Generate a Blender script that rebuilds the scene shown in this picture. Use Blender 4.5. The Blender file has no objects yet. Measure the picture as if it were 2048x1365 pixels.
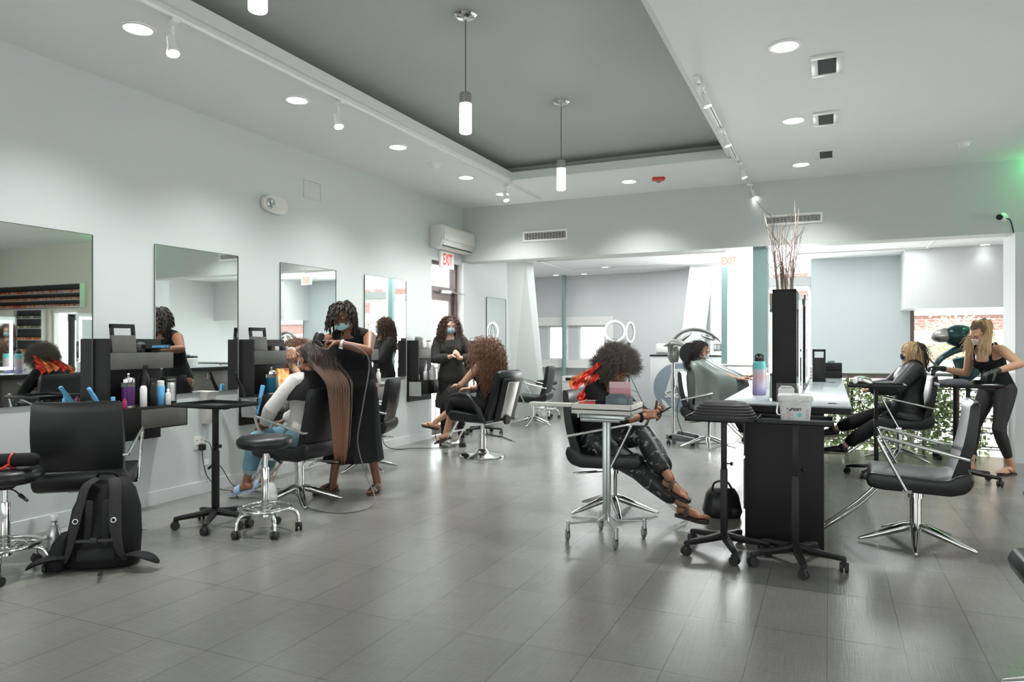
import bpy, bmesh, math, random
from mathutils import Vector, Matrix, Quaternion
V = Vector
PI = math.pi
C = bpy.context.scene.collection
scene = bpy.context.scene

# ------------------------------------------------------------------ camera
TH = math.radians(24.28)          # camera looks 24.28 deg left of the room's long (+Y) axis
F = 1410.0                        # focal length in pixels of the 2048 px wide frame
CAM_H = 1.30
cam_d = bpy.data.cameras.new('camera'); cam = bpy.data.objects.new('camera', cam_d); C.objects.link(cam)
cam.location = (0, 0, CAM_H); cam.rotation_euler = (PI / 2, 0, TH)
cam_d.sensor_width = 36.0; cam_d.lens = F / 2048 * 36.0; cam_d.shift_y = 3.5 / 2048
cam_d.clip_start = 0.05; cam_d.clip_end = 200
scene.camera = cam

# ------------------------------------------------------------------ world, sun, exposure
scene.view_settings.view_transform = 'Standard'; scene.view_settings.look = 'None'
scene.view_settings.gamma = 1.0; scene.view_settings.use_curve_mapping = False
scene.view_settings.exposure = 0.38
w = bpy.data.worlds.new('world'); scene.world = w; w.use_nodes = True
bg = w.node_tree.nodes['Background']; bg.inputs[0].default_value = (0.93, 0.97, 1.0, 1); bg.inputs[1].default_value = 3.6
sun_d = bpy.data.lights.new('sun', 'SUN'); sun_d.energy = 4.5; sun_d.angle = 0.02; sun_d.color = (1, .96, .9)
sun = bpy.data.objects.new('sun', sun_d); C.objects.link(sun)
sun.rotation_euler = V((-.15, .5, -.86)).to_track_quat('-Z', 'Y').to_euler()

def area(name, loc, direction, sx, sy, power, color=(1, 1, 1), spread=PI):
    d = bpy.data.lights.new(name, 'AREA'); d.shape = 'RECTANGLE'; d.size = sx; d.size_y = sy
    d.energy = power; d.color = color; d.spread = spread
    o = bpy.data.objects.new(name, d); C.objects.link(o); o.location = loc
    o.rotation_euler = V(direction).to_track_quat('-Z', 'Z').to_euler(); return o
# added fill light at made-up windows (behind / right of the camera)
area('fill_rear', (-2.4, -3.36, 1.3), (0, 1, -.35), 3.6, 1.1, 14, (.98, 1.0, .99), 2.2)
area('fill_rear', (2.6, -3.36, 1.3), (0, 1, -.35), 3.6, 1.1, 14, (.98, 1.0, .99), 2.2)
area('fill_right', (6.86, 1.0, 1.3), (-1, 0, -.3), 3.6, 1.1, 26, (.98, 1.0, .99), 2.2)
area('fill_right', (6.86, 5.6, 1.3), (-1, 0, -.3), 3.0, 1.1, 26, (.98, 1.0, .99), 2.2)
# rear lounge ceiling: first an added fill light, then daylight of the skylight
area('rear_ceiling_light', (-3.0, 12.0, 2.685), (0, 0, -1), 3.0, 1.6, 62, (.96, .99, 1.0))
area('rear_ceiling_light', (0.42, 11.25, 2.685), (0, 0, -1), 1.7, 1.25, 26, (.96, .99, 1.0))
# daylight entering through the tall front glazing behind the counter
area('front_glass_daylight', (-1.1, 13.15, 1.3), (0, -1, .22), 1.5, 2.2, 160, (.96, .99, 1.0))
# daylight through the exit door
area('door_daylight', (-5.35, 8.72, 1.25), (1, 0, .1), .6, 2.0, 26, (.98, .99, 1.0))

# ------------------------------------------------------------------ pixel helpers (used to find where things stand on the floor / on a height)
CT, ST = math.cos(TH), math.sin(TH)
def G(px, py, z=0.0):
    d = (CAM_H - z) * F / (py - 686.0); lat = (px - 1024) / F * d
    return V((-ST * d + CT * lat, CT * d + ST * lat, z))

# ------------------------------------------------------------------ tagging
def tag(o, label=None, cat=None, group=None, kind=None):
    if label: o['label'] = label
    if cat: o['category'] = cat
    if group: o['group'] = group
    if kind: o['kind'] = kind
    return o
def thing(name, label, cat, loc=(0, 0, 0), rz=0.0, group=None):
    o = bpy.data.objects.new(name, None); C.objects.link(o)
    o.empty_display_size = .1
    o.location = loc; o.rotation_euler = (0, 0, rz)
    return tag(o, label, cat, group)
def kids(o): return [c for c in bpy.data.objects if c.parent == o]
def copy_tree(o, parent=None):
    ch = kids(o)
    c = o.copy(); C.objects.link(c)
    if parent: c.parent = parent
    for k in ch: copy_tree(k, c)
    return c
def dup(o, loc, rz=0.0, label=None, group=None):
    c = copy_tree(o); c.location = loc; c.rotation_euler = (0, 0, rz)
    if label: c['label'] = label
    if group: c['group'] = group
    return c

# ------------------------------------------------------------------ mesh builder
def frames(pts):
    n = len(pts); T = []
    for i in range(n):
        a = pts[max(i - 1, 0)]; b = pts[min(i + 1, n - 1)]
        t = (b - a); T.append(t.normalized() if t.length > 1e-9 else V((0, 0, 1)))
    up = V((0, 0, 1)) if abs(T[0].z) < .9 else V((1, 0, 0))
    u = T[0].cross(up).normalized(); out = []
    for i in range(n):
        u = (u - T[i] * u.dot(T[i]))
        u = u.normalized() if u.length > 1e-6 else T[i].orthogonal().normalized()
        out.append((T[i], u, T[i].cross(u)))
    return out
class MB:
    def __init__(s): s.bm = bmesh.new(); s.M = Matrix.Identity(4)
    def at(s, loc=(0, 0, 0), rz=0, rx=0, ry=0):
        s.M = Matrix.Translation(loc) @ Matrix.Rotation(rz, 4, 'Z') @ Matrix.Rotation(ry, 4, 'Y') @ Matrix.Rotation(rx, 4, 'X'); return s
    def _m(s, vs, m0=0):
        for v in vs: v.co = s.M @ v.co
    def mi(s, f, i):
        for x in f: x.material_index = i
    def box(s, x0, x1, y0, y1, z0, z1, bev=0, seg=2, mi=0):
        b = bmesh.new(); bmesh.ops.create_cube(b, size=1)
        for v in b.verts: v.co = V(((x0 + x1) / 2 + v.co.x * (x1 - x0), (y0 + y1) / 2 + v.co.y * (y1 - y0), (z0 + z1) / 2 + v.co.z * (z1 - z0)))
        if bev: bmesh.ops.bevel(b, geom=b.edges[:] , offset=bev, segments=seg, affect='EDGES', profile=.5, clamp_overlap=True)
        return s.merge(b, mi)
    def merge(s, b, mi=0):
        mp = {v: s.bm.verts.new(s.M @ v.co) for v in b.verts}
        for f in b.faces:
            try:
                g = s.bm.faces.new([mp[v] for v in f.verts]); g.material_index = mi
            except ValueError: pass
        b.free(); return s
    def rings(s, R, cap=True, closed=False, mi=0):
        """R: list of rings (lists of Vector, same length)"""
        vr = [[s.bm.verts.new(s.M @ p) for p in r] for r in R]; n = len(R[0]); m = len(R)
        for i in range(m if closed else m - 1):
            a = vr[i]; b = vr[(i + 1) % m]
            for j in range(n):
                f = s.bm.faces.new((a[j], a[(j + 1) % n], b[(j + 1) % n], b[j])); f.material_index = mi
        if cap and not closed:
            f = s.bm.faces.new(list(reversed(vr[0]))); f.material_index = mi
            f = s.bm.faces.new(vr[-1]); f.material_index = mi
        return s
    def tube(s, pts, r, seg=8, flat=1.0, closed=False, cap=True, mi=0, round_end=False):
        pts = [V(p) for p in pts]
        rr = list(r) if hasattr(r, '__len__') else [r] * len(pts)
        fr = frames(pts)
        if closed:
            n = len(pts); 
            fr = []
            for i in range(n):
                t = (pts[(i + 1) % n] - pts[i - 1]).normalized()
                nrm = (pts[i] - sum(pts, V((0, 0, 0))) / n); nrm = (nrm - t * nrm.dot(t)).normalized()
                fr.append((t, nrm, t.cross(nrm)))
        R = []
        def ring(c, f, q): return [c + f[1] * math.cos(2 * PI * k / seg) * q + f[2] * math.sin(2 * PI * k / seg) * q * flat for k in range(seg)]
        if round_end:
            for a in (75, 45, 20):
                a = math.radians(a); R.append(ring(pts[0] - fr[0][0] * rr[0] * math.sin(a), fr[0], rr[0] * math.cos(a)))
        for p, f, q in zip(pts, fr, rr): R.append(ring(p, f, q))
        if round_end:
            for a in (20, 45, 75):
                a = math.radians(a); R.append(ring(pts[-1] + fr[-1][0] * rr[-1] * math.sin(a), fr[-1], rr[-1] * math.cos(a)))
        return s.rings(R, cap, closed, mi)
    def bar(s, a, b, wx, wz, mi=0):
        """rectangular bar from a to b"""
        a, b = V(a), V(b); t = (b - a).normalized(); up = V((0, 0, 1)) if abs(t.z) < .95 else V((0, 1, 0))
        u = t.cross(up).normalized() * wx / 2; v = u.normalized().cross(t) * wz / 2
        return s.rings([[p + u + v, p - u + v, p - u - v, p + u - v] for p in (a, b)], mi=mi)
    def cyl(s, c, r, h, seg=24, r2=None, axis='Z', mi=0, bev=0):
        r2 = r if r2 is None else r2
        prof = [(r, 0), (r2, h)] if not bev else [(r - bev, 0), (r - bev * .3, bev * .3), (r, bev), (r2, h - bev), (r2 - bev * .3, h - bev * .3), (r2 - bev, h)]
        return s.lathe(c, prof, seg, axis, mi)
    def lathe(s, c, prof, seg=24, axis='Z', mi=0):
        c = V(c); R = []
        for r, h in prof:
            ring = []
            for k in range(seg):
                a = 2 * PI * k / seg; x, y = math.cos(a) * max(r, 1e-4), math.sin(a) * max(r, 1e-4)
                ring.append(c + (V((x, y, h)) if axis == 'Z' else V((h, x, y)) if axis == 'X' else V((y, h, x))))
            R.append(ring)
        return s.rings(R, True, False, mi)
    def ell(s, c, rx, ry, rz, seg=16, rng=10, mi=0, rot=None):
        c = V(c); R = []
        for i in range(1, rng):
            a = PI * i / rng - PI / 2
            R.append([c + (rot @ V((rx * math.cos(a) * math.cos(2 * PI * k / seg), ry * math.cos(a) * math.sin(2 * PI * k / seg), rz * math.sin(a))) if rot else V((rx * math.cos(a) * math.cos(2 * PI * k / seg), ry * math.cos(a) * math.sin(2 * PI * k / seg), rz * math.sin(a)))) for k in range(seg)])
        return s.rings(R, True, False, mi)
    def prism(s, poly, a0, a1, axis='X', bev=0, mi=0, seg=2):
        """poly in the plane perpendicular to axis; X: (y,z) Y: (x,z) Z: (x,y)"""
        def P(p, a): return V((a, p[0], p[1])) if axis == 'X' else V((p[0], a, p[1])) if axis == 'Y' else V((p[0], p[1], a))
        b = bmesh.new(); A = [b.verts.new(P(p, a0)) for p in poly]; B = [b.verts.new(P(p, a1)) for p in poly]; n = len(poly)
        b.faces.new(A); b.faces.new(list(reversed(B)))
        for i in range(n): b.faces.new((A[i], B[i], B[(i + 1) % n], A[(i + 1) % n]))
        bmesh.ops.recalc_face_normals(b, faces=b.faces)
        if bev: bmesh.ops.bevel(b, geom=b.edges[:], offset=bev, segments=seg, affect='EDGES', profile=.5, clamp_overlap=True)
        return s.merge(b, mi)
    def quad(s, a, b, c, d, mi=0):
        f = s.bm.faces.new([s.bm.verts.new(s.M @ V(p)) for p in (a, b, c, d)]); f.material_index = mi; return s
    def torus(s, c, R, r, seg=40, sides=8, axis='Z', mi=0, flat=1.0):
        c = V(c); P = []
        for k in range(seg):
            a = 2 * PI * k / seg; x, y = math.cos(a) * R, math.sin(a) * R
            P.append(c + (V((x, y, 0)) if axis == 'Z' else V((0, x, y)) if axis == 'X' else V((x, 0, y))))
        return s.tube(P, r, sides, closed=True, mi=mi, flat=flat)
    def build(s, name, mats, parent=None, smooth=30, weld=False):
        if weld: bmesh.ops.remove_doubles(s.bm, verts=s.bm.verts, dist=1e-5)
        bmesh.ops.recalc_face_normals(s.bm, faces=s.bm.faces)
        me = bpy.data.meshes.new(name); s.bm.to_mesh(me); s.bm.free()
        if not isinstance(mats, (list, tuple)): mats = [mats]
        for m in mats: me.materials.append(m)
        o = bpy.data.objects.new(name, me); C.objects.link(o)
        if parent: o.parent = parent
        if smooth is not None: shade(me, smooth)
        return o
def shade(me, ang=30):
    me.polygons.foreach_set('use_smooth', [True] * len(me.polygons))
    bm = bmesh.new(); bm.from_mesh(me); lim = math.radians(ang)
    for e in bm.edges:
        if len(e.link_faces) == 2: e.smooth = e.calc_face_angle(0) < lim
    bm.to_mesh(me); bm.free()
def text_obj(name, body, size, mat, parent=None, extrude=.001, M=None, squeeze=1.0, align='CENTER', bold=0.0, tx=0):
    cu = bpy.data.curves.new('t', 'FONT'); cu.body = body; cu.size = size; cu.extrude = extrude; cu.align_x = align; cu.align_y = 'CENTER'; cu.offset = bold
    o = bpy.data.objects.new('t', cu); C.objects.link(o)
    bpy.context.view_layer.update()
    me = bpy.data.meshes.new_from_object(o.evaluated_get(bpy.context.evaluated_depsgraph_get()))
    bpy.data.objects.remove(o); bpy.data.curves.remove(cu)
    me.transform(Matrix.Diagonal((squeeze, 1, 1, 1)))
    if M: me.transform(M)
    me.materials.clear(); me.materials.append(mat); me.name = name
    r = bpy.data.objects.new(name, me); C.objects.link(r)
    if parent: r.parent = parent
    return r
def arc(c, r, a0, a1, n, plane='YZ'):
    out = []
    for i in range(n + 1):
        a = math.radians(a0 + (a1 - a0) * i / n); u, v = math.cos(a) * r, math.sin(a) * r
        out.append(V(c) + (V((0, u, v)) if plane == 'YZ' else V((u, 0, v)) if plane == 'XZ' else V((u, v, 0))))
    return out
def smooth_path(pts, n=6):
    """Catmull-Rom through pts"""
    P = [V(p) for p in pts]; P = [P[0] * 2 - P[1]] + P + [P[-1] * 2 - P[-2]]; out = []
    for i in range(1, len(P) - 2):
        for k in range(n):
            t = k / n; a, b, c, d = P[i - 1], P[i], P[i + 1], P[i + 2]
            out.append(.5 * ((2 * b) + (c - a) * t + (2 * a - 5 * b + 4 * c - d) * t * t + (3 * b - a - 3 * c + d) * t ** 3))
    out.append(P[-2]); return out

# ------------------------------------------------------------------ materials
def mat(name, col, rough=.5, metal=0.0, spec=.5, emit=None, es=0, noise=0, nscale=20, bump=0, bscale=60, alpha=1, trans=0, coat=0, sheen=0, ior=1.45):
    m = bpy.data.materials.new(name); m.use_nodes = True; nt = m.node_tree; p = nt.nodes['Principled BSDF']
    c = (*col, 1); p.inputs['Base Color'].default_value = c; p.inputs['Roughness'].default_value = rough
    p.inputs['Metallic'].default_value = metal; p.inputs['Specular IOR Level'].default_value = spec; p.inputs['IOR'].default_value = ior
    p.inputs['Alpha'].default_value = alpha; p.inputs['Transmission Weight'].default_value = trans; p.inputs['Coat Weight'].default_value = coat
    if sheen: p.inputs['Sheen Weight'].default_value = sheen
    if emit: p.inputs['Emission Color'].default_value = (*emit, 1); p.inputs['Emission Strength'].default_value = es
    tc = None
    if noise or bump: tc = nt.nodes.new('ShaderNodeTexCoord')
    if noise:
        n = nt.nodes.new('ShaderNodeTexNoise'); n.inputs['Scale'].default_value = nscale; n.inputs['Detail'].default_value = 4
        nt.links.new(tc.outputs['Object'], n.inputs['Vector'])
        r = nt.nodes.new('ShaderNodeMapRange'); r.inputs[3].default_value = 1 - noise; r.inputs[4].default_value = 1 + noise
        nt.links.new(n.outputs['Fac'], r.inputs[0])
        mx = nt.nodes.new('ShaderNodeVectorMath'); mx.operation = 'SCALE'; mx.inputs[0].default_value = col
        nt.links.new(r.outputs[0], mx.inputs['Scale']); nt.links.new(mx.outputs[0], p.inputs['Base Color'])
    if bump:
        n = nt.nodes.new('ShaderNodeTexNoise'); n.inputs['Scale'].default_value = bscale; n.inputs['Detail'].default_value = 3
        nt.links.new(tc.outputs['Object'], n.inputs['Vector'])
        b = nt.nodes.new('ShaderNodeBump'); b.inputs['Strength'].default_value = bump; b.inputs['Distance'].default_value = .01
        nt.links.new(n.outputs['Fac'], b.inputs['Height']); nt.links.new(b.outputs[0], p.inputs['Normal'])
    return m
M = {}
M['wall'] = mat('wall_paint', (.55, .585, .575), .42, noise=.02, nscale=2)
M['header'] = mat('header_paint', (.50, .53, .505), .55, noise=.02, nscale=2)
M['white_wall'] = mat('white_wall_paint', (.62, .64, .64), .5)
M['pale_wall'] = mat('pale_blue_paint', (.50, .55, .56), .5)
M['ceiling'] = mat('ceiling_paint', (.80, .80, .78), .6, noise=.02, nscale=1.5)
M['ceiling2'] = mat('rear_ceiling_paint', (.85, .87, .87), .6)
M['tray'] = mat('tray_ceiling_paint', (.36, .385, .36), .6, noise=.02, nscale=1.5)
M['cove'] = mat('cove_paint', (.16, .17, .16), .7)
M['lip'] = mat('lip_paint', (.62, .65, .62), .5)
M['teal'] = mat('teal_column_paint', (.22, .33, .32), .45)
M['white'] = mat('white_plastic', (.78, .78, .75), .35)
M['offwhite'] = mat('cream_plastic', (.66, .65, .60), .4)
M['black'] = mat('black_plastic', (.010, .010, .010), .42, spec=.4)
M['blackmatte'] = mat('black_matte', (.008, .008, .009), .7, spec=.25)
M['leather'] = mat('black_leather', (.009, .010, .010), .36, bump=.05, bscale=220, spec=.55)
M['chrome'] = mat('chrome', (.78, .78, .76), .12, 1.0)
M['steel'] = mat('brushed_steel', (.58, .58, .56), .32, 1.0)
M['alu'] = mat('satin_aluminium', (.50, .53, .52), .38, .9)
M['darkwood'] = mat('black_stained_wood', (.010, .0095, .009), .5, noise=.3, nscale=8, spec=.35)
M['greywood'] = mat('grey_brown_laminate', (.085, .083, .074), .42, noise=.25, nscale=14)
M['islandwood'] = mat('island_front_laminate', (.13, .12, .11), .5, noise=.2, nscale=10)
M['countertop'] = mat('grey_gloss_counter', (.30, .33, .34), .18, spec=.7)
M['mirror'] = mat('mirror_glass', (.86, .90, .88), .015, 1.0)
M['mirror_edge'] = mat('mirror_edge', (.05, .07, .06), .3)
M['dark'] = mat('dark_gap', (.01, .01, .01), .8)
M['brown_frame'] = mat('bronze_door_frame', (.16, .12, .11), .4, .3)
M['red'] = mat('red_plastic', (.55, .035, .02), .4)
M['exitred'] = mat('exit_letter_red', (.75, .06, .03), .5, emit=(.9, .1, .05), es=.25)
M['exitwhite'] = mat('exit_sign_white', (.80, .80, .78), .45, emit=(.9, .9, .88), es=.08)
M['exitglow'] = mat('exit_sign_white_lit', (.80, .80, .78), .45, emit=(.9, .9, .88), es=.4)
M['lamp'] = mat('lamp_glow', (1, 1, 1), .4, emit=(.92, 1, 1), es=5)
M['bulb'] = mat('bulb_glow', (1, 1, 1), .4, emit=(1, .99, .95), es=12)
M['led'] = mat('led_border', (1, 1, 1), .4, emit=(.85, .95, 1), es=5)
M['rubber'] = mat('dark_rubber', (.022, .022, .022), .6)
M['greyrubber'] = mat('grey_rubber', (.13, .14, .135), .5)
M['blueplastic'] = mat('light_blue_plastic', (.13, .42, .72), .35)
M['bluedark'] = mat('blue_liquid', (.01, .10, .17), .15)
M['purple'] = mat('purple_liquid', (.10, .03, .14), .15)
M['clear'] = mat('clear_glass', (.8, .9, .9), .05, trans=.9)
M['pink'] = mat('pink_plastic', (.62, .30, .33), .4)
M['hotpink'] = mat('magenta_plastic', (.30, .02, .08), .4)
M['paper'] = mat('paper_white', (.75, .75, .73), .6)
M['greylabel'] = mat('grey_print', (.30, .32, .32), .6)
M['blackprint'] = mat('black_print', (.02, .02, .02), .6)
M['tealprint'] = mat('teal_print', (.20, .62, .58), .5)
M['bluegrey'] = mat('blue_grey_print', (.22, .27, .31), .55)
M['cream_text'] = mat('cream_print', (.85, .78, .68), .5)
M['towel'] = mat('grey_towel', (.07, .07, .08), .9, bump=.4, bscale=200)
M['brush'] = mat('twig_bark', (.24, .16, .125), .8, noise=.3)
M['palebrush'] = mat('pale_twig_bark', (.50, .42, .37), .8, noise=.3)

def gradient_mat(name, stops, zmin, zmax, rough=.3, axis=2):
    m = bpy.data.materials.new(name); m.use_nodes = True; nt = m.node_tree; p = nt.nodes['Principled BSDF']
    tc = nt.nodes.new('ShaderNodeTexCoord'); sp = nt.nodes.new('ShaderNodeSeparateXYZ'); mr = nt.nodes.new('ShaderNodeMapRange'); cr = nt.nodes.new('ShaderNodeValToRGB')
    mr.inputs[1].default_value = zmin; mr.inputs[2].default_value = zmax
    nt.links.new(tc.outputs['Object'], sp.inputs[0]); nt.links.new(sp.outputs[axis], mr.inputs[0]); nt.links.new(mr.outputs[0], cr.inputs[0]); nt.links.new(cr.outputs[0], p.inputs['Base Color'])
    e = cr.color_ramp.elements
    while len(e) > 1: e.remove(e[-1])
    e[0].position = stops[0][0]; e[0].color = (*stops[0][1], 1)
    for pos, col in stops[1:]:
        q = e.new(pos); q.color = (*col, 1)
    p.inputs['Roughness'].default_value = rough; return m

def floor_mat():
    m = bpy.data.materials.new('grey_linen_floor_tile'); m.use_nodes = True; nt = m.node_tree; p = nt.nodes['Principled BSDF']
    N = nt.nodes.new; L = nt.links.new
    tc = N('ShaderNodeTexCoord'); mp = N('ShaderNodeMapping'); mp.inputs['Rotation'].default_value = (0, 0, PI / 2)
    mp.inputs['Location'].default_value = (-2.79 + .61 * 20, -.011 + .3 * 60, 0)
    L(tc.outputs['Object'], mp.inputs[0])
    # brick texture: u along +Y, v along X
    sp = N('ShaderNodeSeparateXYZ'); L(tc.outputs['Object'], sp.inputs[0])
    ax = N('ShaderNodeMath'); ax.operation = 'ADD'; ax.inputs[1].default_value = -2.79 + .61 * 40; L(sp.outputs[1], ax.inputs[0])
    ay = N('ShaderNodeMath'); ay.operation = 'ADD'; ay.inputs[1].default_value = .011 + .2985 * 100; L(sp.outputs[0], ay.inputs[0])
    cb = N('ShaderNodeCombineXYZ'); L(ax.outputs[0], cb.inputs[0]); L(ay.outputs[0], cb.inputs[1])
    br = N('ShaderNodeTexBrick'); br.offset = 0; br.squash = 1; br.inputs['Scale'].default_value = 1
    br.inputs['Brick Width'].default_value = .61; br.inputs['Row Height'].default_value = .2985; br.inputs['Mortar Size'].default_value = .0016; br.inputs['Mortar Smooth'].default_value = .3
    br.inputs['Color1'].default_value = (.17, .168, .152, 1); br.inputs['Color2'].default_value = (.19, .187, .169, 1); br.inputs['Mortar'].default_value = (.07, .068, .06, 1); br.inputs['Bias'].default_value = 0
    L(cb.outputs[0], br.inputs['Vector'])
    st = N('ShaderNodeMapping'); st.inputs['Scale'].default_value = (150, 6, 1); L(tc.outputs['Object'], st.inputs[0])
    n1 = N('ShaderNodeTexNoise'); n1.inputs['Scale'].default_value = 1; n1.inputs['Detail'].default_value = 3; L(st.outputs[0], n1.inputs['Vector'])
    st2 = N('ShaderNodeMapping'); st2.inputs['Scale'].default_value = (6, 150, 1); L(tc.outputs['Object'], st2.inputs[0])
    n2 = N('ShaderNodeTexNoise'); n2.inputs['Scale'].default_value = 1; n2.inputs['Detail'].default_value = 3; L(st2.outputs[0], n2.inputs['Vector'])
    n3 = N('ShaderNodeTexNoise'); n3.inputs['Scale'].default_value = 1.3; n3.inputs['Detail'].default_value = 4; L(tc.outputs['Object'], n3.inputs['Vector'])
    a = N('ShaderNodeMath'); a.operation = 'ADD'; L(n1.outputs['Fac'], a.inputs[0]); L(n2.outputs['Fac'], a.inputs[1])
    b = N('ShaderNodeMath'); b.operation = 'ADD'; L(a.outputs[0], b.inputs[0]); L(n3.outputs['Fac'], b.inputs[1])
    r = N('ShaderNodeMapRange'); r.inputs[1].default_value = .9; r.inputs[2].default_value = 2.1; r.inputs[3].default_value = .78; r.inputs[4].default_value = 1.22; L(b.outputs[0], r.inputs[0])
    mx = N('ShaderNodeVectorMath'); mx.operation = 'SCALE'; L(br.outputs['Color'], mx.inputs[0]); L(r.outputs[0], mx.inputs['Scale'])
    L(mx.outputs[0], p.inputs['Base Color'])
    rr = N('ShaderNodeMapRange'); rr.inputs[3].default_value = .17; rr.inputs[4].default_value = .27; L(n3.outputs['Fac'], rr.inputs[0]); L(rr.outputs[0], p.inputs['Roughness'])
    bu = N('ShaderNodeBump'); bu.inputs['Strength'].default_value = .25; bu.inputs['Distance'].default_value = .002
    L(a.outputs[0], bu.inputs['Height']); L(bu.outputs[0], p.inputs['Normal'])
    p.inputs['Specular IOR Level'].default_value = .85
    return m
M['floor'] = floor_mat()

# ------------------------------------------------------------------ room shell
def struct(name, mb, m, parent=None, smooth=30):
    o = mb.build(name, m, parent, smooth)
    if not parent: o['kind'] = 'structure'
    return o
WX, HY, CZ = -4.95, 9.18, 3.28
FY = 9.55          # edge of the floor in front of the glazed void
mb = MB(); mb.box(-5.15, 7.2, -3.7, FY, -.12, 0); mb.box(-5.15, -1.15, FY, 15.2, -.12, 0); mb.box(-6.5, -5.15, 11.4, 15.2, -.12, 0); struct('floor', mb, M['floor'], smooth=None)

# left wall with the exit door opening (y 8.31 .. 9.12, z 0 .. 2.28)
mb = MB()
mb.box(WX - .2, WX, -3.7, 8.31, 0, CZ); mb.box(WX - .2, WX, 8.31, 9.14, 2.44, CZ); mb.box(WX - .2, WX, 9.14, 11.35, 0, 2.9)
mb.box(WX - .2, WX, 9.14, 9.6, 2.9, CZ)
struct('wall_left', mb, M['wall'], smooth=None)
mb = MB(); mb.box(WX, WX + .014, -3.5, 8.29, 0, .105); mb.box(WX, WX + .014, 9.16, 10.9, 0, .105); struct('baseboard_left', mb, M['white_wall'], smooth=None)
# ceiling with the raised tray (hole x -3.54..-0.97, y -1.2..7.83)
TX0, TX1, TY0, TY1 = -3.54, -.965, -1.4, 7.83
mb = MB()
mb.box(-5.15, TX0, -3.7, 9.4, CZ, CZ + .1); mb.box(TX1, 7.2, -3.7, 9.4, CZ, CZ + .1)
mb.box(TX0, TX1, TY1, 9.4, CZ, CZ + .1); mb.box(TX0, TX1, -3.7, TY0, CZ, CZ + .1)
struct('ceiling', mb, M['ceiling'], smooth=None)
mb = MB(); t = .03; z0, z1 = CZ - .002, CZ + .085
mb.box(TX0 - .001, TX0 + t, TY0, TY1, z0, z1); mb.box(TX1 - t, TX1 + .001, TY0, TY1, z0, z1)
mb.box(TX0, TX1, TY1 - t, TY1 + .001, z0, z1); mb.box(TX0, TX1, TY0, TY0 + t, z0, z1)
struct('trim_1', mb, M['lip'], smooth=None)
mb = MB(); e = .16; z0, z1 = CZ + .1, 3.47
mb.box(TX0 - e - .05, TX0 - e, TY0 - e, TY1 + e, z0, z1 + .05); mb.box(TX1 + e, TX1 + e + .05, TY0 - e, TY1 + e, z0, z1 + .05)
mb.box(TX0 - e, TX1 + e, TY1 + e, TY1 + e + .05, z0, z1 + .05); mb.box(TX0 - e, TX1 + e, TY0 - e - .05, TY0 - e, z0, z1 + .05)
struct('wall_cove', mb, M['tray'], smooth=None)
mb = MB(); mb.box(TX0 - e - .05, TX1 + e + .05, TY0 - e - .05, TY1 + e + .05, 3.47, 3.53); struct('ceiling_tray', mb, M['tray'], smooth=None)

# header wall above the opening, wall to the right of it
mb = MB(); mb.box(WX, 3.0, HY, HY + .3, 2.49, CZ); struct('wall_header', mb, M['header'], smooth=None)
mb = MB()
mb.box(1.82, 2.02, HY - .02, HY + .55, 0, 2.49)
struct('wall_pier', mb, M['white_wall'], smooth=None)
# wall to the right (seen only in the first wall mirror): window opening x 3.72..4.58, z .55..1.95
mb = MB()
mb.box(2.02, 3.0, HY, HY + .2, 0, 2.49); mb.box(3.0, 3.72, HY, HY + .2, 0, CZ); mb.box(3.72, 4.58, HY, HY + .2, 0, .55); mb.box(3.72, 4.58, HY, HY + .2, 1.95, CZ); mb.box(4.58, 7.2, HY, HY + .2, 0, CZ)
struct('wall_front', mb, mat('cream_wall_paint', (.62, .60, .52), .6), smooth=None)
mb = MB(); mb.box(7.0, 7.2, -3.7, HY, 0, .7); mb.box(7.0, 7.2, -3.7, HY, 1.9, CZ)
for a, b in ((-3.7, -.9), (2.9, 4.0), (7.2, HY)): mb.box(7.0, 7.2, a, b, .7, 1.9)
struct('wall_right', mb, M['wall'], smooth=None)
mb = MB(); mb.box(-5.15, 7.2, -3.7, -3.5, 0, .7); mb.box(-5.15, 7.2, -3.7, -3.5, 1.9, CZ)
for a, b in ((-5.15, -4.3), (-.5, .7), (4.5, 7.2)): mb.box(a, b, -3.7, -3.5, .7, 1.9)
struct('wall_rear', mb, M['wall'], smooth=None)
M['glass'] = mat('window_glass', (.95, 1, 1), .02, trans=1.0, ior=1.02, spec=.3)
# frames of unseen windows, added to let in fill from behind and right
def frame_win(name, axis, pos, a0, a1, z0, z1, n, m, w=.05, depth=.06, glass=True):
    mb = MB()
    def bx(a, b, c, d):
        if axis == 'y': mb.box(a, b, pos - depth / 2, pos + depth / 2, c, d)
        else: mb.box(pos - depth / 2, pos + depth / 2, a, b, c, d)
    bx(a0, a1, z0, z0 + w); bx(a0, a1, z1 - w, z1)
    for k in range(n + 1):
        x = a0 + (a1 - a0 - w) * k / n; bx(x, x + w, z0 + w, z1 - w)
    o = mb.build(name, m, None, None); o['kind'] = 'structure'
    return o
for k, (ax, pos, a, b) in enumerate((('y', -3.58, -4.3, -.5), ('y', -3.58, .7, 4.5), ('x', 7.08, -.9, 2.9), ('x', 7.08, 4.0, 7.2))):
    frame_win('window_%d' % (k + 1), ax, pos, a, b, .7, 1.9, 3, M['brown_frame'])
frame_win('window_5', 'y', HY + .1, 3.72, 4.58, .55, 1.95, 1, M['white'])

# teal column under the header, slim teal posts
mb = MB(); mb.box(-.875, -.70, HY + .04, HY + .24, 0, 2.49); struct('wall_column', mb, M['teal'], smooth=None)

# ---------------- rear lounge
mb = MB(); mb.box(-5.15, 3.2, HY + .3, 15.4, 2.70, 2.8); mb.box(-6.5, -5.15, 11.4, 15.4, 2.70, 2.8); struct('ceiling_rear', mb, M['ceiling2'], smooth=None)
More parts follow.
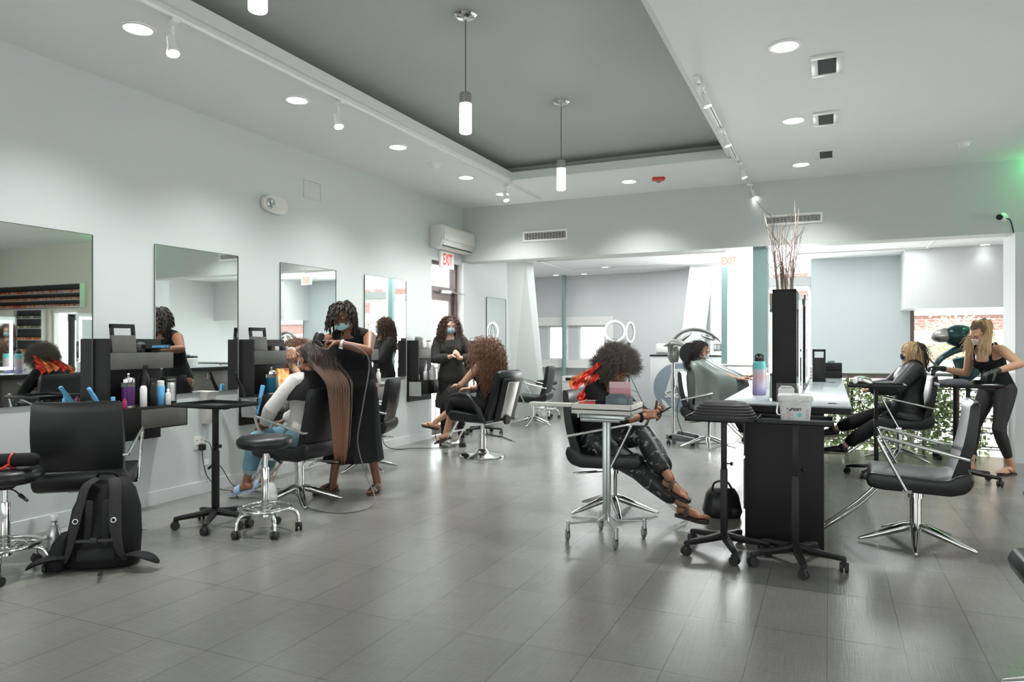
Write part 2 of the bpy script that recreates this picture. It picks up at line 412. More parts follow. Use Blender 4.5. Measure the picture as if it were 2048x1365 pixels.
# curved far wall, as a polyline with a window opening
pts = [(-6.6, 13.98), (-5.9, 14.0), (-5.2, 14.02), (-4.4, 14.0), (-4.1, 13.98), (-3.4, 13.88), (-2.8, 13.66), (-2.3, 13.35), (-1.95, 13.0)]
def wall_strip(mb, pts, z0, z1, th=.12):
    R = []
    for (x, y) in pts: R.append([V((x, y, z0)), V((x, y + th, z0)), V((x, y + th, z1)), V((x, y, z1))])
    mb.rings(R)
mb = MB()
wall_strip(mb, pts, 1.66, 2.7); wall_strip(mb, pts, 0, .94); wall_strip(mb, pts[4:], .94, 1.66)
for a, b in ((-5.72, -5.48), (-5.02, -4.80)): mb.box(a, b, 14.0, 14.12, .94, 1.66)
struct('wall_back', mb, M['white_wall'])
mb = MB(); wall_strip(mb, [(-6.5, 14.0), (-6.3, 13.0), (-5.0, 11.4)], 0, 2.7, .1); struct('wall_lounge_side', mb, M['white_wall'], smooth=None)
# the window band: frame trim around three casements
mb = MB()
mb.box(-6.5, -4.02, 13.91, 13.99, 1.66, 1.84); mb.box(-6.5, -4.02, 13.91, 13.99, .80, .94); mb.box(-4.16, -4.02, 13.91, 13.99, .94, 1.66)
mb.box(-6.5, -3.98, 13.86, 13.99, .78, .80)
struct('trim_2', mb, M['white'], smooth=None)
for k, (a, b) in enumerate(((-6.4, -5.74), (-5.46, -5.04), (-4.78, -4.2))):
    f = frame_win('window_%d' % (6 + k), 'y', 14.03, a, b, .94, 1.66, 1, M['white'], .035)
    h = MB(); h.box(b - .02, b, 13.97, 14.0, 1.16, 1.26); h.build('window_handle', M['steel'], f)
# leaning pilaster at the end of the left wall
mb = MB()
lo = [V((-4.95, 10.95, 0)), V((-4.62, 11.55, 0)), V((-4.62, 11.75, 0)), V((-4.95, 11.75, 0))]
hi = [V((-4.95, 10.75, 2.7)), V((-4.80, 11.2, 2.7)), V((-4.76, 11.45, 2.7)), V((-4.95, 11.6, 2.7))]
mb.rings([lo, hi]); struct('wall_pilaster', mb, M['header'], smooth=None)
mb = MB(); mb.prism([(-2.62, 0), (-2.2, 0), (-1.9, 2.7), (-2.3, 2.7)], 12.9, 13.2, 'Y'); struct('trim_3', mb, M['white_wall'], smooth=None)
# posts
mb = MB(); p = G(1128, 811); mb.cyl((p.x, p.y, 0), .043, 2.7, 20); struct('trim_4', mb, M['teal'])
mb = MB(); mb.box(-1.66, -1.56, 12.2, 12.3, 0, 2.7); struct('trim_5', mb, M['teal'], smooth=None)
# glazed front with white mullions behind the counter
mb = MB()
for x in (-1.93, -1.55, -1.05, -.95, -.62, -.34): mb.box(x, x + .05, 12.95, 13.02, -.6, 2.7)
mb.box(-1.95, -.3, 12.94, 13.03, 2.2, 2.32); mb.box(-1.95, -.3, 12.94, 13.03, .85, .92)
struct('window_9', mb, M['white'], smooth=None)
mb = MB(); mb.box(-1.02, -.28, 12.9, 12.96, 2.28, 2.42); struct('trim_6', mb, mat('grey_beam_paint', (.45, .47, .46), .5), smooth=None)
# pale wall panel that hangs above the low glazing
mb = MB(); mb.box(-.29, 1.16, 12.8, 12.95, .80, 2.7); struct('wall_panel', mb, M['pale_wall'], smooth=None)
# boxed soffit over the street window
mb = MB(); mb.box(1.02, 3.2, 12.0, 12.9, 1.81, 2.7); struct('wall_soffit', mb, M['white_wall'], smooth=None)
mb = MB(); mb.box(3.1, 3.2, 9.4, 12.9, -.6, 2.7); struct('wall_lounge_right', mb, M['white_wall'], smooth=None)
# street window frame
mb = MB(); mb.box(1.12, 1.22, 12.84, 12.92, -.6, 1.81); mb.box(1.12, 3.1, 12.84, 12.92, .62, .72); mb.box(-.3, 1.16, 12.84, 12.92, .72, .80)
struct('window_10', mb, M['brown_frame'], smooth=None)
mb = MB(); mb.box(1.22, 3.1, 12.875, 12.881, .72, 1.81); mb.build('window_pane', M['glass'], bpy.data.objects['window_10'], None)
# frames of the rear ceiling skylight and of the added fill light
mb = MB()
for x0, x1, y0, y1 in ((-.45, 1.28, 10.6, 11.9), (-4.52, -1.48, 11.18, 12.82)):
    mb.box(x0 - .04, x1 + .04, y0 - .04, y0, 2.68, 2.70); mb.box(x0 - .04, x1 + .04, y1, y1 + .04, 2.68, 2.70); mb.box(x0 - .04, x0, y0, y1, 2.68, 2.70); mb.box(x1, x1 + .04, y0, y1, 2.68, 2.70)
struct('ceiling_light_frame', mb, M['white'], smooth=None)
# exit door: frame, transom, leaf, closer
d = bpy.data.objects.new('door_1', None); C.objects.link(d); d['kind'] = 'structure'
mb = MB(); f = M['brown_frame']
mb.box(-5.10, -5.0, 8.31, 8.36, 0, 2.44); mb.box(-5.10, -5.0, 9.06, 9.14, 0, 2.44); mb.box(-5.10, -5.0, 8.36, 9.06, 2.39, 2.44); mb.box(-5.10, -5.0, 8.36, 9.06, 2.02, 2.09)
mb.build('door_frame', f, d, None)
mb = MB(); mb.box(-5.08, -5.04, 8.37, 8.43, .01, 2.015); mb.box(-5.08, -5.04, 8.99, 9.05, .01, 2.015); mb.box(-5.08, -5.04, 8.43, 8.99, 1.90, 2.015); mb.box(-5.08, -5.04, 8.43, 8.99, .01, .14)
mb.build('door_leaf', f, d, None)
mb = MB(); mb.box(-5.062, -5.058, 8.43, 8.99, .14, 1.90); mb.box(-5.062, -5.058, 8.36, 9.06, 2.09, 2.39); mb.build('door_glass', M['glass'], d, None)
mb = MB(); mb.box(-5.04, -4.97, 8.62, 8.92, 2.00, 2.05, .008); mb.bar((-4.98, 8.9, 2.03), (-4.86, 9.1, 2.0), .02, .012); mb.build('door_closer', M['steel'], d)
mb = MB(); mb.tube([(-5.03, 8.5, .95), (-4.99, 8.52, .95), (-4.99, 8.95, .95), (-5.03, 8.97, .95)], .012); mb.build('door_handle', M['steel'], d)
# door reveal in white beside the header
mb = MB(); mb.box(-5.0, -4.92, 9.13, 9.17, 0, 2.46); struct('trim_7', mb, M['white'], smooth=None)

# ---------------- outside
mb = MB(); mb.box(-60, 60, 9.56, 70, -.75, -.65); mb.box(-60, -7.6, -60, 9.56, -.75, -.65)
struct('floor_outside', mb, mat('pale_pavement', (.62, .60, .57), .8, noise=.1, nscale=3), smooth=None)
# ------------------------------------------------------------------ ceiling fixtures
def spot(loc, power, ang, direction=(0, 0, -1), blend=.6, color=(1, 1, 1), r=.04, parent=None, name='lamp_light'):
    d = bpy.data.lights.new(name, 'SPOT'); d.energy = power; d.spot_size = math.radians(ang); d.spot_blend = blend; d.color = color; d.shadow_soft_size = r
    o = bpy.data.objects.new(name, d); C.objects.link(o); o.location = loc; o.rotation_euler = V(direction).to_track_quat('-Z', 'Y').to_euler()
    if parent: o.parent = parent
    return o
def downlight(p, label, r=.085, power=180, group='recessed downlights in the white ceiling', col=(.99, 1, .99)):
    t = thing('recessed_downlight', label, 'ceiling light', p, 0, group)
    mb = MB(); mb.lathe((0, 0, 0), [(r + .02, 0), (r + .018, -.006), (r, -.008), (r - .004, .0)], 32); mb.build('trim_ring', M['white'], t)
    mb = MB(); mb.cyl((0, 0, -.006), r - .002, .003, 32); mb.build('diffuser', M['lamp'], t)
    if power: spot((0, 0, -.02), power, 122, parent=t, color=col, r=.06, blend=1.0)
    return t
place = {(276, 57): 'large recessed downlight nearest the upper left corner, left of the ceiling track',
 (594, 200): 'recessed downlight in the left ceiling strip near the second track spotlight',
 (796, 294): 'recessed downlight in the left ceiling strip, between the second and fourth of its row',
 (932, 355): 'small recessed downlight just right of the left smoke detector',
 (1005, 388): 'recessed downlight nearest the far left ceiling corner, below the last left track spotlight',
 (1258, 363): 'recessed downlight in the far ceiling strip, beside the red strobe',
 (1570, 92): 'large recessed downlight in the right ceiling, left of the largest square vent',
 (1587, 241): 'recessed downlight beside the middle square ceiling vent',
 (1602, 329): 'recessed downlight beside the smallest square ceiling vent, nearest the header wall'}
for (px, py), lb in place.items(): downlight(G(px, py, CZ), lb)
for p in ((1.6, 1.2), (4.2, 1.2), (4.2, 4.6), (2.6, 7.0), (5.2, 7.4), (1.4, -1.5), (-4.25, .6)):
    downlight((p[0], p[1], CZ), 'recessed downlight in the ceiling outside the picture', group='downlights outside the picture')
for px, py, lb in ((1970, 489, 'recessed downlight in the rear ceiling above the street window'), (1052, 551, 'small recessed downlight in the rear ceiling by the leaning pilaster'), (1112, 550, 'small recessed downlight in the rear ceiling left of the slim post'),
                   (1168, 548, 'small recessed downlight in the rear ceiling just right of the slim post'), (1210, 534, 'small recessed downlight in the middle of the rear ceiling')):
    downlight(G(px, py, 2.7), lb, .06, 3.5, 'small downlights in the rear ceiling')
def track(name, pts, label, z=CZ):
    t = thing(name, label, 'track light rail', (pts[0][0], pts[0][1], z))
    o = V((pts[0][0], pts[0][1], 0))
    for a, b in zip(pts[:-1], pts[1:]):
        mb = MB(); x = a[0] - o.x; y0, y1 = a[1] - o.y, b[1] - o.y
        mb.box(x - .018, x - .004, y0 + .02, y1 - .02, -.022, 0); mb.box(x + .004, x + .018, y0 + .02, y1 - .02, -.022, 0); mb.box(x - .004, x + .004, y0 + .02, y1 - .02, -.006, 0, mi=1)
        mb.build('rail', [M['white'], M['dark']], t, None)
    for a in pts:
        mb = MB(); mb.box(a[0] - o.x - .022, a[0] - o.x + .022, a[1] - o.y - .05, a[1] - o.y + .05, -.028, 0, .004); mb.build('connector', M['white'], t)
    return t
track('track_rail', [(-3.62, -1.0), (-3.62, 2.6), (-3.62, 6.2), (-3.62, 8.9)], 'long white track rail beside the left edge of the raised ceiling')
track('track_rail', [(-.905, 5.37), (-.905, 7.85), (-.905, 9.05)], 'short white track rail beside the right edge of the raised ceiling')
def trackhead(p, label, tilt, yaw, group):
    t = thing('track_spotlight', label, 'spotlight', p, yaw, group); t.scale = (.85 if 'right' in group else 1.05,) * 3
    mb = MB(); mb.box(-.02, .02, -.045, .045, -.05, -.02, .004); mb.cyl((0, .02, -.11), .008, .06, 10); mb.build('mount', M['white'], t)
    mb = MB(); mb.tube([(0, .02, -.10), (.0, .045, -.125), (0, .045, -.15)], .006, 8); mb.build('arm', M['white'], t)
    R = Matrix.Rotation(tilt, 4, 'X')
    def q(mb): mb.M = Matrix.Translation((0, .045, -.13)) @ R; return mb
    mb = q(MB()); mb.lathe((0, 0, 0), [(.014, .03), (.022, .025), (.024, -.04), (.034, -.075), (.038, -.09)], 20); mb.build('lamp_head', M['white'], t)
    mb = q(MB()); mb.cyl((0, 0, -.094), .032, .003, 20); mb.build('bulb', M['bulb'], t)
    sp = spot((0, .045, -.25), 0.5 if 'last' in label else 12, 60, direction=(R.to_3x3() @ V((0, 0, -1))), parent=t, color=(1, .97, .92), r=.02)
    return t
for px, py, lb in ((347, 32, 'white track spotlight nearest the camera on the left rail, beside the large downlight'), (676, 198, 'second white track spotlight along the left rail'), (997, 366, 'farthest white track spotlight on the left rail, by the corner of the raised ceiling')):
    p = G(px, py, CZ); p.x = -3.62; trackhead(p, lb, -.35, 1.2, 'white spotlights on the left track')
for px, py, lb in ((1402, 165, 'nearest white track spotlight on the right rail'), (1444, 252, 'second white track spotlight on the right rail'), (1480, 322, 'third white track spotlight on the right rail, just before the header wall'), (1494, 366, 'last white track spotlight at the far end of the right rail')):
    p = G(px, py, CZ); p.x = -.905; trackhead(p, lb, .3, -1.3, 'white spotlights on the right track')

# pendants
M['pendglass'] = bpy.data.materials.new('etched_glowing_glass'); m = M['pendglass']; m.use_nodes = True; nt = m.node_tree; p = nt.nodes['Principled BSDF']
tc = nt.nodes.new('ShaderNodeTexCoord'); vo = nt.nodes.new('ShaderNodeTexVoronoi'); vo.feature = 'DISTANCE_TO_EDGE'; vo.inputs['Scale'].default_value = 38
nt.links.new(tc.outputs['Object'], vo.inputs['Vector']); r = nt.nodes.new('ShaderNodeMapRange'); r.inputs[1].default_value = .02; r.inputs[2].default_value = .09; r.inputs[3].default_value = .45; r.inputs[4].default_value = 4.5
nt.links.new(vo.outputs['Distance'], r.inputs[0]); nt.links.new(r.outputs[0], p.inputs['Emission Strength']); p.inputs['Emission Color'].default_value = (1, .99, .95, 1)
for (x, y, zt, lb) in ((-2.22, 2.29, 2.98, 'glowing glass cylinder pendant cut off by the top edge of the picture'), (-2.19, 4.11, 2.95, 'larger fully visible glass cylinder pendant hanging in the middle of the raised ceiling'), (-2.2, 5.95, 2.94, 'smaller farther glass cylinder pendant near the back edge of the raised ceiling')):
    t = thing('pendant_lamp', lb, 'pendant lamp', (x, y, 3.47), 0, 'glass cylinder pendants under the raised ceiling')
    mb = MB(); mb.lathe((0, 0, 0), [(.074, 0), (.074, -.012), (.06, -.024), (.02, -.03), (.012, -.045)], 32); mb.build('canopy', M['chrome'], t)
    mb = MB(); mb.cyl((0, 0, zt - 3.47), .0045, 3.47 - zt - .03, 8); mb.build('cord', M['greyrubber'], t)
    mb = MB(); mb.lathe((0, 0, zt - 3.47), [(.012, 0), (.036, -.004), (.039, -.01), (.039, -.075)], 28); mb.build('cap', M['steel'], t)
    mb = MB(); mb.lathe((0, 0, zt - 3.47), [(.040, -.075), (.040, -.262), (.036, -.268)], 28); g = mb.build('lamp_glass', M['pendglass'], t)
    d = bpy.data.lights.new('pendant_light', 'POINT'); d.energy = 6; d.shadow_soft_size = .05; lo = bpy.data.objects.new('pendant_light', d); C.objects.link(lo); lo.parent = t; lo.location = (0, 0, zt - 3.47 - .36)

# square ceiling vents
for (px, py, lb) in ((1654, 130, 'largest square ceiling vent, nearest the camera'), (1652, 237, 'middle one of the three square ceiling vents'), (1652, 308, 'smallest square ceiling vent, nearest the header wall')):
    t = thing('ceiling_vent', lb, 'vent', G(px, py, CZ), 0, 'square vents in the right ceiling')
    mb = MB()
    for a in ((-.105, .105, -.2, -.155), (-.105, .105, .155, .2), (-.105, -.06, -.155, .155), (.06, .105, -.155, .155)): mb.box(a[0], a[1], a[2], a[3], -.014, 0, .003)
    mb.build('frame', M['white'], t)
    mb = MB(); mb.box(-.06, .06, -.155, .155, -.002, 0); mb.build('backing', M['blackmatte'], t)
    mb = MB()
    for k in range(20): mb.bar((-.06, -.148 + k * .0156, -.006), (.06, -.148 + k * .0156, -.006), .002, .006)
    mb.build('slat', M['greyrubber'], t)
def smoke(p, lb):
    t = thing('smoke_detector', lb, 'smoke detector', p)
    mb = MB(); mb.lathe((0, 0, 0), [(.07, 0), (.07, -.012), (.062, -.018)], 28); mb.build('base', M['white'], t)
    mb = MB(); mb.lathe((0, 0, -.018), [(.056, 0), (.05, -.02), (.034, -.034), (.03, -.036)], 28); mb.build('sensor', M['white'], t)
smoke(G(870, 327, CZ), 'white round smoke detector in the left ceiling strip')
smoke(G(1926, 285, CZ), 'white round smoke detector on the right side of the ceiling')
t = thing('fire_strobe', 'red fire alarm strobe in the far ceiling strip', 'fire alarm', G(1317, 356, CZ), .3)
mb = MB(); mb.box(-.075, .075, -.055, .055, -.03, 0, .008); mb.build('housing', M['red'], t)
mb = MB(); mb.ell((0, 0, -.035), .035, .025, .025); mb.build('lens', M['clear'], t)

# split air conditioner on the left wall above the exit sign
t = thing('air_conditioner', 'white wall-mounted split air conditioner high above the exit door', 'air conditioner', (WX, 8.72, 2.60))
pr = [(0, .0), (.10, -.02), (.17, .02), (.21, .09), (.215, .27), (.19, .30), (0, .30)]
mb = MB(); mb.prism([(x, z) for x, z in pr], -.47, .47, 'Y', .012); mb.build('casing', M['offwhite'], t)
mb = MB(); mb.prism([(.213, .095), (.222, .10), (.226, .265), (.219, .27)], -.45, .45, 'Y', .003); mb.build('front_panel', M['offwhite'], t)
mb = MB(); mb.bar((.172, -.42, .018), (.172, .42, .018), .012, .008); mb.build('air_outlet', M['dark'], t)
mb = MB(); mb.bar((.19, -.42, .045), (.19, .42, .045), .006, .03); mb.build('flap', M['offwhite'], t)
# exit sign on the left wall
def exit_sign(p, rz, lb, w=.30, h=.20, depth=.035, stem=0, letters=None):
    t = thing('exit_sign', lb, 'exit sign', p, rz)
    mb = MB(); mb.box(-w / 2, w / 2, -depth, 0, 0, h, .008)
    if stem: mb.box(-.05, .05, -depth * .8, -.005, h, h + stem)
    mb.build('sign_body', M['exitglow'] if stem else M['exitwhite'], t)
    text_obj('lettering', 'EXIT', h * .95, letters or M['exitred'], t, .001, Matrix.Translation((0, -depth - .001, h * .5)) @ Matrix.Rotation(PI / 2, 4, 'X'), squeeze=.52 * w / .3 / (h / .2), bold=.0035 if not stem else .0015)
    return t
exit_sign((WX + .0, 8.69, 2.345), PI / 2, 'white exit sign with tall red letters between the air conditioner and the door', .38, .235)
M['exitpale'] = mat('exit_letter_orange', (.9, .42, .30), .5, emit=(1, .5, .35), es=.5)
pp = V((-ST * 9.7 + CT * (1457 - 1024) / F * 9.7, CT * 9.7 + ST * (1457 - 1024) / F * 9.7, 2.34)); exit_sign(pp, .25, 'white exit sign with pale orange letters hanging from the rear ceiling', .30, .16, .03, .2, M['exitpale'])

# emergency light, access plate
t = thing('emergency_light', 'oval cream emergency light with a round lamp, high on the left wall', 'emergency light', (WX, 5.30, 2.64), PI / 2)
def oval(a, b, n=28): return [(math.copysign(abs(math.cos(2 * PI * k / n)) ** .75, math.cos(2 * PI * k / n)) * a, math.copysign(abs(math.sin(2 * PI * k / n)) ** .75, math.sin(2 * PI * k / n)) * b) for k in range(n)]
mb = MB(); mb.prism(oval(.165, .088), -.05, 0, 'Y', .012); mb.build('housing', M['offwhite'], t)
mb = MB(); mb.lathe((-.075, -.05, 0), [(.052, 0), (.052, -.012), (.042, -.018)], 24, 'Y'); mb.build('lamp_bezel', M['steel'], t)
mb = MB(); mb.lathe((-.075, -.066, 0), [(.04, 0), (.02, -.01)], 24, 'Y'); mb.build('lens', M['clear'], t)
t = thing('access_panel', 'flush square access plate with a thin frame, high on the left wall near the ceiling', 'access panel', (WX, 5.88, 2.90), PI / 2)
mb = MB(); mb.box(-.12, .12, -.006, 0, -.085, .085, .002); mb.build('plate', M['wall'], t)
mb = MB(); 
for a in ((-.135, .135, -.10, -.09), (-.135, .135, .09, .10), (-.135, -.125, -.09, .09), (.125, .135, -.09, .09)): mb.box(a[0], a[1], -.009, 0, a[2], a[3])
mb.build('frame', M['offwhite'], t)
# header vents
def wallvent(px0, px1, py0, py1, lb):
    def X(px):
        r = (px - 1024) / F; k = (-.4112 + .9116 * r) / (.9116 + .4112 * r); return k * HY
    x0, x1 = X(px0), X(px1); r = ((px0 + px1) / 2 - 1024) / F; d = HY / (.9116 + .4112 * r)
    z0, z1 = 1.3 + (686 - py1) / F * d, 1.3 + (686 - py0) / F * d
    t = thing('wall_vent', lb, 'vent', ((x0 + x1) / 2, HY, (z0 + z1) / 2)); W, H = (x1 - x0) / 2, (z1 - z0) / 2
    mb = MB(); b = .025
    for a in ((-W, W, -H, -H + b), (-W, W, H - b, H), (-W, -W + b, -H + b, H - b), (W - b, W, -H + b, H - b)): mb.box(a[0], a[1], -.012, 0, a[2], a[3], .002)
    mb.build('frame', M['white'], t)
    mb = MB(); mb.box(-W + b, W - b, -.002, 0, -H + b, H - b); mb.build('backing', M['dark'], t)
    mb = MB(); n = 6
    for k in range(n):
        z = -H + b + (2 * H - 2 * b) * (k + .5) / n; mb.bar((-W + b, -.007, z), (W - b, -.007, z), .010, .0035)
    for k in range(14):
        x = -W + b + (2 * W - 2 * b) * (k + .5) / 14; mb.box(x - .0012, x + .0012, -.008, -.003, -H + b, H - b)
    mb.build('slat', M['white'], t)
wallvent(1046, 1135, 461, 482, 'white slatted vent on the left half of the header wall')
wallvent(1529, 1645, 428, 449, 'white slatted vent on the header wall behind the bare branches')
# security camera
t = thing('security_camera', 'small white and black security camera on the header wall at the right edge', 'security camera', (1.72, HY, 2.66))
mb = MB(); mb.lathe((0, 0, 0), [(.04, 0), (.04, -.02), (.02, -.03)], 20, 'Y'); mb.tube([(0, -.02, 0), (-.02, -.06, 0), (-.03, -.08, 0)], .012); mb.build('bracket', M['white'], t)
mb = MB(); mb.M = Matrix.Translation((-.04, -.11, 0)) @ Matrix.Rotation(-.5, 4, 'Z') @ Matrix.Rotation(.25, 4, 'X'); mb.lathe((0, 0, 0), [(.03, .05), (.036, .04), (.036, -.05), (.033, -.055)], 20, 'Y'); mb.build('body', M['white'], t)
mb = MB(); mb.M = Matrix.Translation((-.04, -.11, 0)) @ Matrix.Rotation(-.5, 4, 'Z') @ Matrix.Rotation(.25, 4, 'X'); mb.lathe((0, -.056, 0), [(.033, 0), (.03, -.012), (.01, -.012)], 20, 'Y'); mb.build('lens', M['black'], t)
mb = MB(); mb.tube(smooth_path([(0, -.02, -.01), (.05, -.03, -.03), (.08, -.01, -.12), (.09, 0, -.17)]), .006); mb.build('cable', M['black'], t)
# green LED strip washing the right end of the header wall (just outside the picture)
t = thing('green_led_strip', 'green LED strip at the top of the header wall, right of the picture', 'led strip', (1.95, HY - .06, CZ - .01))
mb = MB(); mb.box(0, .9, -.01, .01, -.012, 0); mb.build('diffuser', mat('green_led', (.1, 1, .3), .5, emit=(.05, 1, .3), es=6), t)
for x in (.22, .55): 
    d = bpy.data.lights.new('green_light', 'POINT'); d.energy = 8; d.color = (.05, 1, .28); d.shadow_soft_size = .02; lo = bpy.data.objects.new('green_light', d); C.objects.link(lo); lo.parent = t; lo.location = (x, .015, -.045)
# light switch behind the dryer
t = thing('light_switch', 'grey double light switch on the teal post behind the dryer', 'light switch', (-1.72, 12.28, 1.22))
mb = MB(); mb.box(-.075, .055, -.012, 0, -.07, .07, .003); mb.build('plate', M['steel'], t)
for x in (-.045, .01):
    mb = MB(); mb.box(x - .016, x + .016, -.018, -.012, -.035, .035, .002); mb.build('rocker', M['white'], t)

# ------------------------------------------------------------------ wall mirrors
for k, (y0, y1, zb, zt, lb) in enumerate(((2.46, 3.446, .875, 2.09, 'frameless wall mirror at the left edge of the picture, showing the shelves of polish'), (3.98, 4.84, .875, 2.09, 'frameless wall mirror in which the stylist with short locs shows from the side'),
      (5.40, 6.24, .875, 2.09, 'frameless wall mirror behind the stylist with short locs'), (6.78, 7.64, .875, 2.09, 'frameless wall mirror in which the curly-haired standing woman shows'), (9.98, 10.68, .9, 2.02, 'small frameless wall mirror beyond the exit door'))):
    t = thing('wall_mirror', lb, 'mirror', (WX, (y0 + y1) / 2, zb), 0, 'frameless mirrors along the left wall'); h = (y1 - y0) / 2; H = zt - zb
    mb = MB(); mb.box(.012, .018, -h, h, 0, H); mb.build('mirror_glass', M['mirror'], t, None)
    mb = MB(); mb.box(0, .012, -h + .002, h - .002, .002, H - .002); mb.box(.0, .022, h, h + .006, 0, H); mb.box(0, .02, -h, h, H, H + .004); mb.build('backing', M['mirror_edge'], t, None)

# ------------------------------------------------------------------ reusable furniture
def caster(mb, x, y, r=.028, ang=0):
    mb.M = Matrix.Translation((x, y, 0)) @ Matrix.Rotation(ang, 4, 'Z')
    for s in (-1, 1): mb.lathe((s * .014, 0, r), [(r * .55, -.009), (r * .95, -.009), (r, -.004), (r, .004), (r * .95, .009), (r * .55, .009)], 18, 'X')
    mb.box(-.011, .011, -r * .5, r * .8, r * .9, r * 2.15, .004); mb.cyl((0, 0, r * 1.9), .008, r * .9, 8)
    mb.M = Matrix.Identity(4)
def star5(t, L, hub_r, z_hub, z_tip, mat_, w0, w1, phase=0, casters=True, cr=.028):
    for k in range(5):
        a = phase + 2 * PI * k / 5; u = V((math.cos(a), math.sin(a), 0)); s = V((-u.y, u.x, 0)); R = []
        for q, z, w, h in ((hub_r * .3, z_hub, w0, .045), (L * .35, z_hub - .012, w0 * .95, .036), (L * .8, (z_tip + .012 + z_hub) / 2 - .01, w1 * 1.1, .03), (L * .97, z_tip + .01, w1, .026), (L, z_tip + .006, w1 * .7, .02)):
            c = u * q + V((0, 0, z)); R.append([c + s * w / 2 * .6 + V((0, 0, h / 2)), c - s * w / 2 * .6 + V((0, 0, h / 2)), c - s * w / 2 + V((0, 0, h * .1)), c - s * w / 2 * .8 - V((0, 0, h / 2)), c + s * w / 2 * .8 - V((0, 0, h / 2)), c + s * w / 2 + V((0, 0, h * .1))])
        mb = MB(); mb.rings(R); mb.build('leg', mat_, t, 40)
        if casters:
            mb = MB(); caster(mb, u.x * L * .96, u.y * L * .96, cr, a + .6 * k); mb.build('caster', M['rubber'], t)
def tray_trolley(loc, rz, zt, label, w=.42, dpt=.34, group='black tray trolleys', phase=.3, knob=1):
    t = thing('tray_trolley', label, 'trolley', loc, rz, group)
    mb = MB(); a, b = w / 2, dpt / 2
    mb.box(-a, a, -b, b, zt - .012, zt - .006)
    for q in ((-a, a, -b, -b + .008), (-a, a, b - .008, b), (-a, -a + .008, -b, b), (a - .008, a, -b, b)): mb.box(q[0], q[1], q[2], q[3], zt - .012, zt + .016, .002)
    mb.box(-a * .5, a * .5, -.02, .02, zt - .03, zt - .012); mb.build('tray', M['black'], t)
    mb = MB(); mb.box(-.02, .02, -.02, .02, .09, zt * .62, .004); mb.box(-.0165, .0165, -.0165, .0165, zt * .6, zt - .012, .003); mb.build('pole', M['black'], t)
    if knob:
        mb = MB(); mb.tube([(.018, 0, zt * .66), (.04, 0, zt * .66)], .005); mb.ell((.045, 0, zt * .66), .01, .014, .014); mb.build('height_knob', M['black'], t)
    star5(t, .27, .03, .105, .065, M['black'], .05, .034, phase)
    return t
def shell_chair(loc, rz, label, group='black salon chairs with chrome star bases', h=0.0, phase=.2, arms=True, foot=True):
    t = thing('salon_chair', label, 'chair', loc, rz, group)
    # seat: a thick slab with a lip that drops at the front and a curved heel at the back
    so = [(.27, .39 + h), (.285, .44 + h), (.26, .485 + h), (.1, .475 + h), (-.1, .462 + h), (-.17, .47 + h), (-.21, .5 + h), (-.285, .52 + h), (-.30, .47 + h), (-.285, .42 + h), (-.25, .385 + h), (-.18, .365 + h), (.2, .375 + h)]
    mb = MB(); mb.prism(so, -.255, .255, 'X', .018, seg=3); mb.build('seat', M['leather'], t, 50)
    R = []
    for q in range(9):
        f = q / 8; z = .48 + h + f * .44; y = -.235 - .085 * f - .015 * math.sin(f * PI); W = .238 + .012 * math.sin(f * PI) ; th = .035 - .012 * f
        dish = .02
        ring = []
        for k in range(9): x = -W + 2 * W * k / 8; ring.append(V((x, y + th + dish * (x / W) ** 2, z)))
        for k in range(9): x = W - 2 * W * k / 8; ring.append(V((x, y - th + dish * (x / W) ** 2, z)))
        R.append(ring)
    top = [V((p.x * .97, p.y * .5 + (R[-1][4].y + R[-1][13].y) / 2 * .5, p.z + .02)) for p in R[-1]]; R.append(top)
    mb = MB(); mb.rings(R); mb.build('backrest', M['leather'], t, 50)
    mb = MB(); mb.box(-.1, .1, -.1, .1, .345 + h, .372 + h, .006); mb.build('seat_plate', M['chrome'], t)
    mb = MB(); mb.cyl((0, 0, .12), .034, .20 + h, 24); mb.cyl((0, 0, .10), .055, .03, 24, .04); mb.cyl((0, 0, .30 + h), .045, .045, 24); mb.build('column', M['chrome'], t)
    mb = MB(); mb.tube([(.03, -.02, .325 + h), (.12, -.06, .325 + h), (.2, -.2, .315 + h), (.17, -.26, .31 + h), (.08, -.10, .32 + h)], .006, 8); mb.build('pump_lever', M['chrome'], t)
    for k in range(5):
        a = phase + 2 * PI * k / 5; u = V((math.cos(a), math.sin(a), 0))
        mb = MB(); mb.tube([u * .02 + V((0, 0, .115)), u * .07 + V((0, 0, .105)), u * .16 + V((0, 0, .075)), u * .26 + V((0, 0, .042)), u * .335 + V((0, 0, .02))], [.03, .033, .028, .02, .012], 12, flat=.85, round_end=True); mb.build('leg', M['chrome'], t, 60)
    if arms:
        for s in (-1, 1):
            x = s * .272
            mb = MB(); P = [V((x, .06, .385 + h)), V((x, .205, .675 + h)), V((x, .20, .70 + h)), V((x, .17, .703 + h)), V((x, -.27, .60 + h))]
            mb.tube(smooth_path(P, 5), .011, 8, flat=1.0); mb.tube([(x, -.27, .60 + h), (x - s * .03, -.285, .60 + h)], .009); mb.box(min(x, x - s * .03), max(x, x - s * .03), .03, .08, .37 + h, .39 + h); mb.build('armrest', M['chrome'], t, 60)
    if foot:
        mb = MB()
        mb.tube(smooth_path([(-.11, .2, .375 + h), (-.10, .34, .22), (-.09, .53, .06), (-.085, .55, .045), (-.05, .56, .04), (.05, .56, .04), (.085, .55, .045), (.09, .53, .06), (.10, .34, .22), (.11, .2, .375 + h)], 3), .0095, 8); mb.build('footrest', M['chrome'], t, 60)
    return t
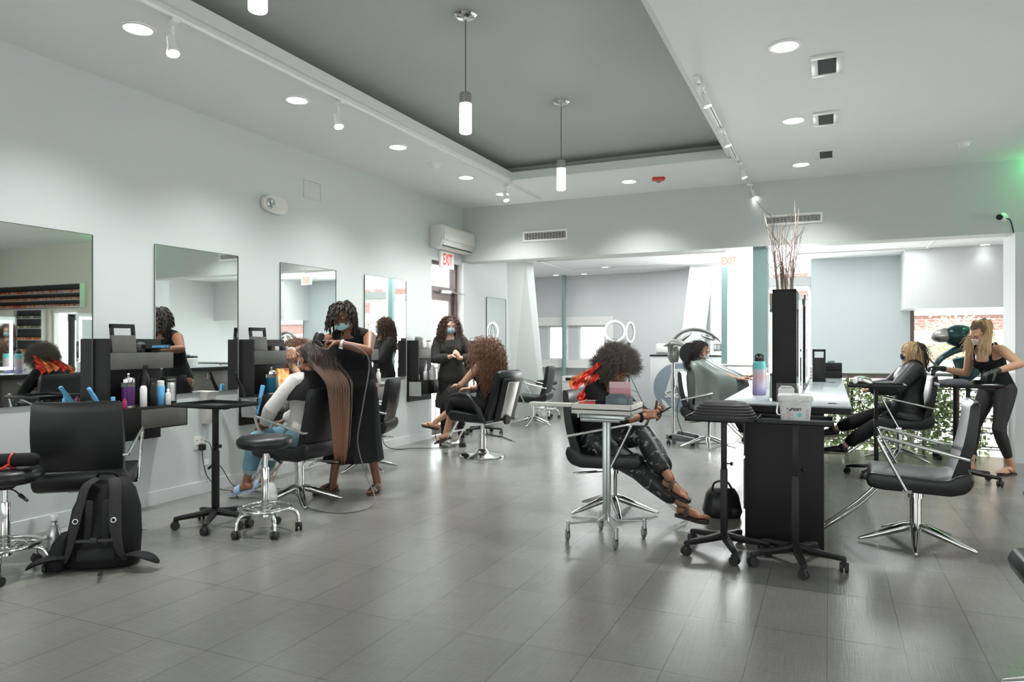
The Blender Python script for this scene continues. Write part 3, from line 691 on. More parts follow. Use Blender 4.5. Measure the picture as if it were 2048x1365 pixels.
def stool(loc, rz, label, zt=.64, group='round black rolling stools with chrome foot rings', phase=.3):
    t = thing('rolling_stool', label, 'stool', loc, rz, group)
    mb = MB(); mb.lathe((0, 0, zt - .085), [(.02, 0), (.15, .0), (.178, .012), (.188, .035), (.184, .062), (.165, .078), (.1, .085), (.001, .086)], 40); mb.build('seat', M['leather'], t, 60)
    mb = MB(); mb.cyl((0, 0, .12), .026, (zt - .1) * .58, 20, bev=.002); mb.cyl((0, 0, .3), .016, zt - .39, 16); mb.cyl((0, 0, .11), .034, .07, 20, .028); mb.build('column', M['chrome'], t)
    mb = MB(); mb.cyl((0, 0, zt - .12), .04, .035, 16, .08); mb.build('seat_mount', M['black'], t)
    mb = MB(); mb.tube([(0, 0, zt - .11), (.09, -.03, zt - .12), (.14, -.05, zt - .14)], .004); mb.tube([(.14, -.05, zt - .14), (.19, -.06, zt - .165)], [.011, .008], round_end=True); mb.build('height_lever', M['black'], t)
    mb = MB(); mb.torus((0, 0, .17), .17, .011, 48, 10); mb.torus((0, 0, .165), .1, .007, 40, 8); mb.build('foot_ring', M['chrome'], t, 60)
    for k in range(5):
        a = phase + 2 * PI * k / 5; u = V((math.cos(a), math.sin(a), 0))
        mb = MB(); mb.tube(smooth_path([u * .02 + V((0, 0, .135)), u * .12 + V((0, 0, .15)), u * .19 + V((0, 0, .14)), u * .215 + V((0, 0, .10)), u * .22 + V((0, 0, .055))], 4), .012, 10); mb.build('leg', M['chrome'], t, 60)
        mb = MB(); caster(mb, u.x * .22, u.y * .22, .027, a + k); mb.build('caster', M['rubber'], t)
    return t
FX = PI / 2        # local +Y turned to face world -X ; -PI/2 faces +X
shell_chair((-4.40, 3.06, 0), .74, 'empty black salon chair seen from behind next to the backpack', phase=.5)
c_client = shell_chair((-3.97, 4.56, 0), FX, 'black salon chair holding the client with very long straight hair', h=.0)
shell_chair((-4.36, 5.98, 0), FX + .35, 'empty black salon chair behind the stylist with short locs')
shell_chair((-4.3, 10.3, 0), FX + .15, 'empty black salon chair far back by the leaning pilaster', phase=.6)
shell_chair((-1.52, 5.25, 0), -FX, 'black salon chair of the client wearing red foils', phase=.45)
shell_chair((-1.39, 9.0, 0), -FX, 'black salon chair of the client in a grey cape under the dryer')
shell_chair((.70, 8.88, 0), FX + .1, 'black salon chair of the blonde client')
shell_chair((.504, 5.23, 0), FX - .06, 'empty black salon chair in the right foreground with chrome arms and footrest', phase=1.85 + .0)
shell_chair((.93, 3.15, 0), FX, 'black salon chair cut off by the right edge of the picture', foot=False)
stool((-4.21, 2.43, 0), .3, 'rolling stool with the red-strapped bag on it, at the left edge', .60)
stool((-3.53, 3.71, 0), 0, 'rolling stool in front of the client with very long straight hair', .665, phase=.72)
stool((-4.45, 11.3, 0), 0, 'small rolling stool far back behind the empty salon chair', .66)
tray_trolley((-3.98, 3.70, 0), -.0, .86, 'black tray trolley standing in front of the second wall mirror', .45, .36, phase=.25)
tray_trolley((-.60, 4.53, 0), 0, .835, 'black tray trolley carrying the stacked black foot basins', .42, .34, phase=.05)
tray_trolley((-.185, 4.44, 0), 0, .845, 'black tray trolley carrying the white bucket in front of the counter end', .41, .34, phase=-.1)
tray_trolley((.41, 7.72, 0), 0, .885, 'black tray trolley holding a hair dryer, left of the blonde client', .5, .4, phase=.45)
tray_trolley((1.17, 7.72, 0), 0, .905, 'black tray trolley with towels beside the stylist in leggings', .5, .4, phase=-.5)
t = tray_trolley((-4.5, 8.98, 0), 0, .80, 'tray trolley beside the exit door behind the armchair', .42, .34)

# armchair with a round chrome base
t = thing('styling_armchair', 'black padded styling armchair on a round chrome disc base', 'chair', (-3.63, 7.22, 0), FX - .18)
mb = MB(); mb.prism([(.30, .44), (.31, .49), (.28, .53), (-.2, .50), (-.24, .44), (-.2, .41), (.26, .41)], -.25, .25, 'X', .02, seg=3); mb.build('seat', M['leather'], t, 50)
R = []
for q in range(10):
    f = q / 9; z = .44 + f * .53; y = -.22 - .15 * f - .02 * math.sin(f * PI); W = .25 - .02 * f + .015 * math.sin(f * PI); th = .05 - .012 * f
    ring = [V((-W, y + th * .6, z)), V((-W * .9, y + th, z)), V((W * .9, y + th, z)), V((W, y + th * .6, z)), V((W, y - th * .6, z)), V((W * .9, y - th, z)), V((-W * .9, y - th, z)), V((-W, y - th * .6, z))]
    R.append(ring)
c0 = sum(R[-1], V()) / 8; R.append([c0 + (p - c0) * .75 + V((0, 0, .025)) for p in R[-1]])
mb = MB(); mb.rings(R); mb.build('backrest', M['leather'], t, 50)
mb = MB(); mb.M = Matrix.Translation((0, -.36, .66)) @ Matrix.Rotation(.28, 4, 'X'); mb.box(-.10, .10, -.03, 0, -.20, .22, .012); mb.build('back_panel', M['steel'], t)
mb = MB(); mb.M = Matrix.Translation((0, -.352, .66)) @ Matrix.Rotation(.28, 4, 'X'); mb.box(-.19, .19, -.025, 0, -.24, .26, .012); mb.build('back_shell', M['black'], t)
mb = MB(); mb.lathe((0.0, -.33, .44), [(.055, 0), (.05, -.03)], 20, 'Y'); mb.build('tilt_knob', M['black'], t)
for s in (-1, 1):
    x = s * .275
    mb = MB(); mb.tube(smooth_path([(x, .22, .70), (x, .1, .72), (x, -.02, .70), (x, -.12, .60), (x, -.2, .48), (x, -.24, .43)], 4), [.022 + .012 * math.sin(i / 20 * PI) for i in range(21)], 10, flat=1.0, round_end=True); mb.build('armrest', M['leather'], t, 60)
mb = MB(); mb.lathe((0, 0, 0), [(.255, 0), (.26, .006), (.255, .018), (.15, .032), (.08, .045), (.06, .075), (.045, .09)], 48); mb.build('disc_base', M['chrome'], t, 40)
mb = MB(); mb.cyl((0, 0, .08), .04, .23, 24); mb.cyl((0, 0, .3), .02, .11, 16); mb.build('column', M['chrome'], t)
mb = MB(); mb.box(-.12, .12, -.14, .14, .39, .412, .005); mb.build('seat_plate', M['black'], t)
mb = MB(); mb.tube([(.03, -.04, .25), (.08, -.22, .23), (.09, -.40, .18)], .007); mb.tube([(-.03, -.04, .25), (.0, -.22, .235), (.06, -.38, .19)], .006); mb.build('pump_lever', M['chrome'], t)
mb = MB()
for s in (-1, 1): mb.bar((s * .1, .26, .42), (s * .11, .46, .12), .03, .012)
mb.box(-.13, .13, .44, .50, .10, .125, .004); mb.bar((-.11, .36, .27), (.11, .36, .27), .02, .02); mb.build('footrest', M['chrome'], t)
mb = MB(); mb.tube([(.28, .1, .42), (.285, .12, .62)], .006); mb.ell((.285, .12, .625), .011, .011, .011); mb.build('recline_lever', M['chrome'], t)
_mo = {}
def mat_once(n, *a, **k):
    if n not in _mo: _mo[n] = mat(n, *a, **k)
    return _mo[n]
# ------------------------------------------------------------------ island counter
ZC = .91
t = thing('island_counter', 'long island counter with glossy grey top and black end panel', 'counter', (-.27, 4.75, 0))
mb = MB(); mb.box(-.39, .39, 0, 4.35, ZC - .012, ZC, .002); mb.build('worktop', M['countertop'], t)
mb = MB(); mb.box(-.388, .388, .002, 4.345, ZC - .05, ZC - .012); mb.build('worktop_core', M['darkwood'], t)
mb = MB(); mb.box(-.235, .236, .06, .10, 0, ZC - .05, .002); mb.build('end_panel', M['darkwood'], t)
mb = MB(); mb.box(-.28, .21, .55, 4.2, .06, ZC - .05); mb.build('base_cabinet', M['islandwood'], t)
for k in range(4):
    for q in range(2):
        mb = MB(); mb.box(-.30, -.281, .58 + k * .9, 1.46 + k * .9 - .02, .10 + q * .38, .46 + q * .38, .003); f = mb.build('drawer_front', M['islandwood'], t)
        mb = MB(); mb.tube([(-.30, 1.0 + k * .9, .34 + q * .38), (-.325, 1.0 + k * .9, .34 + q * .38), (-.325, 1.0 + k * .9, .42 + q * .38), (-.30, 1.0 + k * .9, .42 + q * .38)], .006, 6); mb.build('handle', M['steel'], f)
for k, (px, py) in enumerate(((1665, 808), (1665, 766))):
    p = G(px, py, ZC); mb = MB(); mb.lathe((p.x + .27, p.y - 4.75, ZC), [(.03, .001), (.026, .003), (.02, .0)], 20); mb.build('cable_grommet', M['blackmatte'], t)
# planter tower and lit mirrors on the counter
t = thing('planter_tower', 'tall narrow black planter box standing on the island counter', 'planter', (-.277, 5.0, ZC))
mb = MB(); mb.box(-.073, .073, 0, .34, 0, .73, .002); mb.box(-.073, -.063, 0, .34, .73, .745); mb.box(.063, .073, 0, .34, .73, .745); mb.box(-.073, .073, 0, .01, .73, .745); mb.box(-.073, .073, .33, .34, .73, .745); mb.build('box', M['darkwood'], t)
mirs = ((5.0, 5.62), (6.4, 7.08), (7.22, 7.58))
names = ('nearest', 'middle', 'farthest')
for sx, side in ((-.36, 'left'), (-.194, 'right')):
    for k, (y0, y1) in enumerate(mirs):
        t = thing('lit_mirror', 'backlit vertical mirror panel on the %s face of the counter divider, %s of its row' % (side, names[k]), 'mirror', (sx, y0, ZC), 0, 'backlit mirrors along the island counter')
        L = y1 - y0; s = -1 if sx < -.3 else 1; H = .80 if k else .72
        mb = MB(); mb.box(-.008, .008, 0, L, 0, H, .001); mb.build('panel', M['mirror'], t, None)
        mb = MB(); x0, x1 = (s * .009, s * .0105); x0, x1 = min(x0, x1), max(x0, x1)
        mb.box(x0, x1, .05, .08, .05, H - .05); mb.box(x0, x1, L - .08, L - .05, .05, H - .05); mb.box(x0, x1, .08, L - .08, .05, .08); mb.box(x0, x1, .08, L - .08, H - .08, H - .05); mb.build('led_border', M['led'], t, None)
for k, (y0, y1) in enumerate(mirs[1:]):
    tag((lambda o: o)(MB().box(-.35, -.204, y0 + .02, y1 - .02, ZC, ZC + .76).build('divider_box', M['darkwood'])), 'dark divider box between the two %s lit mirrors of the counter' % names[k + 1], 'divider')
# bare branches: every branch springs from the planter
random.seed(4)
t = thing('branch_arrangement', 'bundle of tall bare twiggy branches rising from the black planter', 'branches', (-.277, 5.16, ZC + .735))
def twig(mb, p, d, L, r, lev):
    P = [p.copy()]; q = p.copy(); n = 7
    for i in range(n):
        d = (d + V((random.gauss(0, .06), random.gauss(0, .06), random.gauss(.02, .04)))).normalized(); q = q + d * L / n; P.append(q.copy())
    mb.tube(P, [r * (1 - .75 * i / n) for i in range(n + 1)], 5)
    if lev:
        for i in range(2, n + 1):
            if random.random() < .8:
                u = (d + V((random.gauss(0, .55), random.gauss(0, .55), .1))).normalized(); twig(mb, P[i], u, L * random.uniform(.22, .42), r * .5, lev - 1)
for k in range(20):
    a = random.uniform(0, 2 * PI); rr = random.uniform(.01, .065); tilt = random.uniform(.04, .24)
    d = V((math.cos(a) * tilt, math.sin(a) * tilt, 1)).normalized()
    mb = MB(); twig(mb, V((math.cos(a) * rr, math.sin(a) * rr, -.05)), d, random.uniform(.36, .58) if k else .66, .0038 if k > 4 else .0065, 1)
    mb.build('branch', M['brush'] if k % 3 else M['palebrush'], t, 60)

def bottle(name, label, cat, loc, prof, mats, capprof=None, group=None, rz=0, parent=None, extra=None):
    t = thing(name, label, cat, loc, rz, group)
    mb = MB(); mb.lathe((0, 0, 0), prof, 24); mb.build('body', mats[0], t, 40)
    if capprof: mb = MB(); mb.lathe((0, 0, 0), capprof, 20); mb.build('cap', mats[1], t, 40)
    if extra: extra(t)
    return t
M['tumbler'] = gradient_mat('ombre_metal', [(0, (.17, .15, .32)), (.3, (.33, .27, .38)), (.55, (.40, .26, .25)), (.72, (.38, .34, .36)), (.80, (.11, .36, .36)), (1, (.11, .38, .37))], 0, .25, .3)
p = G(1518, 789, ZC)
t = bottle('water_bottle', 'large ombre turquoise to purple water bottle with black lid on the island counter', 'bottle', (-.484, 5.58, ZC), [(.044, 0), (.049, .004), (.049, .225), (.044, .245), (.032, .252)], [M['tumbler'], M['black']], [(.034, .248), (.034, .278), (.028, .284)])
mb = MB(); mb.tube(arc((0, 0, .275), .03, 10, 170, 10, 'XZ'), .006); mb.cyl((.0, 0, .28), .012, .02, 12); mb.build('carry_loop', M['black'], t)
# framed price card in front of the planter
t = thing('price_card', 'small framed price card standing in front of the black planter', 'card', (-.262, 4.955, ZC), 0)
mb = MB(); mb.M = Matrix.Rotation(-.12, 4, 'X'); mb.box(-.062, .062, 0, .006, 0, .125, .001); mb.build('frame', M['greywood'], t)
mb = MB(); mb.M = Matrix.Rotation(-.12, 4, 'X'); mb.prism([(-.05, .004), (.05, .004), (.05, .088), (.03, .108), (-.03, .108), (-.05, .088)], -.0015, 0, 'Y'); mb.build('card', M['paper'], t, None)
text_obj('lettering', 'MENU 50', .015, M['greylabel'], t, .0004, Matrix.Rotation(-.12, 4, 'X') @ Matrix.Translation((0, -.0025, .095)) @ Matrix.Rotation(PI / 2, 4, 'X'), bold=.0004)
# white bottles and a card left of the planter, far side
bottle('lotion_bottle', 'white pump bottle standing left of the black planter on the counter', 'bottle', (-.50, 6.35, ZC), [(.03, 0), (.032, .005), (.032, .12), (.012, .14), (.01, .16)], [M['white'], M['white']], [(.014, .155), (.014, .175), (.006, .18)])
# black tool boxes on the counter
def toolbox(name, label, loc, w, d, h, hole, group=None, rz=0):
    t = thing(name, label, 'organizer', loc, rz, group); b = .018
    mb = MB(); mb.box(-w / 2, w / 2, -d / 2, d / 2, 0, h - hole, .003)
    if hole:
        mb.box(-w / 2, -w / 2 + b, -d / 2, -d / 2 + .02, h - hole, h, .002); mb.box(w / 2 - b, w / 2, -d / 2, -d / 2 + .02, h - hole, h, .002); mb.box(-w / 2, w / 2, -d / 2, -d / 2 + .02, h - b * 1.3, h, .002)
    mb.build('case', M['darkwood'], t); return t
p = G(1619, 763, ZC); toolbox('tool_organizer', 'black upright tool organizer with a grip hole on the right side of the counter', (-.10, p.y, ZC), .12, .16, .325, .085)
p = G(1661, 752, ZC); t = thing('storage_box', 'small black two-tier box at the far end of the counter', 'box', (.01, 8.6, ZC)); mb = MB(); mb.box(-.11, .11, -.1, .1, 0, .085, .006); mb.build('lower_box', M['black'], t)
mb = MB(); mb.box(-.11, .11, -.1, .1, .088, .17, .006); mb.box(-.04, .04, -.112, -.1, .10, .11); mb.build('upper_box', M['black'], t); mb = MB(); mb.ell((.0, 0, .18), .04, .03, .02); mb.build('lid_knob', M['bluegrey'], t)
t = thing('towel_stack', 'stack of folded white towels beside the small black box on the counter', 'towels', (-.20, 8.5, ZC))
for k in range(4):
    mb = MB(); mb.box(-.07, .07, -.06, .06, k * .034, k * .034 + .03, .012); mb.build('towel', M['paper'], t)

# ------------------------------------------------------------------ things on the trolleys in front of the counter
ZT = .845
t = thing('plastic_bucket', 'white square plastic bucket with lid, handle and printed label on the black tray', 'bucket', (-.185, 4.44, ZT - .004), .04)
def rsq(a, r=.03, n=6):
    out = []
    for cx, cy, s in ((a - r, a - r, 0), (-(a - r), a - r, 90), (-(a - r), -(a - r), 180), (a - r, -(a - r), 270)):
        for k in range(n + 1): q = math.radians(s + 90 * k / n); out.append((cx + math.cos(q) * r, cy + math.sin(q) * r))
    return out
mb = MB(); mb.rings([[V((x, y, z)) for x, y in rsq(a)] for a, z in ((.073, 0), (.078, .004), (.087, .12), (.088, .125))]); mb.build('body', M['white'], t, 40)
mb = MB(); mb.rings([[V((x, y, z)) for x, y in rsq(a)] for a, z in ((.094, .122), (.096, .126), (.096, .152), (.093, .157), (.086, .158), (.084, .153))]); mb.build('lid', M['white'], t, 40)
mb = MB(); mb.box(-.02, .03, -.03, -.01, .153, .156); mb.build('lid_sticker', M['bluegrey'], t)
mb = MB(); mb.tube(smooth_path([(-.094, -.02, .10), (-.098, -.08, .055), (-.08, -.096, .045), (-.04, -.10, .075), (.01, -.103, .115), (.03, -.103, .13)], 5), .005, 6, flat=.6); mb.build('handle', M['white'], t)
def tilt_front(z): return -(.078 + .009 * z / .12) - .001
mb = MB(); mb.box(-.052, .074, tilt_front(.05) - .003, tilt_front(.05) + .004, .008, .088); lab = mb.build('label', M['paper'], t, None)
Mf = Matrix.Translation((-.01, tilt_front(.05) - .0045, .075)) @ Matrix.Rotation(PI / 2, 4, 'X')
text_obj('lettering', 'REBIDET', .021, M['blackprint'], lab, .0004, Mf @ Matrix.Translation((0.003, 0, 0)), bold=.0009)
mb = MB(); mb.cyl((.022, tilt_front(.05) - .0035, .045), .0125, -.001, 24, axis='Y'); mb.build('dot', M['tealprint'], lab)
mb = MB()
for k in range(7): mb.box(-.045, -.045 + (.034 if k % 3 else .02), tilt_front(.05) - .0042, tilt_front(.05) - .003, .055 - k * .007, .057 - k * .007)
mb.build('fine_print', M['greylabel'], lab, None); mb = MB()
for k in range(6): mb.box(.055, .07, tilt_front(.05) - .0042, tilt_front(.05) - .003, .07 - k * .009, .073 - k * .009)
mb.build('fine_print', M['greylabel'], lab, None)
# stacked black foot basins / ribbed booster cushion
t = thing('foot_basin', 'ribbed black foot basin lying upside down on the left black tray', 'basin', (-.60, 4.54, .834), .0)
def roundrect(a, b, r, n=8):
    out = []
    for cx, cy, s in ((a - r, b - r, 0), (-(a - r), b - r, 90), (-(a - r), -(b - r), 180), (a - r, -(b - r), 270)):
        for k in range(n + 1): q = math.radians(s + 90 * k / n); out.append((cx + math.cos(q) * r, cy + math.sin(q) * r))
    return out
R = []
for k, (q, z) in enumerate(((0, 0), (0, .012), (.006, .014), (.008, .024), (.014, .026), (.016, .036), (.022, .038), (.025, .048), (.032, .05), (.036, .059), (.046, .063), (.055, .07), (.072, .074), (.1, .076))):
    R.append([V((x, y, z * 1.4)) for x, y in roundrect(.192 - q * 1.2, .135 - q, max(.1 - q * .5, .02))])
mb = MB(); mb.rings(R); mb.build('basin', M['rubber'], t, 25)
# clutter on T4/T5
def hairdryer(loc, rz, label, m=M['black'], rx=0, cyl_top=None, scale=1, group=None):
    t = thing('hair_dryer', label, 'hair dryer', loc, rz, group); t.rotation_euler = (rx, 0, rz); t.scale = (scale,) * 3
    mb = MB(); mb.lathe((0, -.10, 0), [(.02, -.02), (.024, 0), (.032, .03), (.042, .07), (.044, .13), (.04, .17), (.034, .18)], 24, 'Y'); mb.build('barrel', m, t, 40)
    mb = MB(); mb.lathe((0, .08, 0), [(.034, 0), (.03, .006), (.012, .006), (.01, .002)], 24, 'Y'); mb.build('intake_grille', M['steel'], t)
    mb = MB(); mb.tube([(0, .02, -.03), (0, .03, -.08), (0, .045, -.14), (0, .05, -.15)], [.018, .017, .016, .012], 12, flat=1.3, round_end=True); mb.build('handle', m, t, 60)
    mb = MB(); mb.tube([(0, .05, -.15), (0, .056, -.18)], .007); mb.build('strain_relief', M['rubber'], t)
    return t
hd = hairdryer((.28, 7.70, .885 + .045), 2.2, 'silver and black hair dryer lying on the tray left of the blonde client', M['steel'], rx=PI / 2 * .9); hd.rotation_euler = (0, 1.45, 2.4)
def towel_heap(name, label, cat, loc, sx, sy, sz, m, seed, n=24):
    random.seed(seed); t = MB(); R = []
    for i in range(7):
        a = i / 6 * PI / 2 * .98; f = math.cos(a) ** .6; R.append([V(((sx * f * (1 + .12 * math.sin(k * 2.3 + seed) + random.uniform(-.06, .06))) * math.cos(2 * PI * k / n), (sy * f * (1 + random.uniform(-.08, .08))) * math.sin(2 * PI * k / n), sz * math.sin(a) * (1 + random.uniform(-.12, .12)))) for k in range(n)])
    t.rings(R); o = t.build(name, m, None, 80); o.location = loc; tag(o, label, cat); return o
towel_heap('folded_towel', 'crumpled dark grey towel on the right tray beside the stylist in leggings', 'towel', (1.07, 7.70, .905), .14, .10, .055, M['towel'], 3)
towel_heap('folded_cloth', 'rumpled white glove pack lying at the right end of the tray', 'cloth', (1.33, 7.66, .905), .08, .05, .014, M['paper'], 5)
t = thing('dye_bowl', 'black dye bowl with a tint brush standing in it on the right tray', 'bowl', (1.27, 7.78, .905))
mb = MB(); mb.lathe((0, 0, 0), [(.03, 0), (.035, .003), (.05, .045), (.052, .047), (.047, .045), (.03, .006)], 24); mb.build('bowl', M['black'], t)
mb = MB(); mb.tube([(-.01, 0, .01), (.04, .01, .14)], .004); mb.box(-.02, .0, -.006, .006, .005, .03); mb.build('tint_brush', M['black'], t)

# ------------------------------------------------------------------ white cart by the foil client
pc = V((-1.34, 4.50, 0)); t = thing('metal_cart', 'pale grey metal cart with a deep tray on four grey casters', 'trolley', pc, .0)
mb = MB(); mb.box(-.2, .2, -.15, .15, .865, .872); 
for q in ((-.2, .2, -.15, -.142), (-.2, .2, .142, .15), (-.2, -.192, -.15, .15), (.192, .2, -.15, .15)): mb.box(q[0], q[1], q[2], q[3], .84, .905, .003)
mb.build('tray', M['offwhite'], t)
mb = MB(); mb.box(-.15, .15, -.12, .12, .80, .835, .008); mb.box(-.2, -.19, -.02, .02, .8, .84); mb.tube([(-.14, -.125, .80), (.12, -.125, .80)], .012); mb.build('under_bracket', M['alu'], t)
mb = MB(); mb.box(-.028, -.002, -.018, .018, .16, .80, .003); mb.box(-.002, .02, -.015, .015, .16, .80, .003); mb.build('post', M['alu'], t)
mb = MB(); mb.box(-.55, -.2, -.03, .04, .868, .892, .006); mb.build('side_arm', M['offwhite'], t)
for k, (x, y) in enumerate(((-.22, -.15), (.12, -.21), (.22, .12), (-.10, .2))):
    mb = MB(); mb.tube([(0, 0, .20), (x * .1, y * .1, .15), (x * .25, y * .25, .125), (x, y, .12)], .012, 8, flat=.55); mb.build('leg', M['alu'], t)
    mb = MB(); mb.cyl((x, y, .07), .012, .06, 10); mb.cyl((x, y, .125), .016, .012, 6); mb.M = Matrix.Translation((x, y, 0)) @ Matrix.Rotation(.6, 4, 'Z'); mb.box(-.012, -.009, -.012, .03, .028, .08); mb.box(.009, .012, -.012, .03, .028, .08); mb.build('caster_fork', M['steel'], t)
    mb = MB(); mb.M = Matrix.Translation((x, y, 0)) @ Matrix.Rotation(.6, 4, 'Z'); mb.lathe((0, .018, .034), [(.01, -.009), (.028, -.009), (.034, -.005), (.034, .005), (.028, .009), (.01, .009)], 24, 'X'); mb.build('caster_wheel', M['greyrubber'], t)
ZW = .872
M['foil'] = mat('crinkled_red_foil', (.62, .035, .025), .28, .7, bump=.35, bscale=60)
M['orangefoil'] = mat('crinkled_orange_foil', (.75, .22, .08), .3, .7, bump=.35, bscale=60)
t = thing('foil_packet', 'flat red packet of foils lying at the left of the metal cart', 'packet', pc + V((-.09, .02, ZW))); mb = MB(); mb.box(-.10, .07, -.06, .06, 0, .035, .012, seg=3); mb.build('packet', M['red'], t, 60)
mb = MB(); mb.box(.04, .11, -.05, .05, .002, .025, .01); mb.build('open_end', M['orangefoil'], t)
t = thing('tool_caddy', 'dark blue-grey slotted tool caddy standing on the metal cart', 'caddy', pc + V((.09, -.02, ZW)))
mb = MB(); mb.prism([(-.075, 0), (.075, 0), (.07, .085), (.055, .10), (-.045, .10), (-.065, .08)], -.08, -.07, 'Y', .002); mb.box(-.075, .075, -.07, .05, 0, .02); mb.box(-.075, -.068, -.07, .05, 0, .08); mb.box(.068, .075, -.07, .05, 0, .08); mb.build('case', mat('blue_grey_plastic', (.10, .13, .145), .3), t)
for k in range(5):
    mb = MB(); mb.M = Matrix.Translation((-.085 - k * .014, -.02, 0)) @ Matrix.Rotation(-.1, 4, 'Y'); mb.box(-.003, .003, -.04, .04, 0, .075 - .006 * k, .001); mb.build('slot_divider', M['black'], t)
t = thing('pink_card', 'translucent pink plastic card standing behind the tool caddy on the cart', 'card', pc + V((.08, .03, ZW)))
mb = MB(); mb.box(-.075, .07, 0, .008, 0, .17, .002); mb.build('card', M['pink'], t)
mb = MB(); mb.box(-.075, .07, -.0015, 0, .13, .17); mb.build('upper_band', mat('pale_pink_plastic', (.75, .48, .50), .4), t)
t = tag(MB().tube([(-.12, 0, .042), (.0, .01, .04)], .003).build('rat_tail_comb', M['black']), 'thin dark comb lying across the red foil packet', 'comb'); t.location = pc + V((-.02, -.04, ZW))

# ------------------------------------------------------------------ wall stations
def station(y, label, k):
    t = thing('wall_station', label, 'wall station', (WX, y, 0), 0, 'black wall stations between the mirrors')
    mb = MB(); mb.box(0, .028, 0, .56, .54, 1.33, .002); mb.build('back_panel', M['darkwood'], t)
    mb = MB(); mb.box(.028, .17, .0, .02, .82, 1.33); mb.build('side_panel', M['darkwood'], t)
    mb = MB(); mb.box(.028, .17, .02, .56, 1.10, 1.225, .002); mb.build('upper_box', M['greywood'], t)
    mb = MB(); mb.box(.028, .31, 0.01, .575, .65, .82, .002); mb.build('shelf_box', M['darkwood'], t)
    mb = MB(); mb.box(.31, .316, .16, .56, .66, .80, .002); mb.build('drawer_front', M['greywood'], t)
    mb = MB(); mb.box(.04, .22, -.0065, .0, .62, .80); mb.box(.06, .068, -.03, -.006, .66, .80); mb.box(.16, .168, -.03, -.006, .66, .80); mb.build('side_hook', M['steel'], t)
    return t
SY = (3.46, 4.87, 6.27, 7.69)
station(9.24, 'small black wall station just beyond the exit door, behind the armchair', 4)
for k, y in enumerate(SY): station(y, ('black wall station crowded with product bottles, nearest the camera', 'black wall station in front of the seated long-haired client', 'black wall station half hidden behind the stylist with short locs', 'black wall station beside the exit door, piled with white product tubes')[k], k)
def caddyframe(loc, label):
    t = thing('tool_holder', label, 'tool holder', loc, PI / 2 , 'upright black tool holders on the wall stations')
    mb = MB(); mb.M = Matrix.Rotation(-.12, 4, 'X'); mb.box(-.1, .1, -.02, .0, 0, .13, .002); mb.build('plate', M['greywood'], t)
    mb = MB(); mb.M = Matrix.Rotation(-.12, 4, 'X'); mb.box(-.1, -.075, -.02, 0, .13, .21, .002); mb.box(.075, .1, -.02, 0, .13, .21, .002); mb.box(-.1, .1, -.02, 0, .185, .215, .002); mb.build('grip', M['black'], t)
    return t
caddyframe((WX + .12, 3.62, 1.225), 'upright black tool holder with a grip hole on the nearest wall station')
caddyframe((WX + .12, 4.99, 1.225), 'upright black tool holder with a grip hole on the second wall station')
def sb(loc, name, label, cat, r, h, m, cm, cr=None, ch=.02, neck=True, group=None):
    cr = cr or r * .5
    prof = [(r * .9, 0), (r, .004), (r, h * .86), (r * .7, h * .96), (cr * .8, h)] if neck else [(r * .9, 0), (r, .004), (r, h * .97), (r * .9, h)]
    return bottle(name, label, cat, loc, prof, [m, cm], [(cr, h - .002), (cr, h + ch), (cr * .8, h + ch + .003)], group)
X0 = WX; Zs = .82; y0 = SY[0]
# disinfectant jar: glass with purple liquid
def jar(loc, label, liquid, rim):
    t = thing('disinfectant_jar', label, 'jar', loc)
    mb = MB(); mb.lathe((0, 0, 0), [(.044, 0), (.046, .004), (.046, .15), (.044, .152)], 28); mb.build('liquid', liquid, t, 40)
    mb = MB(); mb.lathe((0, 0, .152), [(.0465, 0), (.0465, .035), (.045, .035)], 28); mb.build('glass', M['clear'], t, 40)
    mb = MB(); mb.lathe((0, 0, .187), [(.05, 0), (.05, .022), (.04, .034), (.012, .038), (.006, .05)], 28); mb.ell((0, 0, .245), .011, .011, .011); mb.build('lid', M['chrome'], t)
    mb = MB(); mb.lathe((0, 0, 0), [(.05, 0), (.05, .012), (.047, .014)], 28); mb.build('foot', M['steel'], t)
    return t
j = jar((X0 + .20, y0 + .14, Zs), 'tall glass disinfectant jar with purple liquid and chrome lid on the nearest wall station', M['purple'], None)
sb((X0 + .26, y0 + .22, Zs), 'spray_bottle', 'slim pale bottle with a white label in front of the purple jar', 'bottle', .025, .16, M['paper'], M['black'], .008, .02)
def sprayer(loc, label, m=M['black'], h=.2, rz=0):
    t = thing('spray_bottle', label, 'bottle', loc, rz)
    mb = MB(); mb.lathe((0, 0, 0), [(.036, 0), (.038, .005), (.038, h * .7), (.03, h * .85), (.014, h), (.014, h + .02)], 24); mb.build('body', m, t, 40)
    mb = MB(); mb.box(-.012, .012, -.055, .03, h + .02, h + .05, .008); mb.tube([(0, -.03, h + .02), (0, -.045, h - .02)], .004); mb.cyl((0, -.055, h + .037), .007, -.012, 10, axis='Y'); mb.build('trigger_head', m, t)
    return t
sprayer((X0 + .17, y0 + .30, Zs), 'large black trigger spray bottle in the middle of the nearest wall station', h=.26, rz=-1.2)
sb((X0 + .26, y0 + .30, Zs), 'product_bottle', 'black bottle with white curly print on the nearest wall station', 'bottle', .03, .18, M['black'], M['black'], .02, .03)
sb((X0 + .24, y0 + .385, Zs), 'mousse_can', 'blue and white aerosol can with a white cap on the nearest wall station', 'can', .03, .15, M['blueplastic'], M['white'], .026, .035, False)
sb((X0 + .28, y0 + .42, Zs), 'small_bottle', 'small clear beige bottle in front of the blue aerosol can', 'bottle', .02, .10, M['offwhite'], M['white'], .01, .02)
t = thing('boxed_brush', 'clear-fronted black box holding a pale brush at the right of the nearest wall station', 'box', (X0 + .20, y0 + .49, Zs))
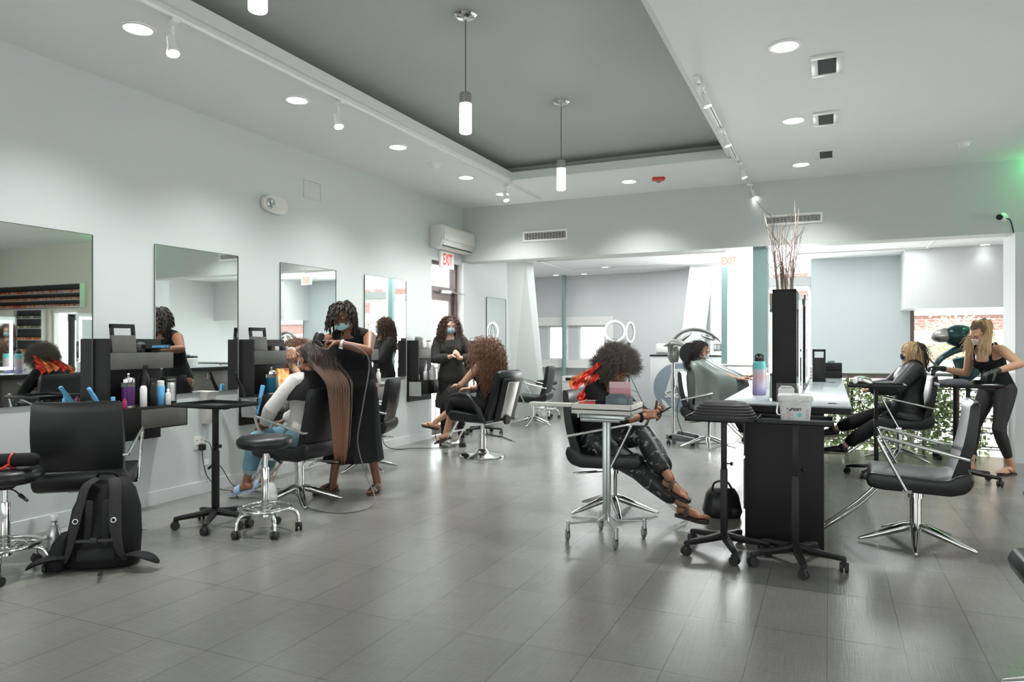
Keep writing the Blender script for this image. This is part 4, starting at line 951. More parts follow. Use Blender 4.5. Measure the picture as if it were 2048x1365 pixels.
mb = MB(); mb.box(-.03, .03, -.05, .05, 0, .21, .003); mb.build('box', M['black'], t)
mb = MB(); mb.box(.0305, .032, -.036, .036, .02, .17); mb.build('window', M['greylabel'], t)
mb = MB(); mb.tube([(.036, 0, .03), (.036, 0, .11), (.036, 0, .15)], [.012, .013, .018], 12, round_end=True); mb.build('brush', M['offwhite'], t)
text_obj('lettering', 'WHITEFOX', .014, M['offwhite'], t, .0004, Matrix.Translation((.033, 0, .19)) @ Matrix.Rotation(PI / 2, 4, 'Z') @ Matrix.Rotation(PI / 2, 4, 'X'))
sb((X0 + .10, y0 + .20, Zs), 'red_bottle', 'small red bottle behind the pale bottle on the nearest wall station', 'bottle', .022, .15, M['red'], M['red'], .012, .02)
sb((X0 + .28, y0 + .05, Zs), 'pink_bottle', 'short magenta bottle left of the purple jar', 'bottle', .016, .06, M['hotpink'], M['hotpink'], .009, .012)
t = thing('flat_box', 'flat black box with blue lettering lying on the upper box of the nearest wall station', 'box', (X0 + .10, y0 + .43, 1.225)); mb = MB(); mb.box(-.06, .07, -.12, .10, 0.028, .062, .002); mb.box(-.04, .04, -.04, .04, 0, .028, .01); mb.build('box', M['black'], t)
text_obj('lettering', 'BACKWARDS 50', .022, M['blueplastic'], t, .0004, Matrix.Translation((.071, .01, .045)) @ Matrix.Rotation(PI / 2, 4, 'Z') @ Matrix.Rotation(PI / 2, 4, 'X'), bold=.0006, squeeze=.9)
# round clear domes (product bag bubbles) on the side of the first station
t = thing('glass_jar', 'rounded clear glass jar on the upper shelf behind the tool holder', 'jar', (X0 + .09, y0 + .33, 1.225)); mb = MB(); mb.ell((0, 0, .042), .038, .038, .042); mb.build('glass', M['clear'], t)
# flat iron / curling tools
def flatiron(loc, rot, label, m, L=.24):
    t = thing('flat_iron', label, 'flat iron', loc); t.rotation_euler = rot
    for s in (-1, 1):
        mb = MB(); mb.M = Matrix.Rotation(s * .07, 4, 'X'); mb.tube([(0, s * .003, 0), (0, s * .008, L * .5), (0, s * .008, L)], [.010, .013, .012], 8, flat=1.3, round_end=True); mb.build('arm', m, t, 60)
    mb = MB(); mb.tube([(0, 0, -.01), (0, 0, -.045)], .006); mb.build('strain_relief', M['rubber'], t)
    return t
flatiron((X0 + .16, 3.40, .85), (.6, .1, 0), 'light blue flat iron leaning against the edge of the first mirror', M['blueplastic'], .15)
t = sb((X0 + .28, 3.42, .80), 'blue_cylinder_bottle', 'short light blue capped bottle beside the leaning blue flat iron', 'bottle', .02, .09, M['blueplastic'], M['blueplastic'], .014, .02)
flatiron((X0 + .26, 3.425, .63), (.25, .1, 0), 'pale blue flat iron hanging below the nearest wall station', M['blueplastic'], .15)
y1 = SY[1]
jar((X0 + .18, y1 + .22, Zs), 'glass disinfectant jar with dark blue liquid on the second wall station', M['bluedark'], None)
t = thing('picture_box', 'bright orange and yellow patterned gift box on the second wall station', 'box', (X0 + .16, y1 + .42, Zs), .1)
om = mat('orange_pattern_card', (.85, .3, .06), .4); nt = om.node_tree; vo = nt.nodes.new('ShaderNodeTexVoronoi'); vo.inputs['Scale'].default_value = 14; tc = nt.nodes.new('ShaderNodeTexCoord'); nt.links.new(tc.outputs['Object'], vo.inputs['Vector']); cr = nt.nodes.new('ShaderNodeValToRGB')
e = cr.color_ramp.elements; e[0].position = .25; e[0].color = (.85, .13, .02, 1); e[1].position = .5; e[1].color = (.9, .5, .12, 1); q = e.new(.75); q.color = (.85, .75, .55, 1); nt.links.new(vo.outputs['Distance'], cr.inputs[0]); nt.links.new(cr.outputs[0], nt.nodes['Principled BSDF'].inputs['Base Color'])
mb = MB(); mb.M = Matrix.Rotation(-.12, 4, 'Y'); mb.box(-.012, .012, -.09, .09, 0, .235, .002); mb.build('box', om, t)
bottle('dropper_bottle', 'small dark brown dropper bottle in front of the orange box', 'bottle', (X0 + .28, y1 + .34, Zs), [(.019, 0), (.021, .003), (.021, .08), (.012, .09)], [mat('amber_glass', (.03, .018, .01), .15), M['black']], [(.012, .088), (.012, .11), (.006, .13)])
t = thing('magazine_pile', 'two magazines lying on the second wall station', 'magazines', (X0 + .24, y1 + .48, Zs), .2)
for k in range(2): mb = MB(); mb.M = Matrix.Rotation(.15 * k, 4, 'Z'); mb.box(-.06, .06, -.08, .08, k * .008, k * .008 + .006); mb.build('magazine', M['paper'] if k else M['black'], t)
t = thing('black_cup', 'small black cup on the upper box of the second wall station', 'cup', (X0 + .11, y1 + .27, 1.225)); mb = MB(); mb.lathe((0, 0, 0), [(.022, 0), (.032, .045), (.03, .047), (.022, .006)], 20); mb.build('cup', M['black'], t)
for k, (dy, m) in enumerate(((.36, M['offwhite']), (.43, M['black']), (.49, M['steel']))):
    sb((X0 + .12, y1 + dy, 1.225), 'small_jar', ('small cream jar', 'small black jar', 'small silver jar')[k] + ' on the upper box of the second wall station', 'jar', .02, .03, m, m, .018, .008, False)
# tool rack with hanging hot tools on the near side of the second station
t = thing('tool_rack', 'steel ring rack fixed to the side of the second wall station', 'tool rack', (X0 + .2, y1 - .09, .80))
mb = MB(); mb.box(-.06, .08, -.07, .08, 0, .006, .002); mb.bar((-.02, 0, -.005), (.05, .06, -.11), .012, .004); mb.bar((.05, 0, -.005), (-.01, .06, -.11), .012, .004); mb.build('rack', M['steel'], t)
t = thing('curling_iron', 'black curling iron standing in the steel rack of the second wall station', 'curling iron', (X0 + .17, y1 - .10, .82)); t.rotation_euler = (.0, -.0, 0)
mb = MB(); mb.M = Matrix.Rotation(.45, 4, 'X'); mb.tube([(0, 0, 0), (0, 0, .1), (0, 0, .11), (0, 0, .24)], [.014, .016, .011, .011], 14, round_end=True); mb.bar((0, -.016, .05), (0, -.02, .2), .012, .003); mb.build('body', M['black'], t, 60)
flatiron((X0 + .24, y1 - .02, .66), (-.18, .1, 0), 'light blue flat iron hanging from the steel rack of the second wall station', M['blueplastic'], .25)
t = thing('clip_rack', 'chrome wire holder with two grey clips on the front of the second wall station', 'clip holder', (X0 + .325, y1 + .1, .70))
mb = MB()
for a in (0, .05, .1, .15): mb.tube([(0, a, 0), (.02, a, .0), (.02, a, .08), (0, a, .08)], .002, 6)
mb.build('wire', M['chrome'], t)
for a in (.05, .115): mb = MB(); mb.box(.02, .028, a - .012, a + .012, -.01, .10, .006); mb.build('clip', M['alu'], t)
# third and fourth stations
y2, y3 = SY[2], SY[3]
sb((X0 + .25, y2 + .44, Zs), 'product_bottle', 'white product bottle on the third wall station beside the fourth mirror', 'bottle', .026, .15, M['offwhite'], M['white'], .014, .03)
random.seed(8)
desc = ['tall white tube', 'squat white jar', 'white pump bottle', 'pale grey tube', 'white box of gloves', 'cream bottle', 'slim white bottle', 'silver tin']
for k, d in enumerate(desc):
    yy = y3 + .08 + .06 * k; xx = X0 + .12 + .15 * ((k * 7) % 3) / 2; r = .02 + .008 * (k % 3); h = .07 + .05 * ((k * 5) % 4)
    if 'box' in d: t = thing('glove_box', d + ' on the shelf of the fourth wall station', 'box', (xx, yy, Zs)); mb = MB(); mb.box(-.04, .04, -.03, .03, 0, .12, .003); mb.build('box', M['paper'], t)
    else: sb((xx, yy, Zs), 'product_' + ('tube' if 'tube' in d else 'jar' if 'jar' in d or 'tin' in d else 'bottle'), d + ' on the shelf of the fourth wall station', 'bottle', r, h, M['paper'] if 'white' in d else M['offwhite'], M['white'], r * .6, .02)
for k, (m, d) in enumerate(((M['greylabel'], 'dark grey tilted box'), (M['paper'], 'white tilted box'), (M['offwhite'], 'cream upright box'))):
    t = thing('product_box', d + ' on the upper box of the fourth wall station', 'box', (X0 + .09, y3 + .12 + .12 * k, 1.225), .1 * k); mb = MB(); mb.M = Matrix.Rotation((-.3, .25, 0)[k], 4, 'X'); mb.box(-.04, .04, -.05, .05, 0.015 if k < 2 else 0, .15 - .03 * k, .003); mb.build('box', m, t)
sb((X0 + .12, y3 + .52, 1.225), 'hairspray_can', 'light blue spray can with a dark cap at the top of the fourth wall station', 'can', .026, .12, M['blueplastic'], M['black'], .014, .03)
t = thing('tool_holder', 'upright black tool holder on the fourth wall station', 'tool holder', (X0 + .12, y3 + .03, 1.225), PI / 2); mb = MB(); mb.box(-.02, .12, -.02, 0, 0, .14, .002); mb.build('plate', M['greywood'], t)
# towel dispenser / long white tube fixed on the wall between stations
t = thing('paper_dispenser', 'long white tapering dryer holster fixed to the wall near the second wall station', 'holster', (X0, 4.48, .60), 0)
mb = MB(); mb.rings([[V((x, s * w, z)) for x, s in ((0, -1), (0, 1), (d, 1), (d, -1))] for z, w, d in ((0, .035, .05), (.02, .04, .06), (.24, .052, .085), (.28, .06, .12))]); mb.build('shell', M['offwhite'], t)
# outlets, plugs, cords
def outlet(y, z, label, plugs):
    t = thing('wall_outlet', label, 'outlet', (X0, y, z))
    mb = MB(); mb.box(0, .007, -.055, .055, -.058, .058, .003); mb.build('plate', M['offwhite'], t)
    mb = MB()
    for sy in (-.024, .024):
        for sz in (-.02, .022): mb.box(.007, .0085, sy - .006, sy - .003, sz - .006, sz + .006); mb.box(.007, .0085, sy + .003, sy + .006, sz - .006, sz + .006)
    mb.build('socket', M['dark'], t); return t
outlet(4.42, .44, 'double wall outlet with a black plug, below the white holster', 1)
outlet(7.0, .37, 'wall outlet with a white plug below the fourth mirror', 1)
def cord(pts, r, m, label, name='floor_cable'):
    mb = MB(); mb.tube(smooth_path(pts, 6), r, 6); o = mb.build(name, m, None, 80); return tag(o, label, 'cord')
o = tag(MB().box(X0 + .008, X0 + .06, 4.405, 4.45, .375, .43, .01).build('power_adapter', M['black']), 'black power adapter plugged into the outlet near the second station', 'adapter')
cord([(X0 + .03, 4.43, .38), (X0 + .04, 4.43, .28), (X0 + .05, 4.47, .14), (X0 + .1, 4.55, .03), (X0 + .2, 4.6, .008), (X0 + .35, 4.5, .008), (X0 + .45, 4.42, .008)], .004, M['rubber'], 'grey-tagged cord running down the wall from the adapter to the floor')
cord([(X0 + .02, 4.46, .455), (X0 + .07, 4.48, .42), (X0 + .06, 4.53, .27), (X0 + .05, 4.62, .2), (X0 + .08, 4.7, .05), (X0 + .13, 4.74, .008)] + [(X0 + .15 + .05 * math.cos(k * 1.3) + .008 * k, 4.78 + .06 * math.sin(k * 1.3), .008 + .004 * (k % 3)) for k in range(9)], .0035, M['rubber'], 'thin black cord coiled on the floor below the second station')
t = thing('cord_tag', 'white and black paper tags hanging on the cord by the outlet', 'tag', (X0 + .05, 4.45, .25)); mb = MB(); mb.box(0, .002, -.02, .03, 0, .05); mb.build('white_tag', M['paper'], t); mb = MB(); mb.M = Matrix.Rotation(.5, 4, 'X'); mb.box(0, .002, 0, .055, -.06, -.035); mb.build('black_tag', M['black'], t)
cord([(X0 + .02, 7.02, .37), (X0 + .06, 7.05, .33), (X0 + .05, 7.1, .1), (X0 + .12, 7.2, .012), (X0 + .3, 7.35, .01), (X0 + .5, 7.45, .01), (X0 + .7, 7.6, .01)], .005, M['rubber'], 'thick black cord on the floor beneath the fourth mirror')
cord([(X0 + .32, 7.85, .66), (X0 + .34, 7.84, .4), (X0 + .36, 7.8, .1), (X0 + .5, 7.7, .01), (X0 + .62, 7.62, .01), (X0 + .7, 7.7, .01), (X0 + .6, 7.78, .01), (X0 + .52, 7.7, .01)], .004, M['rubber'], 'thin black cord hanging from the fourth wall station to the floor')
cord([(X0 + .3, 4.98, .80), (X0 + .33, 4.97, .6), (X0 + .30, 4.96, .5), (X0 + .25, 4.95, .3), (X0 + .3, 4.93, .1), (X0 + .35, 4.9, .008)], .003, M['rubber'], 'thin black cord hanging below the second wall station')
# black bag hanging at the third station, paper box under fourth
t = thing('shopping_bag', 'black shopping bag hanging on a hook below the third wall station', 'bag', (X0 + .17, 6.75, .30))
mb = MB(); mb.rings([[V((x * d, y * w, z)) for x, y in ((-1, -1), (1, -1), (1, 1), (-1, 1))] for z, w, d in ((0, .15, .06), (.02, .165, .065), (.3, .15, .035))]); mb.build('bag', M['blackmatte'], t)
for s in (-1, 1): mb = MB(); mb.tube([(s * .02, -.06, .3), (-.02, 0, .5), (s * .02, .06, .3)], .004); mb.build('strap', M['blackmatte'], t)
tag(MB().box(X0 + .004, X0 + .03, 6.7, 6.8, .78, .82).build('bag_hook', M['steel']), 'small steel hook holding the black shopping bag', 'hook')

# ------------------------------------------------------------------ backpack
t = thing('backpack', 'large black backpack slumped on the floor in front of the empty chair', 'backpack', (-3.86, 2.76, 0), -.75)
t.rotation_euler = (-.12, .0, .62); t.scale = (.94, .94, .92)
def sup(cx, cy, z, a, b, n=28, e=.75): return [V((cx + math.copysign(abs(math.cos(2 * PI * k / n)) ** e, math.cos(2 * PI * k / n)) * a, cy + math.copysign(abs(math.sin(2 * PI * k / n)) ** e, math.sin(2 * PI * k / n)) * b, z)) for k in range(n)]
mb = MB(); mb.rings([sup(0, .02, 0, .17, .12), sup(0, .02, .02, .20, .145), sup(0, .02, .2, .205, .14), sup(0, .04, .36, .19, .12), sup(0, .06, .48, .15, .095), sup(0, .07, .54, .10, .06), sup(0, .075, .56, .04, .03)]); mb.build('main_compartment', M['blackmatte'], t, 60)
for s in (-1, 1):
    mb = MB(); P = smooth_path([(s * .05, -.02, .545), (s * .085, -.09, .50), (s * .10, -.13, .38), (s * .115, -.155, .25), (s * .14, -.15, .12), (s * .17, -.12, .05)], 5)
    mb.tube(P, [.034] * 16 + [.03 - .002 * i for i in range(10)], 8, flat=.35); mb.build('shoulder_strap', mat('strap_mesh_%d' % (s + 1), (.02, .02, .02), .8, bump=.5, bscale=300), t, 60)
    mb = MB(); mb.torus((s * .105, -.165, .30), .014, .003, 16, 6, 'Y'); mb.build('buckle_ring', M['steel'], t)
    mb = MB(); mb.tube(smooth_path([(s * .17, -.08, .07), (s * .24, -.12, .08), (s * .32, -.15, .06), (s * .36, -.13, .03)], 5), [.05, .055, .06, .062, .062, .06, .06, .058, .055, .052, .05, .045, .042, .038, .03, .02], 10, flat=.3); mb.build('hip_wing', M['blackmatte'], t, 60)
for x in (-.05, .05): mb = MB(); mb.M = Matrix.Translation((x, -.112, .28)); mb.box(-.022, .022, -.02, .01, -.14, .14, .012); mb.build('back_pad', mat_once('pad_mesh', (.014, .014, .015), .85, bump=.5, bscale=250), t)
mb = MB(); mb.box(-.11, .11, -.13, -.09, .05, .13, .02); mb.build('lumbar_pad', mat_once('pad_mesh', (.014, .014, .015), .85), t)
mb = MB(); mb.tube(smooth_path([(-.06, .03, .55), (-.04, .0, .58), (.04, .0, .58), (.06, .03, .55)], 4), .009, 8); mb.build('grab_handle', M['blackmatte'], t)
mb = MB(); mb.box(-.02, .02, -.17, -.15, .16, .20, .004); mb.bar((-.10, -.16, .18), (.10, -.16, .18), .006, .018); mb.build('chest_buckle', M['black'], t)
mb = MB(); mb.rings([sup(-.23, -.02, .0, .05, .09, 20), sup(-.235, -.02, .03, .065, .10, 20), sup(-.22, -.01, .16, .05, .09, 20), sup(-.2, 0, .22, .03, .06, 20)]); mb.build('side_pocket', M['blackmatte'], t, 60)
mb = MB(); mb.bar((.05, -.16, .004), (.10, -.34, .004), .022, .003); mb.build('loose_strap', M['blackmatte'], t)
bottle('squeeze_bottle', 'pale grey bottle with a narrow neck tucked in the backpack side pocket', 'bottle', (-4.14, 2.66, .06), [(.032, 0), (.036, .01), (.036, .12), (.02, .17), (.016, .175), (.016, .2), (.02, .205)], [M['alu'], M['white']], [(.021, .20), (.021, .225), (.018, .23)])
# bag with red straps on the left stool
t = thing('rolled_mat_bag', 'rolled black bundle tied with red straps lying on the left stool', 'bundle', (-4.20, 2.40, .64), .5)
mb = MB(); mb.tube([(-.19, 0, .0), (.17, 0, .01)], .038, 16, round_end=True); mb.build('roll', M['blackmatte'], t, 60)
for x in (-.05, .07): mb = MB(); mb.torus((x, 0, .003), .041, .006, 24, 6, 'X'); mb.build('strap', M['red'], t)
mb = MB(); mb.tube(smooth_path([(-.05, -.04, -.01), (-.02, -.08, -.03), (.04, -.085, -.032), (.07, -.04, -.01)], 4), .006); mb.tube([(-.04, -.05, -.03), (.06, -.07, -.032)], .005); mb.build('loose_strap', M['red'], t)
# black bag behind the counter end
t = thing('handbag', 'small black handbag on the floor behind the counter end panel', 'bag', (-.74, 5.48, 0), .3); mb = MB(); mb.rings([sup(0, 0, 0, .13, .09, 24), sup(0, 0, .04, .145, .10, 24), sup(0, 0, .16, .12, .08, 24), sup(0, 0, .21, .09, .05, 24)]); mb.build('bag', M['leather'], t, 60)
mb = MB(); mb.tube(smooth_path([(-.08, -.03, .19), (-.06, -.06, .26), (.02, -.07, .27), (.07, -.04, .2)], 5), .008); mb.build('strap', M['leather'], t)

# ------------------------------------------------------------------ reception desk with the round emblem
t = thing('reception_desk', 'white reception desk front with a large blue-grey round emblem', 'reception desk', (-2.94, 12.55, 0))
mb = MB(); mb.box(0, 1.3, 0, .3, 0, 1.06, .004); mb.build('front', M['white_wall'], t); mb = MB(); mb.box(-.01, 1.31, -.01, .31, 1.06, 1.085); mb.build('desk_top', M['black'], t)
cx, cz, R0 = .50, .50, .44
def ring2(c, r, n, a0=0, a1=360): return [(c[0] + math.cos(math.radians(a0 + (a1 - a0) * k / n)) * r, c[1] + math.sin(math.radians(a0 + (a1 - a0) * k / n)) * r) for k in range(n + 1)]
mb = MB(); mb.prism(ring2((cx, cz), R0, 64)[:-1], -.006, 0, 'Y'); e = mb.build('emblem_disc', M['bluegrey'], t, None)
# white cut-out crescent and the numeral 5
mb = MB(); out = [(cx + .09 + math.cos(math.radians(a)) * .30, cz - .14 + math.sin(math.radians(a)) * .30) for a in range(170, 262, 6)] + [(cx + .10 + math.cos(math.radians(a)) * .27, cz - .13 + math.sin(math.radians(a)) * .27) for a in range(260, 166, -6)]
out = [(cx - .30, cz - .20), (cx - .27, cz - .29), (cx - .20, cz - .37), (cx - .10, cz - .44), (cx - .0, cz - .46), (cx - .10, cz - .39), (cx - .17, cz - .32), (cx - .23, cz - .24)]
mb.prism(out, -.010, -.006, 'Y'); mb.build('emblem_slash', M['white_wall'], e, None)
mb = MB(); mb.prism([(cx - .22, cz - .06), (cx - .10, cz + .34), (cx + .34, cz + .34), (cx + .34, cz + .26), (cx + .02, cz + .26), (cx - .02, cz + .10), (cx + .06, cz + .14), (cx + .20, cz + .13), (cx + .16, cz + .08), (cx + .02, cz + .06), (cx - .10, cz - .06)], -.012, -.006, 'Y'); mb.build('numeral', M['white_wall'], e, None)
text_obj('lettering', 'Salon & Spa', .155, M['cream_text'], e, .002, Matrix.Translation((cx + .13, -.014, cz - .12)) @ Matrix.Rotation(PI / 2, 4, 'X'), bold=.003)
t = thing('tissue_dispenser', 'white dispenser box on top of the reception desk', 'dispenser', (-2.75, 12.7, 1.085)); mb = MB(); mb.box(-.11, .11, -.08, .08, .02, .2, .03, seg=3); mb.build('case', M['white'], t)
mb = MB(); mb.box(-.1, .1, -.07, .07, 0, .02); mb.build('foot', M['steel'], t)
p = G(1157, 812); t = thing('mini_dishwasher', 'small white appliance with a black control strip by the far wall', 'appliance', (p.x - .05, 13.72, 0)); mb = MB(); mb.box(-.2, .35, -.2, .2, 0, .62, .008); mb.build('case', M['white'], t)
mb = MB(); mb.box(-.12, .34, -.206, -.2, .53, .59); mb.build('control_strip', M['black'], t); mb = MB(); mb.box(-.19, .34, -.205, -.2, .50, .506); mb.build('door_gap', M['greyrubber'], t)
# ring lights
for k, (px, pz, lb) in enumerate(((1229, 663, 'left ring light on a tripod by the far wall'), (1258, 665, 'right ring light on a tripod by the far wall'))):
    d = 13.2 + .25 * k; la = (px - 1024) / F * d; x, y = -ST * d + CT * la, CT * d + ST * la; z = 1.3 + (686 - pz) / F * d
    t = thing('ring_light', lb, 'ring light', (x, y, 0), .5 + .9 * k, 'tripod ring lights')
    mb = MB(); mb.torus((0, -.03, z), .185, .022, 48, 10, 'Y', flat=.6); mb.build('light_ring', mat('ring_diffuser%s' % 'ab'[k], (.8, .8, .8), .4, emit=(.9, .97, 1), es=.3), t)
    mb = MB(); mb.torus((0, -.015, z), .162, .006, 48, 8, 'Y'); mb.build('ring_frame', M['greyrubber'], t)
    mb = MB(); mb.cyl((0, 0, .45), .012, z - .19 - .45, 10); mb.box(-.02, .02, -.02, .02, z - .24, z - .17, .004); mb.build('stand', M['greyrubber'], t)
    for q in range(3):
        a = q * 2.094 + .3; u = V((math.cos(a), math.sin(a), 0)); mb = MB(); mb.tube([V((0, 0, .72)), u * .42], .009); mb.tube([V((0, 0, .42)), u * .21 + V((0, 0, .36))], .006); mb.build('leg', M['greyrubber'], t)
# ------------------------------------------------------------------ dryer with arching arms
M['hood'] = mat('pearl_grey_plastic', (.27, .28, .26), .3, .35)
t = thing('hair_processor', 'floor-standing hair dryer with arching grey arms and a round black pad', 'hair dryer', (-1.86, 9.20, 0), 0)
mb = MB(); mb.cyl((0, 0, .12), .022, 1.02, 16); mb.cyl((0, 0, .72), .03, .12, 16); mb.build('pole', M['steel'], t)
mb = MB(); mb.prism([(-.03, .10), (.03, .14), (.06, .14), (.30, .10), (.32, .06), (.30, .04), (0, .06)], -.20, -.15, 'Y', .006); mb.prism([(-.03, .10), (.03, .14), (.06, .14), (.30, .10), (.32, .06), (.30, .04), (0, .06)], .15, .20, 'Y', .006); mb.box(-.05, .04, -.2, .2, .07, .13, .01); mb.build('base', M['greyrubber'], t)
for x, y in ((.28, -.175), (.28, .175), (-.02, -.175), (-.02, .175)): mb = MB(); caster(mb, x, y, .025, .4); mb.build('caster', M['rubber'], t)
mb = MB(); mb.tube(smooth_path([(-.10, -.08, 1.26), (-.04, -.08, 1.28), (.02, -.07, 1.34), (.12, -.05, 1.43), (.26, 0, 1.47), (.42, .03, 1.44), (.54, .05, 1.36), (.60, .05, 1.30)], 5), [.012, .02, .03, .04, .045, .047, .048, .048, .047, .046, .045, .044, .042, .042, .042, .042, .042, .042, .042, .042, .042, .042, .042, .042, .04, .038, .036, .034, .032, .03, .028, .026, .022, .018, .012, .01][:36], 12, flat=.55, round_end=True); mb.build('upper_arm', M['hood'], t, 60)
mb = MB(); mb.tube(smooth_path([(.02, 0, 1.10), (-.03, -.02, 1.2), (.0, -.1, 1.3), (.12, -.19, 1.3), (.24, -.25, 1.24), (.30, -.28, 1.2)], 5), [.05] * 8 + [.047 - .0012 * i for i in range(18)], 12, flat=.6, round_end=True); mb.build('lower_arm', M['hood'], t, 60)
mb = MB(); mb.tube(smooth_path([(.0, .02, 1.12), (.0, .1, 1.22), (.04, .2, 1.28), (.16, .26, 1.28)], 5), .035, 12, flat=.6, round_end=True); mb.build('rear_arm', M['hood'], t, 60)
mb = MB(); mb.ell((-.0, 0, 1.16), .07, .06, .13); mb.ell((.05, -.02, 1.15), .045, .05, .11); mb.build('housing', M['hood'], t)
mb = MB(); mb.M = Matrix.Translation((.27, -.30, 1.17)) @ Matrix.Rotation(.5, 4, 'Z'); mb.lathe((0, 0, 0), [(.128, -.012), (.135, 0), (.13, .02), (.08, .035)], 36, 'Y'); mb.build('round_pad', M['black'], t)
for (x, y, z, ry) in ((.16, -.05, 1.38, -.7), (.45, .03, 1.385, .35)):
    mb = MB(); mb.M = Matrix.Translation((x, y, z)) @ Matrix.Rotation(ry, 4, 'Y'); mb.ell((0, 0, -.02), .10, .045, .028); mb.build('heat_lamp', M['steel'], t)
mb = MB(); mb.tube(smooth_path([(.04, 0, .75), (.08, 0, .6), (.05, .02, .4), (.1, .0, .2), (.2, .05, .02), (.5, .1, .01), (.9, .3, .01)], 5), .005); mb.build('power_cable', M['rubber'], t)
# second dryer by the street window
M['tealhood'] = mat('dark_teal_plastic', (.02, .055, .06), .22, .2)
t = thing('hair_processor', 'large dark teal hair dryer on a stand in front of the street window', 'hair dryer', (1.28, 9.20, 0), 0)
mb = MB(); mb.cyl((0, 0, .1), .03, 1.0, 16); mb.build('pole', M['black'], t)
mb = MB(); mb.box(-.22, .18, -.16, .16, .06, .12, .02); mb.build('base', M['greyrubber'], t)
for x, y in ((-.18, -.13), (.14, -.13), (-.18, .13), (.14, .13)): mb = MB(); caster(mb, x, y, .025, .4); mb.build('caster', M['rubber'], t)
mb = MB(); mb.ell((.02, -.02, 1.38), .16, .14, .125); mb.build('hood', M['tealhood'], t)
mb = MB(); mb.M = Matrix.Translation((-.15, -.05, 1.38)) @ Matrix.Rotation(-.2, 4, 'Y'); mb.lathe((0, 0, 0), [(.02, -.10), (.05, -.08), (.075, -.03), (.085, .03), (.08, .06)], 24, 'X'); mb.build('nozzle', M['steel'], t)
mb = MB(); mb.tube(smooth_path([(.1, -.02, 1.25), (-.05, -.06, 1.20), (-.18, -.1, 1.1), (-.24, -.12, .95), (-.23, -.12, .85)], 5), [.075, .076, .077, .076, .075, .074, .072, .07, .067, .064, .061, .058, .054, .05, .046, .042, .038, .034, .030, .026, .022], 14, flat=.5, round_end=True); mb.build('front_arm', M['tealhood'], t, 60)
mb = MB(); mb.prism([(-.05, 1.12), (.22, 1.18), (.22, .95), (.05, .80)], -.07, .05, 'Y', .02); mb.build('control_head', M['tealhood'], t)
mb = MB(); mb.prism([(-.03, 1.125), (.20, 1.175), (.20, 1.165), (-.03, 1.112)], -.075, -.07, 'Y', .002); mb.build('display_trim', M['blueplastic'], t)

# ------------------------------------------------------------------ railings
def railing(name, label, pts, zs, zt, step, m1=M['steel'], m2=M['greyrubber']):
    t = thing(name, label, 'railing', (*pts[0], 0)); o = V((*pts[0], 0))
    mb = MB(); P = [V((*p, zt)) - o for p in pts]; mb.tube(P, .022, 10); mb.build('handrail', m1, t)
    for z in zs: mb = MB(); mb.tube([V((*p, z)) - o for p in pts], .008, 6); mb.build('rail_bar', m2, t)
    for a, b in zip(pts[:-1], pts[1:]):
        a, b = V((*a, 0)) - o, V((*b, 0)) - o; n = max(1, round((b - a).length / step))
        for k in range(n + 1): q = a + (b - a) * k / n; mb = MB(); mb.box(q.x - .014, q.x + .014, q.y - .014, q.y + .014, 0, zt, .003); mb.build('baluster', m2, t)
    return t
railing('balcony_railing', 'long horizontal-bar railing along the floor edge in front of the climbing plants', [(-.6, 9.47), (1.79, 9.47)], (.12, .28, .44, .60, .76), .93, .8, M['alu'])
railing('balcony_railing', 'steel railing with horizontal bars beyond the dryer client', [(-1.72, 11.9), (-.2, 11.9)], (.35, .52, .70), .93, .75)
# ------------------------------------------------------------------ right-hand station seen in the first mirror
t = thing('side_counter', 'grey-brown drawer counter to the right of the picture, seen in the nearest wall mirror', 'counter', (1.86, 6.2, 0))
mb = MB(); mb.box(-.32, .36, -.7, .7, .86, .90, .003); mb.build('worktop', M['countertop'], t); mb = MB(); mb.box(-.28, .34, -.66, .66, .05, .86); mb.build('cabinet', M['islandwood'], t)
# polish shelves on the front wall (reflected in the first mirror)
random.seed(12)
def bshelf(x0, x1, zs, label):
    t = thing('polish_rack', label, 'wall rack', ((x0 + x1) / 2, HY, zs[0])); W = (x1 - x0) / 2
    mb = MB(); mb.box(-W, W, -.012, 0, -.02, zs[-1] - zs[0] + .17); mb.build('back_board', M['darkwood'], t)
    for z in zs: mb = MB(); mb.box(-W, W, -.09, -.012, z - zs[0] - .01, z - zs[0]); mb.build('shelf', M['steel'], t)
    mb = MB(); mb.box(-W - .015, -W, -.095, 0, -.02, zs[-1] - zs[0] + .17); mb.box(W, W + .015, -.095, 0, -.02, zs[-1] - zs[0] + .17); mb.build('side_panel', M['white'], t)
bshelf(3.5, 6.45, (2.02, 2.16, 2.30), 'long three-tier wall rack of small bottles reflected at the top of the nearest mirror')
bshelf(4.68, 5.6, (1.12, 1.36, 1.60, 1.80), 'narrow four-tier wall rack of small bottles beside the reflected bright window')
PC = {'orange': (.55, .16, .03), 'rose': (.55, .22, .18), 'pale pink': (.62, .38, .32), 'red': (.5, .03, .02), 'green': (.15, .22, .12)}
protos = {}
for c, col in PC.items():
    mb = MB(); mb.lathe((0, 0, 0), [(.014, 0), (.016, .003), (.016, .04), (.008, .048), (.008, .05)], 8); mb.lathe((0, 0, .05), [(.0085, 0), (.007, .035), (.004, .036)], 8, mi=1)
    protos[c] = mb.build('polish_bottle', [mat('polish_' + c.replace(' ', '_'), col, .2), M['blackmatte']], None, 40)
cnt = 0; used = set()
